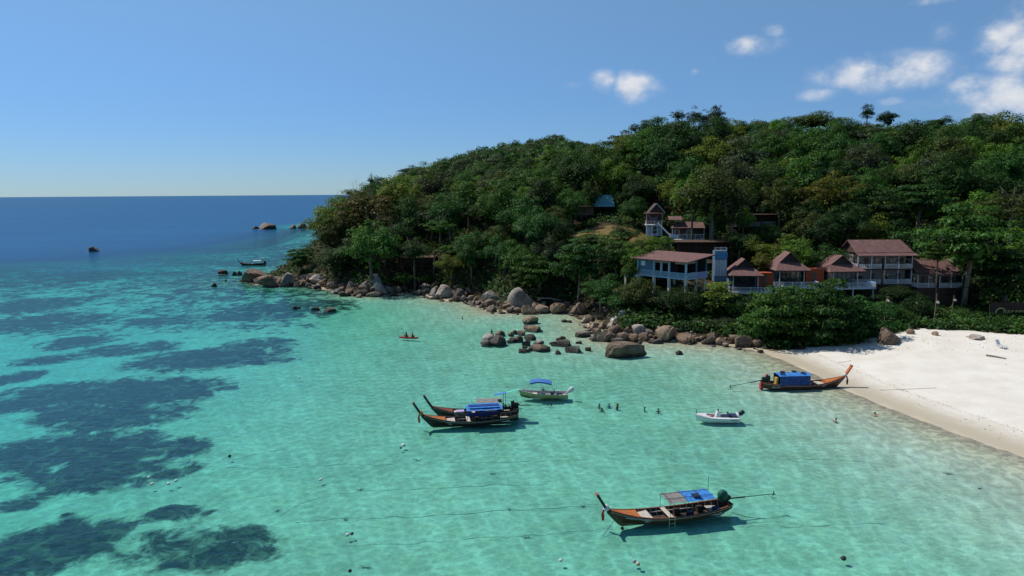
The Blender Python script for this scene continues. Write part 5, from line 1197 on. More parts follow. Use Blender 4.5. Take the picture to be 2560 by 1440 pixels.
def upper_deck():
    D = 178; o = P(1716, 598, D); r = empty('hillside_deck_house', o, R(-6), 'small roofed deck house with white railing below the hillside hut', 'house')
    MB().b2((-4.2, -1.5, -.3), (4.2, 4, 0)).build('deck', WHITE, r); railing(r, [(-4.1, 2), (-4.1, -1.4), (4.1, -1.4)], 1.3, WHITE, .22, 2.1)
    MB().b2((-4.1, -1.46, .1), (-2.0, -1.43, 1.2)).build('panel', WHITE, r)
    for x in (-3.9, 0, 3.9): MB().b2((x - .12, -1.2, -4), (x + .12, -.96, -.305)).build('post', WHITE, r)
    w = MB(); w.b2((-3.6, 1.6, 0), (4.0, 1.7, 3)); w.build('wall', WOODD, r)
    for x in (-2.2, .8):
        f = MB().b2((x - .6, 1.5, .4), (x + .6, 1.595, 2.3)).build('window_frame', GREYW, r); MB().b2((x - .5, 1.46, .5), (x + .5, 1.495, 2.2)).build('pane', GLASS, f)
    ro = MB(); ro.slab([(-4.2, -.8, 2.9), (4.6, -.8, 2.9), (4.4, 2.6, 4.2), (-2.0, 2.6, 4.4)], .12); ro.slab([(-4.4, .2, 4.9), (-1.0, .2, 4.9), (-1.0, 3.2, 5.7), (-4.4, 3.2, 5.7)], .12); ro.build('roof', ROOF, r)
    for x in (-3.6, 4.2): MB().b2((x - .07, -.7, 0), (x + .07, -.56, 2.9)).build('roof_post', GREYW, r)
    stair(r, (-7.2, .6, 4.1), (-4.0, -.2, .9), 1.1, 12, WHITE); return r
upper_deck()
def shed(px, y, D, w, h, d, label, roof, name, wall=WOODD, rz=0.0, fall=.5, cat='shed', posts=4):
    o = P(px, y, D); r = empty(name, o, rz, label, cat)
    for i in range(posts): x = -w / 2 + .2 + (w - .4) * i / (posts - 1); MB().b2((x - .1, -.1, -1.5), (x + .1, .1, h)).build('post', wall, r)
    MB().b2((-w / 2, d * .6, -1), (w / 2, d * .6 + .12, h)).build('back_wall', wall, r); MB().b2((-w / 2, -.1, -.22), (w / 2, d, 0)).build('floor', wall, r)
    MB().slab([(-w / 2 - .6, -.9, h), (w / 2 + .6, -.9, h), (w / 2 + .6, d + .5, h + fall), (-w / 2 - .6, d + .5, h + fall)], .14).build('roof', roof, r); return r
shed(1762, 640, 163, 12.5, 3.3, 5, 'long dark open shed behind the pavilion roof', WOODD, 'open_shed', rz=R(-6), fall=.1)
r = shed(1886, 566, 183, 11.5, 3.1, 5, 'dark verandah on the slope above the bungalows', WOODD, 'verandah', rz=R(4), fall=.08); railing(r, [(-5.6, -.05), (5.6, -.05)], 1.1, GREYW, .22, 2.4)
r = shed(1508, 520, 207, 5.4, .5, 5.5, 'small hut with a turquoise sheet roof among the trees', TURQ, 'turquoise_roof_hut', fall=3.3, cat='hut')
r = shed(1623, 478, 214, 2.6, .3, 3.5, 'tiny turquoise roof glimpsed high between the trees', TURQ, 'turquoise_roof_hut', fall=1.8, cat='hut', posts=2)
r = shed(1461, 535, 202, 5.2, 2.2, 4, 'raised brown timber platform at the top of the bare slope', WOODD, 'timber_platform', wall=WOOD, cat='platform', fall=.1); railing(r, [(-2.5, -.05), (2.5, -.05)], .8, WOOD, .4, 1.6)
r = shed(1042, 664, 200, 9.5, 2.4, 5, 'dark low hut hidden under the headland trees', WOODD, 'headland_hut', fall=.1, cat='hut')
o = P(1760, 640, 150)

# footbridge of poles over the boulders
def footbridge():
    pts = [P(1556, 792, 139.5), P(1620, 803, 136), P(1693, 818, 132.6), P(1770, 814, 131.5), P(1858, 810, 131.8), P(1905, 806, 133)]
    o = pts[0].copy(); o.z = 0; r = empty('footbridge', o, 0, 'narrow pole footbridge with white walkway over the boulders', 'footbridge')
    L = [p - o for p in pts]; n = 0
    for a, b in zip(L[:-1], L[1:]):
        d = b - a; k = int(d.length / .55); s = Vector((-d.y, d.x, 0)).normalized() * .6
        pl = MB().box((0, 0, 0), (.51, 1.2, .09)).mesh('plank') if n == 0 else pl
        n = 1
        for i in range(k):
            q = a.lerp(b, (i + .5) / k); po = obj('plank', pl, CONCRETE, r, q); po.rotation_euler = (random.uniform(-.02, .02), -math.asin(max(-.9, min(.9, d.z / d.length))), math.atan2(d.y, d.x))
        for sg in (-1, 1):
            bm_ = MB(); bm_.bar(a + s * sg * .8 - Vector((0, 0, .1)), b + s * sg * .8 - Vector((0, 0, .16)), .1, .22); bm_.build('beam', WHITE, r)
            for hh in (.55, 1.05):
                MB().tube([a + s * sg + Vector((0, 0, hh)), a.lerp(b, .5) + s * sg + Vector((0, 0, hh - .05)), b + s * sg + Vector((0, 0, hh))], .03, 5).build('handrail', BAMBOO, r)
            kk = max(2, int(d.length / 1.15))
            for i in range(kk):
                q = a.lerp(b, i / kk) + s * sg * 1.02; g = tz(q.x + o.x, q.y + o.y)
                MB().tube([(q.x + random.uniform(-.1, .1), q.y, g - .2), (q.x, q.y, q.z + 1.12 + random.uniform(0, .15))], .038, 5).build('pole', BAMBOO, r)
    return r
footbridge()
o = P(1549, 800, 139.5); r = empty('concrete_ramp', (o.x, o.y, 1.0), 0, 'whitish concrete ramp at the left end of the footbridge', 'ramp')
mb = MB(); mb.add([(-1.9, -1.2, -1.0), (1.6, -1.2, -1.0), (1.6, -1.0, 2.2), (.6, -1.0, 2.5), (-1.6, -1.1, .6), (-1.9, 1.4, -1.0), (1.6, 1.4, -1.0), (1.6, 1.4, 2.3), (.6, 1.4, 2.6), (-1.6, 1.4, .7)],
    [(0, 1, 2, 3, 4), (5, 9, 8, 7, 6), (0, 5, 6, 1), (1, 6, 7, 2), (2, 7, 8, 3), (3, 8, 9, 4), (4, 9, 5, 0)]); mb.build('ramp_body', CONCRETE, r)

# lamp poles at the back of the beach
GLOBE = flat_mat('lamp_globe', (.72, .68, .55), .4, .05, 3)
for px, y0, y1, gy, lab in ((2335, 733, 817, 756, 'tallest bamboo lamp pole at the back of the sand'), (2379, 738, 800, 751, 'bamboo lamp pole behind the leafy shrub'), (2285, 752, 800, 758, 'bamboo lamp pole beside the dark drooping tree'), (2210, 745, 826, 752, 'bamboo lamp pole behind the sloping beach boulder')):
    b = T(px, min(y1, 826)); b = P(px, y1, 139.5) if b.y > 142 else b; b = Vector((b.x, b.y, tz(b.x, b.y))); top = P(px, y0, b.y).z - b.z; gl = P(px, gy, b.y).z - b.z
    r = empty('lamp_pole', b, 0, lab, 'lamp post', 'bamboo lamp poles behind the beach')
    MB().tube([(-.15, 0, 0), (0, 0, top * .5), (.1, 0, top)], [.07, .06, .045], 6).build('pole', BAMBOO, r); a = MB(); a.bar((.08, 0, gl + .5), (.45, 0, gl + .45), .05); a.tube([(.42, 0, gl + .45), (.42, 0, gl + .25)], .012, 4); a.build('arm', BAMBOO, r); MB().ball((.42, 0, gl), .26).build('globe', GLOBE, r, True)

# carved sign
o = P(2494, 781, 139.6); r = empty('sign', (o.x, o.y, tz(o.x, o.y)), 0, 'dark board sign with gold lettering at the back of the beach', 'sign'); z = o.z - tz(o.x, o.y)
bd = MB(); bd.b2((-1.6, .1, z - 1.1), (8.2, .22, z + 2.0)); bd.build('board', WOODD, r)
for x in (-1.3, 7.8): MB().b2((x - .1, .25, -.3), (x + .1, .45, z + 2.4)).build('post', WOODD, r)
def glyph(txt, size, x, zz):
    cu = bpy.data.curves.new('t', 'FONT'); cu.body = txt; cu.size = size; cu.extrude = .03; cu.offset = .014; cu.shear = .22; t = bpy.data.objects.new('t', cu); COL.objects.link(t)
    bpy.context.view_layer.update(); me = bpy.data.meshes.new_from_object(t.evaluated_get(bpy.context.evaluated_depsgraph_get())); w = t.dimensions.x
    bpy.data.objects.remove(t); g = obj('letter', me, GOLD, r, (x, .06, zz), (R(90), 0, 0)); return w
glyph('C', 2.5, -.75, z - .75); x = 1.05
for ch in 'hareena': x += glyph(ch, 1.45, x, z - .25) + .16
# ------------------------------------------------------------------ palms and bare trees
def palm(px, top, base_y, D, size, label, pale=False, n=16):
    c = P(px, top, D); gz = tz(c.x, c.y); r = empty('palm_tree', (c.x, c.y, gz), random.uniform(0, 6), label, 'palm tree'); h = c.z - gz
    MB().tube([(.5, 0, -.2), (.25, .1, h * .4), (.05, 0, h * .8), (0, 0, h)], [.26, .2, .17, .15], 8).build('trunk', BARK, r)
    me = bpy.data.meshes.get('frond_pale' if pale else 'frond')
    if me is None:
        rg = np.random.default_rng(4); C, Q, Sz = [], [], []; vs, fs = [], []
        L = 3.6; pts = [(L * t, 0, 1.15 * t - 2.3 * t * t) for t in np.linspace(0, 1, 14)]
        mb = MB(); mb.tube(pts, [.05 * (1 - i / 15) + .008 for i in range(14)], 4)
        for i in range(1, 14):
            for k in range(3):
                t = (i - k / 3) / 13; x, z = L * t, 1.15 * t - 2.3 * t * t; ln = .95 * math.sin(math.pi * min(1, t * .9 + .12)) + .12
                for s in (-1, 1):
                    b = np.array((x, 0, z)); tip = b + np.array((ln * .45, s * ln * .8, -ln * .35 + rg.uniform(-.08, .08))); w = np.array((.06, 0, .03))
                    mb.add([b - w, b + w, tip], [(0, 1, 2)])
        me = mb.mesh('frond_pale' if pale else 'frond'); me.materials.append(LEAF['grey green'] if pale else LEAF['olive'])
    for i in range(n):
        o = bpy.data.objects.new('frond', me); link(o, r); o.location = (0, 0, h); a = i * 2.4; o.rotation_euler = (0, R(-52 + 62 * (i / n)), a); s = size / 3.6 * random.uniform(.85, 1.1); o.scale = (s, s, s)
    return r
palm(1087, 618, 690, 198, 3.6, 'green coconut palm over the hidden headland hut')
palm(1097, 536, 600, 215, 2.6, 'palm with pale silvery fronds above the coconut palm', True)
palm(1672, 605, 640, 168, 2.4, 'small spiky palm beside the upper deck posts', False, 12)
def bare_tree(px, top, base_y, D, label, spread=1.0, lean=0.0, seed=1, fine=False):
    b = P(px, base_y, D); gz = tz(b.x, b.y); top_z = P(px, top, D).z; h = top_z - gz; rg = random.Random(seed); r = empty('bare_tree', (b.x, b.y, gz), 0, label, 'bare tree'); mb = MB()
    r0_ = .3 if not fine else .14
    def grow(p, d, L, rad, depth):
        q1 = p + d * L * .5 + Vector((rg.uniform(-.12, .12) * L, rg.uniform(-.12, .12) * L, 0)); q2 = p + d * L + Vector((rg.uniform(-.15, .15) * L, 0, rg.uniform(-.05, .1) * L))
        mb.tube([p, q1, q2], [rad, rad * .8, rad * .6], 6)
        if depth == 0: return
        for k in range(rg.choice([2, 2, 3])):
            nd = (d + Vector((rg.uniform(-.9, .9) * spread, rg.uniform(-.6, .6) * spread, rg.uniform(-.15, .5)))).normalized(); grow(q2, nd, L * rg.uniform(.5, .78), rad * .56, depth - 1)
    stem = Vector((lean, 0, 1)).normalized(); k = .5; mid = stem * (h * k) + Vector((-.35, 0, 0))
    tr = MB(); tr.tube([Vector((0, 0, -.4)), stem * (h * .25) + Vector((.2, 0, 0)), mid], [r0_ * 1.3, r0_ * 1.1, r0_ * .85], 7); tr.build('trunk', BARE, r)
    grow(mid, (stem + Vector((.15, 0, .1))).normalized(), h * .22, r0_ * .8, 3 if not fine else 4); mb.build('crown', BARE, r); return r
bare_tree(1300, 478, 592, 200, 'tall forked dead tree with pale bare limbs mid slope', .9, -.1, 3)
bare_tree(1222, 474, 545, 218, 'grey bare many-twigged tree beside the lime green one', 1.2, .05, 8, True)
bare_tree(888, 455, 520, 238, 'bare twiggy tree on the headland skyline', 1.2, 0, 5, True)
bare_tree(846, 478, 540, 232, 'small bare sapling at the seaward end of the skyline', .9, 0, 6, True)
bare_tree(1285, 492, 560, 205, 'broken dead stem left of the forked dead tree', .5, .02, 12)

# ------------------------------------------------------------------ boats
HULLW = flat_mat('varnished_hull', (.085, .040, .018), .38, .35, 2.5, stretch=(.5, 3, 6), spec=.4); INW = flat_mat('boat_inside', (.055, .038, .028), .8, .35, 3); DECKO = flat_mat('orange_varnish_deck', (.43, .135, .028), .42, .2, 3, stretch=(1, 5, 1), spec=.4)
BLACKW = flat_mat('black_hull', (.022, .017, .014), .5, .3, 3); TARPB = flat_mat('blue_tarp', (.04, .19, .52), .6, .22, 2.5, bump=.6, dirt=(.10, .24, .46)); TARPG = flat_mat('grey_tarp', (.20, .19, .18), .75, .15, 2, bump=.3); TARPN = flat_mat('navy_tarp', (.020, .055, .21), .7, .2, 2, bump=.3)
PLANKW = flat_mat('pale_plank', (.46, .41, .35), .75, .15, 4); METD = flat_mat('engine_metal', (.028, .032, .030), .5, .3, 5, metal=.3); COVERG = flat_mat('green_cover', (.006, .085, .055), .6, .5, 2.2); REDC = flat_mat('red_ribbon', (.45, .045, .035), .8, .2, 4); WHITEC = flat_mat('white_ribbon', (.62, .60, .60), .8, .1, 4)
PROWO = flat_mat('orange_prow', (.48, .13, .04), .45, .2, 3); REDW = flat_mat('red_brown_deck', (.20, .055, .03), .5, .25, 3); YELH = flat_mat('olive_yellow_hull', (.36, .36, .13), .45, .1, 2); WHH = flat_mat('white_gelcoat', (.70, .71, .71), .25, .04, 2, spec=.5); PINKW = flat_mat('faded_white_inside', (.55, .50, .47), .6, .1, 3); NAVY = flat_mat('navy_seat', (.02, .03, .07), .5, .2, 3); BIM = flat_mat('blue_bimini', (.05, .15, .40), .75, .12, 2)
SOLAR = flat_mat('dark_solar_panel', (.015, .018, .03), .2, .2, 4); GREENP = flat_mat('pale_green_sheet', (.12, .48, .36), .5, .1, 3); LILAC = flat_mat('lilac_cloth', (.40, .35, .55), .8, .15, 4); RED = flat_mat('red_plastic', (.42, .03, .04), .4, .15, 3); STEEL = flat_mat('stainless', (.5, .5, .5), .3, .05, 3, metal=.8)
def loft(sts, closed=True):
    """sts: list of half sections [(x, y, z), ...] from sheer down to keel; mirrored across y"""
    vs, fs = [], []; n = len(sts[0]); m_ = 2 * n - 1
    for s in sts: vs += [(x, -y, z) for x, y, z in s] + [(x, y, z) for x, y, z in s[-2::-1]]
    for i in range(len(sts) - 1):
        for j in range(m_ - 1): fs.append((i * m_ + j, i * m_ + j + 1, (i + 1) * m_ + j + 1, (i + 1) * m_ + j))
    if closed: fs.append(tuple(range(m_)))
    return vs, fs
def lerp_table(tab, x):
    xs = [t[0] for t in tab]; return [float(np.interp(x, xs, [t[k] for t in tab])) for k in range(1, len(tab[0]))]
LT = [(-4.95, .60, .98, .30, .42, .15), (-4.3, .78, .86, .48, .22, -.02), (-3, .96, .70, .68, .06, -.16), (-1, 1.06, .58, .80, -.02, -.24), (1, 1.06, .57, .80, -.02, -.26), (2.6, .93, .66, .62, .02, -.26), (3.8, .70, .85, .36, .10, -.24), (4.7, .46, 1.05, .14, .12, -.20), (5.0, .37, 1.13, .08, .28, -.02), (5.5, .22, 1.27, .05, .75, .52), (6.0, .07, 1.42, .03, 1.2, 1.08)]
def section(x, inset=0.0, floor=None):
    hb, zs, hc, zc, zk = lerp_table(LT, x); hb = max(.01, hb - inset); hc = max(.008, hc - inset * .8)
    pts = [(x, hb, zs), (x, hb * .55 + hc * .45 + .05 * hb, zs * .5 + zc * .5), (x, hc, zc), (x, .02, zk)]
    if floor is not None: pts = [(x, hb, zs), (x, max(.01, hb * .8 + hc * .2 - inset * .3), zs * .55 + floor * .45), (x, max(.01, hc * .95), max(floor, zc)), (x, .005, max(floor, zk + .08))]
    return pts
_xs = [-4.95, -4.6, -4, -3.2, -2.4, -1.5, -.5, .5, 1.5, 2.4, 3.1, 3.8, 4.3, 4.7, 4.9, 5.1, 5.4, 5.7, 6.0]
def longtail(loc, yaw, label, hull=HULLW, deck=DECKO, prow=BLACKW, canopy='tarp', shaft_up=.0, engine=True, engine_cover=METD, rail=None, ladder=False, letters=False, scale=1.0, ribbons=(REDC, WHITEC), roll=0.0, extras=()):
    r = empty('longtail_boat', loc, yaw, label, 'longtail boat'); r.scale = (scale,) * 3; r.rotation_euler = (roll, 0, yaw)
    vs, fs = loft([section(x) for x in _xs]); h = MB(); h.add(vs, fs); hull_o = h.build('hull', hull, r)
    vs, fs = loft([section(x, .05, .05) for x in _xs if x < 5.2], True); i_ = MB(); i_.add(vs, fs); i_.build('hull_lining', INW, r)
    rail = rail or REDW
    for s in (-1, 1):
        g = MB(); pts = [(x, s * (lerp_table(LT, x)[0] - .02), lerp_table(LT, x)[1] + .015) for x in _xs]
        for a, b in zip(pts[:-1], pts[1:]): g.bar(a, b, .11, .06)
        g.build('gunwale', rail, r)
        st = MB(); pts = [(x, s * (lerp_table(LT, x)[0] * .985 + .012), lerp_table(LT, x)[1] - .11) for x in _xs[:-1]]
        for a, b in zip(pts[:-1], pts[1:]): st.bar(a, b, .03, .035)
        st.build('rubbing_strip', PLANKW, r)
    # bow deck
    xs = [3.35, 3.9, 4.5, 5.0, 5.5, 5.95]; d = MB(); vs = []
    for x in xs: hb, zs = lerp_table(LT, x)[:2]; vs += [(x, -hb + .05, zs + .005), (x, 0, zs + .08), (x, hb - .05, zs + .005)]
    d.add(vs, [(i * 3 + j, i * 3 + j + 1, i * 3 + j + 4, i * 3 + j + 3) for i in range(len(xs) - 1) for j in (0, 1)]); d.b2((3.30, -.74, .50), (3.34, .74, .80)); d.build('bow_deck', deck, r)
    # prow post
    p = MB(); a, b, c = Vector((5.82, 0, 1.18)), Vector((6.36, 0, 1.95)), Vector((6.84, 0, 2.74))
    for q0, q1, w0, t0 in ((a, b, .22, .36), (b, c, .20, .42)): p.bar(q0, q1, w0, t0, up=(0, 1, 0))
    pp = p.build('prow_post', prow, r); MB().bar(c - Vector((.02, 0, .03)), c + Vector((.05, 0, .1)), .225, .44, up=(0, 1, 0)).build('prow_cap', REDW, pp)
    if ribbons:
        w = MB(); w.tube([(5.95, 0, 1.42), (6.16, 0, 1.72)], [.24, .19], 9); w.tube([(6.02, 0, 1.5), (6.12, 0, 1.62)], [.27, .25], 9); w.build('ribbon_wrap', ribbons[1], pp)
        t = MB()
        for k, (dy, L) in enumerate(((-.16, 1.15), (-.08, .9))): t.bar((6.15, dy, 1.5), (6.3, dy - .1, 1.5 - L * .5), .16, .03, up=(0, 1, 0)); t.bar((6.3, dy - .1, 1.5 - L * .5), (6.22, dy - .12, 1.5 - L), .2, .03, up=(0, 1, 0))
        t.build('ribbon_tail', ribbons[0], pp)
    # ribs, floor boards, thwarts
    for x in np.arange(-4.2, 3.3, .55):
        hb, zs, hc = lerp_table(LT, x)[:3]
        for s in (-1, 1): MB().bar((x, s * (hb - .09), zs - .03), (x, s * (hc * .9 - .02), .1), .05, .05).build('rib', PLANKW if canopy != 'old' else INW, r)
    f = MB(); f.b2((-4.0, -.55, .085), (3.2, .55, .12)); f.build('floor_board', INW, r)
    for s in (-1, 1): MB().bar((-4.0, s * .82, .34), (3.0, s * .78, .36), .06, .08).build('stringer', PLANKW, r)
    MB().b2((2.25, -.86, .52), (3.2, .86, .58)).build('fore_platform', PLANKW, r); MB().b2((.55, -1.02, .56), (.95, 1.02, .61)).build('thwart', PLANKW, r); MB().b2((-3.9, -.78, .40), (-3.0, .78, .45)).build('aft_platform', PLANKW, r)
    if canopy:
        x0, x1 = (-3.0, .95); zt = 1.95 if canopy != 'box' else 1.95
        for x in np.linspace(x0 + .05, x1 - .05, 4):
            hb = lerp_table(LT, x)[0] - .05; fr = MB()
            fr.tube([(x, -hb, .55), (x, -hb * .93, zt - .12), (x, 0, zt - .01), (x, hb * .93, zt - .12), (x, hb, .55)], .025, 5)
            fr.build('canopy_hoop', BLACKW, r)
        def sheet(xa, xb, mat, name='canopy_sheet', dz=0.0):
            vs = []; nx, ny = 11, 9; rg = random.Random(int(xa * 10) + 3)
            for i in range(nx):
                x = xa + (xb - xa) * i / (nx - 1)
                for j in range(ny):
                    y = -1.02 + 2.04 * j / (ny - 1); vs.append((x, y, zt + .03 + dz - .14 * (y / 1.02) ** 2 + rg.uniform(-.03, .03) - .05 * math.sin(math.pi * i / (nx - 1)) * abs(math.sin(3 * math.pi * i / (nx - 1)))))
            m2 = MB(); m2.add(vs, [(i * ny + j, i * ny + j + 1, (i + 1) * ny + j + 1, (i + 1) * ny + j) for i in range(nx - 1) for j in range(ny - 1)]); return m2.build(name, mat, r, True)
        if canopy == 'tarp':
            sheet(-.55, x1 + .1, TARPG); sheet(x0 - .1, -.56, TARPB); MB().b2((-1.9, .1, zt + .06), (-1.3, .75, zt + .1)).build('solar_panel', SOLAR, r)
            cr = MB()
            for y in (-.5, .5): cr.tube([(x0 - .15, y, zt + .05), (x1 + .3, y, zt + .05)], .02, 5)
            for x in (-2.0, -.6, .8): cr.tube([(x, -1.02, zt - .06), (x, 0, zt + .07), (x, 1.02, zt - .06)], .018, 5)
            cr.build('canopy_rope', BLACKW, r)
        elif canopy == 'blue':
            sheet(x0 - .1, x1 + .05, TARPB)
            for k in range(3): MB().b2((x0 + .2, -.9 + k * .62, zt - .02 + .04), (x1 - .3, -.55 + k * .62, zt + .10)).build('folded_tarp', TARPN if k == 1 else TARPB, r)
            MB().b2((x0, -.98, .55), (x1 - .1, -.94, 1.0)).build('side_cloth', TARPN, r)
        elif canopy == 'box':
            sheet(x0 - .15, x1 + .15, TARPB)
            for s in (-1, 1): MB().b2((x0, s * 1.0 - .02, .55), (x1, s * 1.0 + .02, zt - .12)).build('side_cloth', TARPN, r)
            for x, y in ((-2.5, -.45), (-2.1, .45), (-.5, .6), (.3, -.3)): MB().torus((x, y, zt + .10), .26, .075).build('life_ring', NAVY, r)
            MB().b2((x0 - .3, -.5, .6), (x0 - .05, .1, 1.5)).build('locker', flat_mat('yellow_crate', (.5, .33, .06), .6, .15, 3), r)
        elif canopy == 'old':
            sheet(x0 + .2, x1 - .6, TARPG, dz=.1)
        elif canopy == 'white': sheet(x0, x1 - .6, WHITEC)
    for x, y, mt in ((-2.4, -.4, INW), (-1.2, .3, NAVY), (-.3, -.35, INW)): MB().box((x, y, .38), (.5, .4, .5)).build('crate', mt, r)
    if engine:
        e = MB(); e.box((-4.45, 0, 1.02), (.5, .34, .22)); e.tube([(-4.45, 0, .62), (-4.45, 0, 1.0)], .09, 8); e.build('engine_mount', METD, r)
        b = MB(); b.box((-4.35, 0, 1.32), (.72, .5, .42)); b.tube([(-4.8, -.18, 1.35), (-4.8, .18, 1.35)], .2, 12); b.tube([(-4.35, .12, 1.5), (-4.3, .12, 1.9)], .05, 7); b.box((-4.2, -.1, 1.62), (.4, .3, .22)); en = b.build('engine', METD, r)
        if engine_cover is not METD: MB().ball((-4.3, 0, 1.55), .52, 12, 8, (.9, .78, .95)).build('engine_cover', engine_cover, en, True)
        zt2 = 1.2 + shaft_up; s = MB(); s.tube([(-4.7, 0, 1.2), (-6.4, 0, 1.2 + (zt2 - 1.2) * .4)], .06, 7); s.tube([(-6.3, 0, 1.2 + (zt2 - 1.2) * .37), (-9.1, 0, zt2)], .032, 7); s.build('tail_shaft', METD, en)
        pr = MB(); pr.bar((-8.5, 0, zt2 + .02), (-9.05, 0, zt2 - .42), .03); pr.bar((-9.05, 0, zt2 - .42), (-9.4, 0, zt2 - .38), .04); pr.bar((-9.0, 0, zt2), (-9.05, 0, zt2 - .42), .03)
        for k in range(3):
            a = 2.1 * k; pr.bar((-9.15, 0, zt2), (-9.15, .2 * math.cos(a), zt2 + .2 * math.sin(a)), .10, .03)
        pr.build('propeller', METD, en); MB().tube([(-4.1, 0, 1.35), (-3.0, .1, 1.42)], .025, 5).build('tiller', METD, en)
    if ladder:
        l = MB()
        for x in (.55, 1.05): l.tube([(x, 1.12, .75), (x, 1.14, -.55)], .022, 5)
        for z in (.5, .15, -.2, -.5): l.tube([(x - .5, 1.13, z), (x, 1.13, z)], .018, 5)
        l.build('ladder', STEEL, r)
    if letters:
        q = MB(); rg = random.Random(4); x = 2.5
        while x < 4.5:
            hb, zs, hc, zc, _ = lerp_table(LT, x); t = .42; y = hb * .55 + hc * .45 + .05 * hb; z0 = zs * .5 + zc * .5 + .1; w = .075
            yy = hb - (hb - y) * .62 + .022
            for _k in range(2):
                xa, xb = x + rg.uniform(0, w * .4), x + w; q.bar((xa, yy, z0 + .02 + rg.uniform(0, .05)), (xb, yy, z0 + .05 + rg.uniform(0, .09)), .03, .022, up=(0, 1, 0))
            q.bar((x, yy, z0), (x, yy, z0 + .12), .022, .022, up=(0, 1, 0)); x += w + .055
        q.build('lettering', WHITEC, r)
    return r
def boat_at(bow, stern):
    a, b = G(*bow), G(*stern); c = (a + b) / 2; d = a - b; return c, math.atan2(d.y, d.x), d.length
c, yw, L = boat_at((1548, 1311), (1822, 1280)); a_ = longtail(c, yw, 'near longtail boat with grey and blue canopy and green-covered engine', canopy='tarp', engine_cover=COVERG, ladder=True, letters=True, scale=L / 9.85)
MB().ball((-3.45, .3, .62), .3, 10, 7, (1, .8, .7)).build('blue_bag', TARPN, a_, True); MB().tube([(-3.4, -.85, .7), (-3.4, -.86, 3.0)], .02, 5).build('antenna', BLACKW, a_)
c, yw, L = boat_at((1078, 1065), (1294, 1053)); b_ = longtail(c, yw, 'dark longtail boat with blue tarp, in front of its moored twin', hull=BLACKW, canopy='blue', engine=False, scale=L / 9.85, ribbons=(REDC, flat_mat('orange_ribbon', (.5, .2, .05), .8, .2, 4)), rail=INW)
c, yw, L = boat_at((1100, 1042), (1296, 1036)); c_ = longtail(c, yw, 'old dark longtail moored behind its twin, long tail shaft raised', hull=BLACKW, deck=REDW, canopy='old', scale=L / 9.85, ribbons=None, rail=INW, shaft_up=-.1)
mb = MB(); mb.tube([(-3.3, .2, .5), (-3.3, .2, 2.9)], .03, 6); mb.tube([(-3.05, .2, .5), (-3.05, .2, 2.9)], .03, 6); mb.build('awning_mast', BLACKW, c_)
mb = MB(); mb.slab([(-3.4, -.2, 2.95), (-1.9, -.2, 2.7), (-1.9, .9, 2.85), (-3.4, .9, 3.1)], .04); mb.build('awning', TARPB, c_); mb = MB(); mb.slab([(-5.0, -.2, 3.3), (-3.42, -.2, 2.95), (-3.42, .9, 3.1), (-5.0, .9, 3.45)], .04); mb.build('awning', GREENP, c_)
MB().box((2.4, .1, .66), (1.0, .8, .2)).build('cloth_heap', LILAC, c_)
nt = MB(); rg = random.Random(3)
for k in range(60): p0 = Vector((-4.2 + rg.uniform(-.9, 1.4), rg.uniform(-.5, .5), .75 + rg.uniform(0, .4))); nt.tube([p0, p0 + Vector((rg.uniform(-.7, .7), rg.uniform(-.3, .3), rg.uniform(-.2, .4)))], .03, 4)
nt.build('net_heap', BLACKW, c_, kind='stuff')
c, yw, L = boat_at((2090, 967), (1905, 972)); f_ = longtail(c, yw, 'longtail boat at the beach with blue box canopy and orange prow', hull=HULLW, prow=PROWO, canopy='box', scale=L / 9.85, shaft_up=-.75, letters=True, ribbons=(BLACKW, WHITEC))
MB().box((-5.0, .1, .35), (.35, .5, .8)).build('red_fender', RED, f_); MB().ball((-4.35, 0, 1.75), .2, 8, 6).build('engine_cap', RED, f_, True)
c, yw, L = boat_at((607, 663), (664, 662)); g_ = longtail(c, yw, 'distant longtail boat with white canopy off the headland', hull=BLACKW, canopy='white', scale=L / 9.4, shaft_up=.6, ribbons=None, rail=INW)
MB().slab([(-4.3, -.7, 3.0), (-2.6, -.7, 3.0), (-2.6, .7, 3.05), (-4.3, .7, 3.05)], .05).build('awning', WHITEC, g_); MB().tube([(-3.4, 0, .6), (-3.4, 0, 3.0)], .04, 5).build('awning_mast', BLACKW, g_)

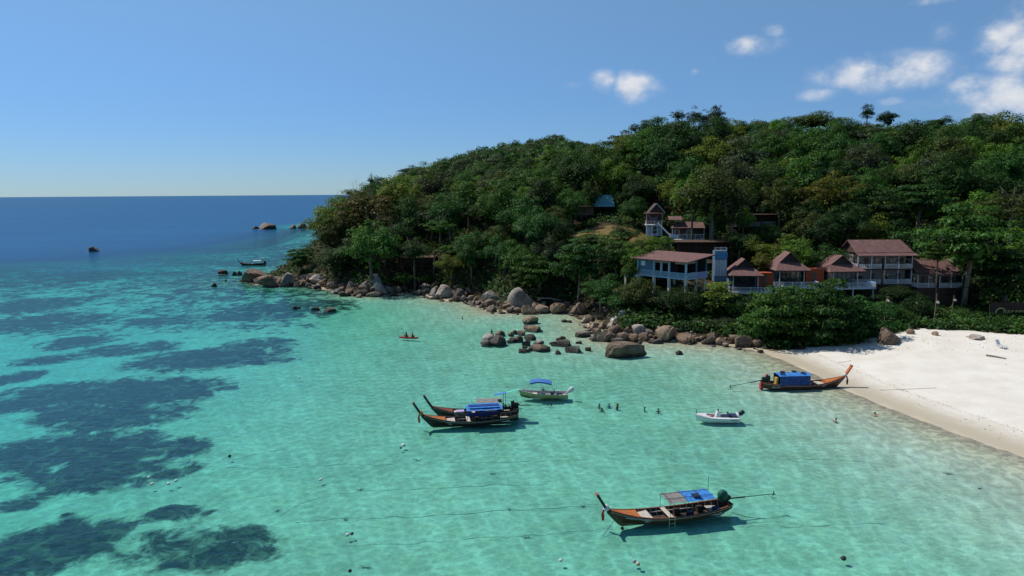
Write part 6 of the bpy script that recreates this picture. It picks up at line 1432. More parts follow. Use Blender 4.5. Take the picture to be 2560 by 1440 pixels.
def small_hull(L, beam, fb, draft, bow_rise, blunt, flare=.78):
    sts = []
    for i in range(13):
        t = i / 12; x = -L / 2 + L * t; k = 1 - max(0, (t - .5) / .5) ** blunt; hb = beam / 2 * (.9 + .1 * min(1, t * 4)) * max(.03, k); zs = fb + bow_rise * max(0, (t - .45) / .55) ** 2
        rise = max(0, (t - .78) / .22) ** 1.6; xo = x + (.1 + .55 * bow_rise) * max(0, (t - .7) / .3)
        sts.append([(xo, hb, zs), (x + (xo - x) * .6, hb * (flare + .14), zs * .55), (x + (xo - x) * .3, hb * flare, -.02 + rise * zs * .3), (x, .012, -draft + rise * (draft + .05))])
    return sts
def outboard(parent, x, z, mat, tilt=55, s=1.0):
    Mx = Matrix.Translation((x, 0, z)) @ Matrix.Rotation(R(tilt), 4, 'Y') @ Matrix.Scale(s, 4); q = lambda p: Mx @ Vector(p)
    h = MB(); vs, fs = [], []
    for zz, a, b in ((-.1, .22, .17), (.1, .30, .22), (.45, .30, .22), (.62, .22, .16)): vs += [q((-.1 + a * math.cos(2 * math.pi * k / 10), b * math.sin(2 * math.pi * k / 10), zz)) for k in range(10)]
    fs = [(i * 10 + k, i * 10 + (k + 1) % 10, (i + 1) * 10 + (k + 1) % 10, (i + 1) * 10 + k) for i in range(3) for k in range(10)] + [tuple(range(9, -1, -1)), tuple(range(30, 40))]
    h.add(vs, fs); m_ = h.build('outboard_motor', mat, parent, True)
    l = MB(); l.bar(q((-.12, 0, -.1)), q((-.12, 0, -.95)), .12 * s, .2 * s, up=(1, 0, 0)); l.bar(q((-.3, 0, -.75)), q((.12, 0, -.75)), .2 * s, .03); l.tube([q((-.35, 0, -1.0)), q((.15, 0, -1.0))], .07 * s, 8); l.bar(q((-.1, 0, -1.0)), q((-.05, 0, -1.25)), .03, .15, up=(1, 0, 0)); l.build('motor_leg', mat if mat is WHITEC else METD, m_)
    p = MB()
    for k in range(3): a = 2.09 * k; p.bar(q((-.36, 0, -1.0)), q((-.36, .17 * math.cos(a), -1.0 + .17 * math.sin(a))), .09 * s, .025)
    p.build('propeller', METD, m_); return m_
def bimini_boat():
    c, yw, L = boat_at((1303, 992), (1420, 993)); r = empty('motorboat', c, yw, 'olive-yellow open motorboat with blue sunshade and white outboard', 'motorboat')
    sts = small_hull(L, 1.9, .55, .22, .42, 2.2); vs, fs = loft(sts); h = MB(); h.add(vs, fs); h.build('hull', YELH, r)
    ins = [[(x, y * .9, z + .01) if j == 0 else (x, y * .86, max(z, .16)) for j, (x, y, z) in enumerate(s)] for s in sts]; vs, fs = loft(ins); i = MB(); i.add(vs, fs); i.build('hull_lining', PINKW, r)
    bt = [[(x, y * 1.015 + .004, min(z, .05 + .26 * max(0, (k - 8) / 4))) for (x, y, z) in s[1:]] for k, s in enumerate(sts)]; vs, fs = loft(bt); b = MB(); b.add(vs, fs); b.build('bottom_paint', BLACKW, r)
    for s in (-1, 1):
        g = MB(); pts = [(q[0][0], s * q[0][1], q[0][2] + .02) for q in sts]
        for p, q in zip(pts[:-1], pts[1:]): g.bar(p, q, .10, .05)
        g.build('gunwale', PINKW, r)
        rl = MB(); top = [Vector(p) + Vector((0, -s * .03, .42)) for p in pts[3:]]; rl.tube(top, .018, 5)
        for p, q in list(zip(pts[3:], top))[::2]: rl.tube([p, q], .016, 5)
        rl.build('guard_rail', STEEL, r)
    MB().b2((-L / 2 + .1, -.8, .13), (L / 2 - 1.2, .8, .18)).build('sole', PINKW, r)
    cs = MB(); cs.add([(-.1, -.35, .18), (.5, -.35, .18), (.35, -.3, 1.05), (.0, -.3, 1.05), (-.1, .35, .18), (.5, .35, .18), (.35, .3, 1.05), (.0, .3, 1.05)], [(0, 1, 2, 3), (4, 7, 6, 5), (0, 4, 5, 1), (1, 5, 6, 2), (2, 6, 7, 3), (3, 7, 4, 0)]); co = cs.build('console', PINKW, r); MB().torus((-.12, 0, .9), .18, .02).build('steering_wheel', BLACKW, co); MB().box((.2, 0, 1.25), (.06, .5, .35)).build('windscreen', SOLAR, co)
    MB().b2((-1.3, -.45, .18), (-.8, .45, .6)).build('seat', NAVY, r); MB().b2((-1.35, -.45, .605), (-1.25, .45, 1.0)).build('seat_back', NAVY, r); MB().b2((1.0, -.5, .18), (1.6, .5, .5)).build('fore_locker', PINKW, r); MB().ball((-2.0, .25, .45), .42, 10, 7, (1.1, .8, .6)).build('rope_heap', NAVY, r, True)
    vs = []; nx, ny = 9, 5
    for i_ in range(nx):
        t = i_ / (nx - 1); x = -.95 + 2.9 * t
        for j in range(ny): y = -.85 + 1.7 * j / (ny - 1); vs.append((x, y, 2.08 + .22 * math.sin(math.pi * t) - .06 * (y / .85) ** 2 + .12 * t))
    k = MB(); k.add(vs, [(i_ * ny + j, i_ * ny + j + 1, (i_ + 1) * ny + j + 1, (i_ + 1) * ny + j) for i_ in range(nx - 1) for j in range(ny - 1)])
    for s in (0, ny - 1):
        e = [vs[i_ * ny + s] for i_ in range(nx)]; k.add(e + [(x, y, z - .2) for x, y, z in e], [(i_, i_ + 1, nx + i_ + 1, nx + i_) for i_ in range(nx - 1)])
    bm_ = k.build('bimini', BIM, r, True); f = MB()
    for s in (-1, 1):
        for a, b in (((1.85, s * .84, 2.1), (2.35, s * .62, .95)), ((1.3, s * .84, 2.2), (1.9, s * .7, .9)), ((-.9, s * .84, 2.0), (.3, s * .85, .62)), ((-.9, s * .84, 2.0), (-1.2, s * .86, .6)), ((.6, s * .84, 2.25), (.3, s * .85, .62))): f.tube([a, b], .018, 5)
    f.build('bimini_frame', STEEL, bm_); outboard(r, -L / 2 - .15, .95, WHITEC, -50, 1.05)
    MB().tube([(L / 2 + .3, 0, .9), (L / 2 + .75, .1, .05), (L / 2 + 1.2, .15, -.9)], .02, 5).build('anchor_rope', ROPE, r); return r
bimini_boat()
def speedboat():
    c, yw, L = boat_at((1742, 1050), (1846, 1052)); r = empty('speedboat', c, yw, 'small white speedboat with centre console and dark seats', 'speedboat')
    sts = small_hull(L, 2.0, .52, .30, .28, 3.2, .80); vs, fs = loft(sts); h = MB(); h.add(vs, fs); h.build('hull', WHH, r, True)
    dk = MB(); vs = []
    for s in sts: (x, y, z) = s[0]; vs += [(x, -y, z + .005), (x, -y * .66, z + .05), (x, y * .66, z + .05), (x, y, z + .005)]
    n = len(sts); dk.add(vs, [(i * 4 + j, i * 4 + j + 1, (i + 1) * 4 + j + 1, (i + 1) * 4 + j) for i in range(n - 1) for j in (0, 2)] + [(i * 4 + 1, i * 4 + 2, (i + 1) * 4 + 2, (i + 1) * 4 + 1) for i in range(9, n - 1)]); dk.build('side_deck', WHH, r)
    ins = [[(x, y * .66, z + .045)] + [(x, y * .62, max(zz, .12)) for (x, y, zz) in s[1:3]] + [(s[3][0], .01, .12)] for s in sts[:11] for (x, y, z) in [s[0]]]; vs, fs = loft(ins); q = MB(); q.add(vs, fs); q.build('cockpit', PINKW, r)
    for s in (-1, 1):
        g = MB(); pts = [(w[0][0], s * (w[0][1] + .01), w[0][2] - .08) for w in sts]
        for a, b in zip(pts[:-1], pts[1:]): g.bar(a, b, .05, .06)
        g.build('rubbing_strip', WHITEC, r)
    cs = MB(); cs.add([(-.3, -.42, .12), (.35, -.42, .12), (.15, -.36, 1.1), (-.2, -.36, 1.1), (-.3, .42, .12), (.35, .42, .12), (.15, .36, 1.1), (-.2, .36, 1.1)], [(0, 1, 2, 3), (4, 7, 6, 5), (0, 4, 5, 1), (1, 5, 6, 2), (2, 6, 7, 3), (3, 7, 4, 0)]); co = cs.build('console', WHH, r); MB().torus((-.32, 0, .95), .17, .02).build('steering_wheel', BLACKW, co); MB().box((.0, .1, 1.28), (.1, .3, .3)).build('windscreen', SOLAR, co)
    MB().b2((-1.15, -.6, .13), (-.65, .6, .62)).build('seat', NAVY, r); MB().b2((-1.3, -.6, .3), (-1.16, .6, .95)).build('seat_back', NAVY, r); MB().b2((-2.2, -.62, .14), (-1.5, .62, .72)).build('stern_bench', NAVY, r); MB().b2((-2.35, -.62, .6), (-2.21, .62, .9)).build('bench_back', WHH, r)
    MB().b2((.6, -.4, .13), (1.3, .4, .45)).build('fore_cushion', PINKW, r); MB().ball((.75, .15, .5), .2, 8, 6).build('red_bag', RED, r, True); MB().tube([(L / 2 + .05, 0, .8), (L / 2 + .1, 0, 1.3)], .04, 6).build('bow_light_post', METD, r)
    lt = MB(); rg = random.Random(2)
    for k in range(7):
        x = 1.05 + k * .17; (_, y, z) = sts[9][0]; yb = float(np.interp(x, [s[0][0] for s in sts], [s[0][1] for s in sts])); zb = float(np.interp(x, [s[0][0] for s in sts], [s[0][2] for s in sts]))
        lt.bar((x, yb * .84, zb + .035), (x + .11, yb * .80, zb + .045), .06, .012)
    for k in range(6): x = -2.1 + k * .14; yb = float(np.interp(x, [s[1][0] for s in sts], [s[1][1] for s in sts])); lt.bar((x, yb + .055, .3), (x + .1, yb + .055, .3 + rg.uniform(.0, .03)), .05, .02, up=(0, 1, 0))
    lt.build('lettering', SOLAR, r); outboard(r, -L / 2 - .1, .9, NAVY, -48, .95); return r
speedboat()

# kayak
def kayak():
    c, yw, L = boat_at((1000, 843), (1044, 848)); yw = R(166); L = 3.9; r = empty('kayak', c, yw, 'red and white two-seat kayak out on the bay', 'kayak'); sts = []
    for i in range(13):
        t = i / 12; x = -L / 2 + L * t; k = max(.03, 1 - abs(2 * t - 1) ** 2.6); sts.append([(x, .40 * k, .20 + .12 * abs(2 * t - 1) ** 3), (x, .37 * k, .06), (x, .2 * k, -.06 + .1 * abs(2 * t - 1) ** 4), (x, .01, -.08 + .14 * abs(2 * t - 1) ** 4)])
    vs, fs = loft(sts); h = MB(); h.add(vs, fs); h.build('hull', RED, r, True); d = MB(); vs = []
    for s in sts: (x, y, z) = s[0]; vs += [(x, -y, z), (x, 0, z + .05), (x, y, z)]
    d.add(vs, [(i * 3 + j, i * 3 + j + 1, i * 3 + j + 4, i * 3 + j + 3) for i in range(12) for j in (0, 1)]); d.build('deck', RED, r, True)
    for x in (-.75, .55): MB().b2((x - .28, -.24, .245), (x + .2, .24, .29)).build('seat', NAVY, r); MB().box((x - .3, 0, .45), (.06, .42, .36)).build('backrest', RED, r)
    return c, yw
KC, KY = kayak()
# ------------------------------------------------------------------ people
SKIN = flat_mat('skin', (.36, .21, .14), .55, .12, 6); SKIND = flat_mat('tanned_skin', (.22, .12, .075), .55, .12, 6); SKINP = flat_mat('pink_skin', (.48, .27, .20), .55, .1, 6); HAIR = flat_mat('dark_hair', (.02, .015, .012), .6, .2, 8)  # three even skin tones: mid, tanned and a paler pink
CLOTH = {'black': flat_mat('black_swimwear', (.015, .016, .02), .7, .2, 6), 'blue': flat_mat('blue_rash_shirt', (.03, .12, .42), .7, .15, 6), 'white': flat_mat('white_shirt', (.6, .6, .6), .7, .1, 6), 'red': flat_mat('red_top', (.4, .04, .05), .7, .1, 6), 'dark': flat_mat('dark_shirt', (.04, .05, .06), .7, .1, 6)}
# joints: name -> (x, y, z, radius); the figure faces +x, pelvis at the origin
BASE = dict(pel=(0, 0, 0, .13), wst=(0, 0, .16, .115), chs=(.01, 0, .36, .145), nck=(0, 0, .52, .055), skl=(.015, 0, .60, .07), hed=(.02, 0, .68, .095), top=(.01, 0, .77, .075),
            ls=(0, .19, .46, .058), rs=(0, -.19, .46, .058), lh=(0, .1, -.06, .085), rh=(0, -.1, -.06, .085))
POSE = {
    'wade': dict(le=(.06, .30, .24, .042), lw=(.26, .28, .10, .032), lp=(.34, .26, .09, .035), re=(.04, -.31, .24, .042), rw=(.22, -.32, .08, .032), rp=(.30, -.32, .07, .035), lk=(.03, .12, -.48, .058), la=(-.02, .12, -.88, .04), lf=(.14, .13, -.93, .035), rk=(.02, -.12, -.48, .058), ra=(-.05, -.12, -.88, .04), rf=(.11, -.13, -.93, .035)),
    'sit': dict(le=(.10, .26, .22, .042), lw=(.30, .20, .14, .032), lp=(.38, .18, .13, .035), re=(.10, -.26, .22, .042), rw=(.30, -.20, .14, .032), rp=(.38, -.18, .13, .035), lk=(.42, .13, .10, .058), la=(.62, .12, -.18, .04), lf=(.74, .13, -.20, .035), rk=(.42, -.13, .10, .058), ra=(.62, -.12, -.18, .04), rf=(.74, -.13, -.20, .035)),
    'swim': dict(le=(.22, .30, .48, .042), lw=(.44, .24, .52, .032), lp=(.52, .20, .53, .035), re=(.20, -.32, .46, .042), rw=(.42, -.38, .50, .032), rp=(.5, -.4, .5, .035), lk=(-.34, .13, -.30, .058), la=(-.66, .14, -.42, .04), lf=(-.76, .14, -.48, .035), rk=(-.30, -.13, -.36, .058), ra=(-.60, -.14, -.52, .04), rf=(-.70, -.14, -.58, .035)),
    'paddle': dict(le=(.20, .32, .34, .042), lw=(.36, .34, .52, .032), lp=(.42, .34, .56, .035), re=(.22, -.26, .26, .042), rw=(.40, -.22, .22, .032), rp=(.46, -.22, .20, .035), lk=(.45, .15, .12, .058), la=(.80, .14, -.02, .04), lf=(.88, .14, .06, .035), rk=(.45, -.15, .12, .058), ra=(.80, -.14, -.02, .04), rf=(.88, -.14, .06, .035)),
}
EDG = [('pel', 'wst'), ('wst', 'chs'), ('chs', 'nck'), ('nck', 'skl'), ('skl', 'hed'), ('hed', 'top'), ('chs', 'ls'), ('chs', 'rs'), ('ls', 'le'), ('le', 'lw'), ('lw', 'lp'), ('rs', 're'), ('re', 'rw'), ('rw', 'rp'), ('pel', 'lh'), ('pel', 'rh'), ('lh', 'lk'), ('lk', 'la'), ('la', 'lf'), ('rh', 'rk'), ('rk', 'ra'), ('ra', 'rf')]
BODIES = {}
def body_mesh(pose):
    if pose in BODIES: return BODIES[pose]
    J = dict(BASE); J.update(POSE[pose]); names = list(J); me = bpy.data.meshes.new('body'); me.from_pydata([J[n][:3] for n in names], [(names.index(a), names.index(b)) for a, b in EDG], []); o = bpy.data.objects.new('tmp', me); COL.objects.link(o)
    md = o.modifiers.new('s', 'SKIN'); md.use_smooth_shade = True
    sv = me.skin_vertices[0].data
    for i, n in enumerate(names): sv[i].radius = (J[n][3],) * 2; sv[i].use_root = n == 'pel'
    o.modifiers.new('d', 'SUBSURF').levels = 1; bpy.context.view_layer.update()
    out = bpy.data.meshes.new_from_object(o.evaluated_get(bpy.context.evaluated_depsgraph_get())); bpy.data.objects.remove(o); BODIES[pose] = out; return out
def person(loc, rz, pose, label, skin=SKIN, cloth='black', long_hair=False, sunk=0.0, tilt=0.0):
    r = empty('person', loc, rz, label, 'person'); r.rotation_euler = (0, tilt, rz)
    b = bpy.data.objects.new('body', body_mesh(pose)); link(b, r); b.location = (0, 0, -sunk)
    if len(b.data.materials) == 0: b.data.materials.append(skin)
    b.material_slots[0].link = 'OBJECT'; b.material_slots[0].material = skin
    h = MB(); h.ball((-.005, 0, .715 - sunk), .112, 10, 7, (1, .95, .95))
    if long_hair: h.tube([(-.07, 0, .72 - sunk), (-.11, 0, .58 - sunk), (-.13, 0, .42 - sunk)], [.09, .085, .04], 8)
    h.build('hair', HAIR, r, True)
    f = MB(); f.box((.118, 0, .672 - sunk), (.03, .03, .04)); f.build('nose', skin, r)
    if cloth:
        c = MB(); c.tube([(0, 0, -.10 - sunk), (0, 0, .04 - sunk)], [.165, .15], 10); c.build('trunks', CLOTH[cloth], r, True)
        if cloth != 'black' or long_hair: c = MB(); c.tube([(0, 0, .05 - sunk), (0, 0, .18 - sunk), (.01, 0, .36 - sunk), (0, 0, .46 - sunk)], [.14, .135, .168, .12], 10); c.build('shirt', CLOTH[cloth], r, True)
    return r
def wader(px, py, rz, label, up=.0, **k):
    g = G(px, py); bed = tz(g.x, g.y); return person((g.x, g.y, up - .16), rz, 'wade', label, **k)
wader(1499, 1014, R(200), 'bather at the left of the wading group, shoulders out of the water', -.36, skin=SKIND)
wader(1523, 1013, R(250), 'wading bather in a blue shirt in the middle of the group', -.42, skin=SKIND, cloth='blue')
wader(1543, 1017, R(150), 'tallest wading bather at the right of the group', -.2, skin=SKIND, long_hair=True)
wader(1505, 1022, R(100), 'bather nearest the viewer in the wading group', -.5, skin=SKIND)
wader(1612, 1020, R(180), 'lone swimmer low in the water right of the wading group', -.52, skin=SKIND)
wader(1646, 1025, R(260), 'bather up to the shoulders, farthest right of the wading group', -.44, skin=SKIND)
wader(1156, 796, R(220), 'lone bather in the water near the shore rocks', -.20, skin=SKIND)
g = G(2090, 1053); person((g.x, g.y, -.42), R(180), 'swim', 'dark-haired swimmer off the beach, arms just under the water', skin=SKINP, cloth='dark')
g = G(2187, 1039); person((g.x, g.y, -.36), R(-60), 'swim', 'pale swimmer closest to the sand', skin=SKINP, cloth='red')
g = P(1232, 834, 132.6); rk = [q for q in ROCKLIST if q['label'] == 'pale-topped boulder that a person sits on'][0]['o']
_dg = bpy.context.evaluated_depsgraph_get(); bpy.context.view_layer.update(); bx = rk.location; zt = bx.z + rk.scale.z * .9
person((bx.x + .3, bx.y, zt + .12), R(-60), 'sit', 'person sitting on the pale boulder at the spur tip', skin=SKIND, cloth='dark')
Mk = Matrix.Translation(KC) @ Matrix.Rotation(KY, 4, 'Z')
person(Mk @ Vector((-.78, 0, .40)), KY, 'paddle', 'rear kayak paddler in a red top', skin=SKIN, cloth='red'); person(Mk @ Vector((.50, 0, .40)), KY, 'paddle', 'front kayak paddler with long dark hair, holding the paddle', skin=SKIN, cloth='black', long_hair=True)
r = empty('paddle', Mk @ Vector((.95, .0, .9)), KY, 'double-bladed paddle held upright by the front kayaker', 'paddle'); MB().tube([(-.1, -.55, -.65), (.1, .55, .85)], .018, 6).build('shaft', BLACKW, r)
for s in ((-.13, -.68, -.85), (.13, .68, 1.05)): MB().ball(s, .2, 8, 6, (.18, .5, 1)).build('blade', BLACKW, r, True)

# ------------------------------------------------------------------ floats, ropes and weed on the water
def rope(pts, rad, label, name='rope', mat=ROPE, cat='rope'):
    o = MB().tube(pts, rad, 5).build(name, mat, None, label=label); o['category'] = cat; return o
BUOYD = flat_mat('dark_float', (.03, .028, .03), .5, .3, 5); BUOYW = flat_mat('white_float', (.62, .60, .57), .5, .15, 5); BUOYP = flat_mat('peach_float', (.55, .38, .28), .5, .15, 5)
def float_(px, py, r, mat, label, long=1.0, rz=0.0):
    g = G(px, py); o = empty('mooring_float', (g.x, g.y, 0), rz, label, 'float', 'mooring floats in the bay')
    MB().ball((0, 0, r * .25), r, 10, 7, (long, 1, 1)).build('float_body', mat, o, True); m_ = MB(); m_.torus((long * r, 0, r * .3), r * .25, r * .09, 8, 5); m_.build('eyelet', BLACKW, o); return o
for px, py, r_, mt, lab, lg in ((574, 1141, .17, BUOYD, 'lone dark float beside the middle reef', 1), (1009, 1114, .2, BUOYW, 'white float with a dark tag in front of the twin longtails', 1.2), (1002, 1120, .12, BUOYD, 'dark tag floating beside the white float', 1.6), (802, 1200, .12, BUOYW, 'small slim float on a drifting rope', 2.0),
                               (869, 1338, .14, BUOYW, 'pale float of the pair on the rope near the bottom', 1.2), (880, 1335, .12, BUOYD, 'dark float of the pair on the rope near the bottom', 1.2), (875, 1428, .14, BUOYD, 'dark float at the bottom edge beside the branch', 1), (1402, 1402, .13, BUOYW, 'small white float left of the round pair', 1.2),
                               (1586, 1404, .15, flat_mat('grey_float', (.3, .34, .36), .5, .1, 4), 'grey ball of the two floats at the bottom', 1), (1595, 1411, .16, BUOYP, 'peach ball of the two floats at the bottom', 1), (2109, 1397, .19, BUOYD, 'round black float at the bottom right', 1), (1556, 1322, .14, BUOYD, 'small dark ball under the bow of the near longtail', 1),
                               (372, 1194, .13, BUOYW, 'white float farthest left on the reef float line', 1.6), (380, 1211, .14, BUOYW, 'second white float of the reef line, nearest the viewer', 1.6), (421, 1210, .14, BUOYW, 'third white float of the reef line', 1.4), (440, 1203, .14, BUOYW, 'last white float of the reef line', 1.4), (748, 945, .15, BUOYW, 'white float out in the open bay', 1.4)):
    float_(px, py, r_, mt, lab, lg, random.uniform(0, 3))
BEDROPE = flat_mat('sandy_rope', (.30, .31, .22), .9, .35, .8)
def bedline(pix, rad, label, dz=.03, wob=.2, name='rope'):
    pts = []; rg = random.Random(int(pix[0][0]))
    for (a, b) in zip(pix[:-1], pix[1:]):
        for t in np.linspace(0, 1, 8)[:-1]:
            g = G(a[0] + (b[0] - a[0]) * t, a[1] + (b[1] - a[1]) * t, -.5); z = tz(g.x, g.y); pts.append((g.x + rg.uniform(-wob, wob), g.y + rg.uniform(-wob, wob), z + rad * .4 - .012 + rg.uniform(-.02, .012)))
    return rope(pts, rad * .34, label, name, BEDROPE)
bedline([(940, 1165), (1050, 1158), (1300, 1155), (1500, 1150)], .045, 'upper mooring line on the sea floor below the twin longtails')
bedline([(560, 1168), (700, 1173), (860, 1162), (950, 1164)], .05, 'mooring line on the sea floor running to the middle reef')
bedline([(800, 1240), (920, 1228), (1100, 1222), (1240, 1213), (1390, 1212)], .055, 'second mooring line crossing the sandy bottom')
bedline([(740, 1305), (860, 1298), (1020, 1294), (1270, 1278), (1450, 1268), (1500, 1262)], .06, 'third mooring line running under the near longtail bow')
bedline([(850, 1366), (1010, 1362), (1140, 1352)], .05, 'short mooring line near the bottom edge')
bedline([(1160, 1348), (1300, 1343), (1420, 1332), (1560, 1322)], .06, 'mooring line passing in front of the near longtail')
bedline([(1840, 1320), (1990, 1318), (2140, 1312), (2300, 1320)], .05, 'mooring line right of the near longtail')
bedline([(1960, 1150), (2060, 1152), (2150, 1160), (2260, 1176)], .05, 'mooring line off the beach in the right foreground')
rope([G(800, 1200) + Vector((0, 0, .01)), G(812, 1196) + Vector((0, 0, .02)), G(835, 1190, -.1)], .016, 'short drifting rope at the slim float')
rope([G(580, 1150, -.15), G(640, 1135, -.05), G(722, 1122, -.02)], .016, 'long drifting rope beside the lone dark float')
rope([G(700, 1290, -.2), G(745, 1262, -.1), G(800, 1243, -.02)], .016, 'drifting rope curving over the sand at left centre')
rope([T(1420, 1105) , G(1424, 1104, .02), G(1432, 1108, -.1)], .03, 'tiny loose rope end in the bay', 'rope')
g0, g1 = G(1830, 1290, .1), G(1912, 1297, -.2); rope([g0 + Vector((0, 0, .3)), (g0 + g1) / 2, g1], .025, 'stern rope of the near longtail')
g0 = G(1545, 1310); rope([g0 + Vector((.0, 0, .8)), g0 + Vector((-.7, -.5, .1)), g0 + Vector((-1.4, -1.2, -.4))], .022, 'bow rope of the near longtail')
rope([T(2098, 906), T(2110, 905), T(2128, 902)], .05, 'short rope lying on the sand above the beached longtail'); rope([T(2200, 976), T(2245, 974), T(2300, 972), T(2340, 970)], .045, 'long mooring rope stretched over the wet sand')
WEED = flat_mat('dark_branch', (.08, .09, .065), .9, .3, 6)
def snag(px, py, s, label, seed):
    g = G(px, py, -.45); z = tz(g.x, g.y); rg = random.Random(seed); mb = MB(); r = empty('sunken_branch', (g.x, g.y, z), 0, label, 'branch', 'sunken branches on the sea floor')
    for k in range(9):
        a = rg.uniform(0, 6.28); L = s * rg.uniform(.4, 1); p1 = Vector((math.cos(a) * L * .35, math.sin(a) * L * .2, .03 + rg.uniform(0, .1))); p2 = p1 + Vector((math.cos(a + .4) * L * .35, math.sin(a + .4) * L * .2, rg.uniform(-.05, .12)))
        mb.tube([(0, 0, 0), p1, p2], [.025, .016, .006], 4)
    mb.build('twigs', WEED, r)
for i, (px, py, s, lab) in enumerate(((1043, 1152, .9, 'sunken branch standing on the upper mooring line'), (900, 1226, .9, 'sunken branch on the second mooring line'), (915, 1420, 1.0, 'twiggy branch afloat at the bottom edge'), (1275, 1275, .8, 'sunken branch at the middle of the third mooring line'), (1456, 1268, .8, 'sunken clump on the third mooring line near the bow'), (865, 1300, .7, 'sunken clump at the left of the third mooring line'), (690, 1278, .9, 'dark sunken clump right of the lower reef'), (1318, 1345, .8, 'sunken branch in front of the near longtail'), (2370, 1193, 1.3, 'dark weed-covered branch in the right shallows'), (2450, 1230, .7, 'small sunken stick in the right shallows'), (1165, 938, .7, 'stick poking up behind the twin longtails'), (1233, 1186, .6, 'upright stick on the second mooring line'))): snag(px, py, s, lab, i)

# ------------------------------------------------------------------ beach things
b = T(2502, 870); r = empty('sun_lounger', b, R(12), 'white plastic sun lounger alone on the sand', 'sun lounger')
for k in range(7): MB().b2((-.34, -.9 + k * .17, .34), (.34, -.9 + k * .17 + .13, .38)).build('slat', WHH, r)
bk = MB(); Mx = Matrix.Rotation(R(58), 3, 'X')
bk.box((0, .62, .80), (.68, 1.0, .05), M=Mx); bk.build('backrest', WHH, r)
for x in (-.33, .33): MB().b2((x - .04, -.95, .28), (x + .04, .35, .335)).build('side_rail', WHH, r); MB().b2((x - .05, -.5, .52), (x + .05, .25, .57)).build('armrest', WHH, r); MB().b2((x - .04, .1, .38), (x + .04, .18, .52)).build('arm_post', WHH, r)
for x in (-.3, .3):
    for y in (-.8, .25): MB().b2((x - .04, y - .04, 0), (x + .04, y + .04, .275)).build('leg', WHH, r)
p0, p1 = T(2466, 890), T(2514, 898); r = empty('driftwood_plank', p0, 0, 'weathered driftwood beam lying on the sand below the lounger', 'driftwood'); d = p1 - p0
mb = MB(); mb.tube([Vector((0, 0, .1)), d * .5 + Vector((0, .05, .12)), d + Vector((0, 0, .08))], [.17, .15, .11], 7); mb.build('beam', flat_mat('grey_driftwood', (.17, .14, .12), .9, .25, 5), r)
p0, p1 = T(1345, 755), T(1402, 759); r = empty('fallen_log', p0, 0, 'pale bare log lying across the tan boulders', 'log'); d = p1 - p0; MB().tube([Vector((0, 0, .9)), d * .5 + Vector((0, 0, 1.05)), d + Vector((0, 0, .8))], [.12, .16, .1], 7).build('stem', BARE, r)
p0 = T(2415, 842); r = empty('driftwood_branch', p0, 0, 'forked dead branch on the sand left of the lounger', 'branch'); mb = MB(); mb.tube([(0, 0, .05), (.7, -.3, .1), (1.4, -1.0, .05)], [.09, .07, .03], 5); mb.tube([(.7, -.3, .1), (1.0, .2, .2)], [.05, .02], 5); mb.build('stem', BARE, r)
# litter of leaves and shells along the wrack line
rgn = np.random.default_rng(12); C = []
for px, py in ((2160, 940), (2220, 955), (2330, 1010), (2420, 1045), (2500, 1070), (2300, 985), (2540, 1090), (2440, 870), (2350, 850), (2250, 880), (2530, 880), (2480, 905), (2130, 925)):
    for k in range(9):
        g = T(px + rgn.uniform(-45, 45), py + rgn.uniform(-9, 9))
        if beachness(np.array([g.x]), np.array([g.y]))[0] > .6 and g.z > .05: C.append((g.x, g.y, g.z + .02))
for k in range(500):
    g = T(rgn.uniform(2150, 2560), rgn.uniform(829, 880))
    if g.z > .3 and rgn.random() < .5: C.append((g.x, g.y, g.z + .02))
C = np.array(C); v = leaves(C, np.tile([0, 0, 1.], (len(C), 1)) + rgn.normal(size=(len(C), 3)) * .3, rgn.uniform(.07, .24, len(C)), rgn, .5); me = np_mesh('beach_litter', v, np.arange(len(v)).reshape(-1, 4))
tag(obj('beach_litter', me, flat_mat('dry_leaf', (.13, .085, .045), .9, .4, 3)), 'dry leaves and bits strewn over the sand', kind='stuff')

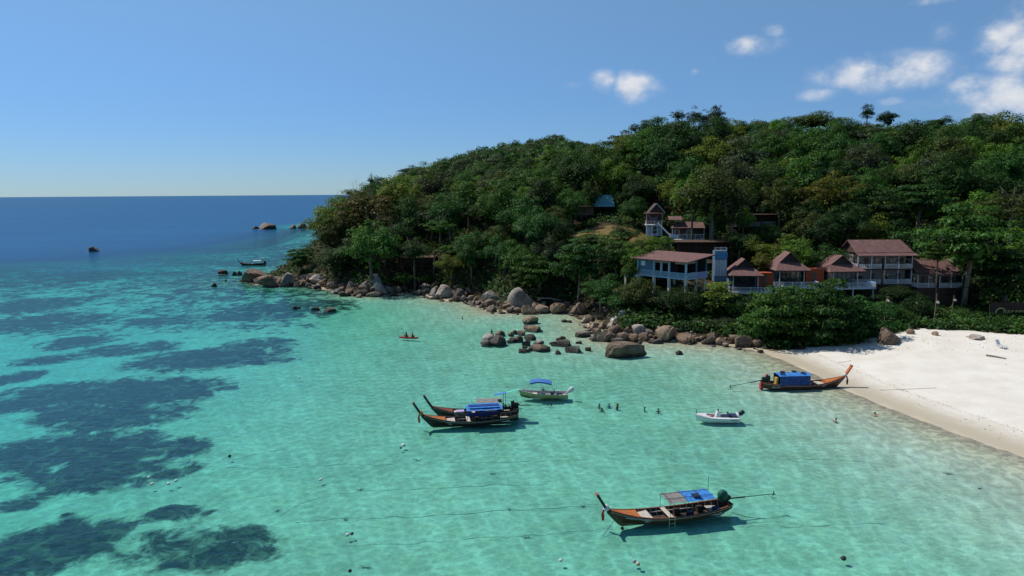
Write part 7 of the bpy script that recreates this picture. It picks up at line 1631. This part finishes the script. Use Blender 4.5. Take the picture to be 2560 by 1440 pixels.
# ------------------------------------------------------------------ labels for the many
def ordinal(i, n):
    w = ['', 'second', 'third', 'fourth', 'fifth', 'sixth', 'seventh', 'eighth', 'ninth', 'tenth', 'eleventh', 'twelfth']
    if i == 0: return 'leftmost' if n > 1 else ''
    if i == n - 1: return 'rightmost'
    return f'{w[i]} from left' if i < 12 else f'number {i + 1} from left'
def zone_tree(px, py):
    if px < 1000: z = 'on the headland'
    elif px < 1250: z = 'above the pocket of sand'
    elif px < 1450: z = 'above the shore boulders'
    elif px < 1620: z = 'around the bare slope'
    elif px < 1830: z = 'above the pavilion'
    elif px < 2060: z = 'above the bungalows'
    elif px < 2290: z = 'above the two-storey house'
    else: z = 'above the terrace house'
    lo, hi = (sky_y(px), 640); t = (py - lo) / max(60, hi - lo)
    return ('hilltop', 'upper slope', 'middle slope', 'lower slope')[0 if t < .12 else 1 if t < .34 else 2 if t < .62 else 3], z
WORD = {'domed': 'dome-shaped', 'lumpy': 'lumpy', 'airy': 'open-crowned', 'tall': 'tall narrow', 'feathery': 'feathery', 'layered': 'flat-layered', 'shrubby': 'shrubby'}
bins = {}
for t in TREES:
    t['o']['category'] = 'tree' if t['kind'] != 'shrubby' else 'shrub'; t['o']['group'] = 'trees on the wooded hill'
    if t['o'].get('label'): continue
    px, py, w = proj(t['c']); a, z = zone_tree(px, py); bins.setdefault((WORD[t['kind']], t['colour'], a, z), []).append((px, t['o']))
for (k, c, a, z), L in bins.items():
    L.sort(key=lambda q: q[0])
    for i, (px, o) in enumerate(L):
        od = ordinal(i, len(L)); o['label'] = f'{k} {c} tree, {a} {z}' + (f', {od}' if od else '')
RW = {'round': 'rounded', 'block': 'blocky', 'slab': 'flat slab-like', 'crag': 'craggy'}; RC = {'tan': 'tan', 'brown': 'brown', 'grey': 'grey', 'dark': 'dark', 'pale': 'pale'}
bins = {}
for q in ROCKLIST:
    q['o']['category'] = 'boulder'; q['o']['group'] = 'boulders along the shore'
    if q['label']: q['o']['label'] = q['label']; continue
    size = 'large' if q['w'] > 2.6 else 'small' if q['w'] < 1.5 else 'mid-sized'; bins.setdefault((size, RW[q['kind']], RC[q['colour']], q['zone']), []).append((q['px'], q['o']))
for (s, k, c, z), L in bins.items():
    L.sort(key=lambda q: q[0])
    for i, (px, o) in enumerate(L):
        od = ordinal(i, len(L)); o['label'] = f'{s} {k} {c} rock {z}' + (f', {od}' if od else '')
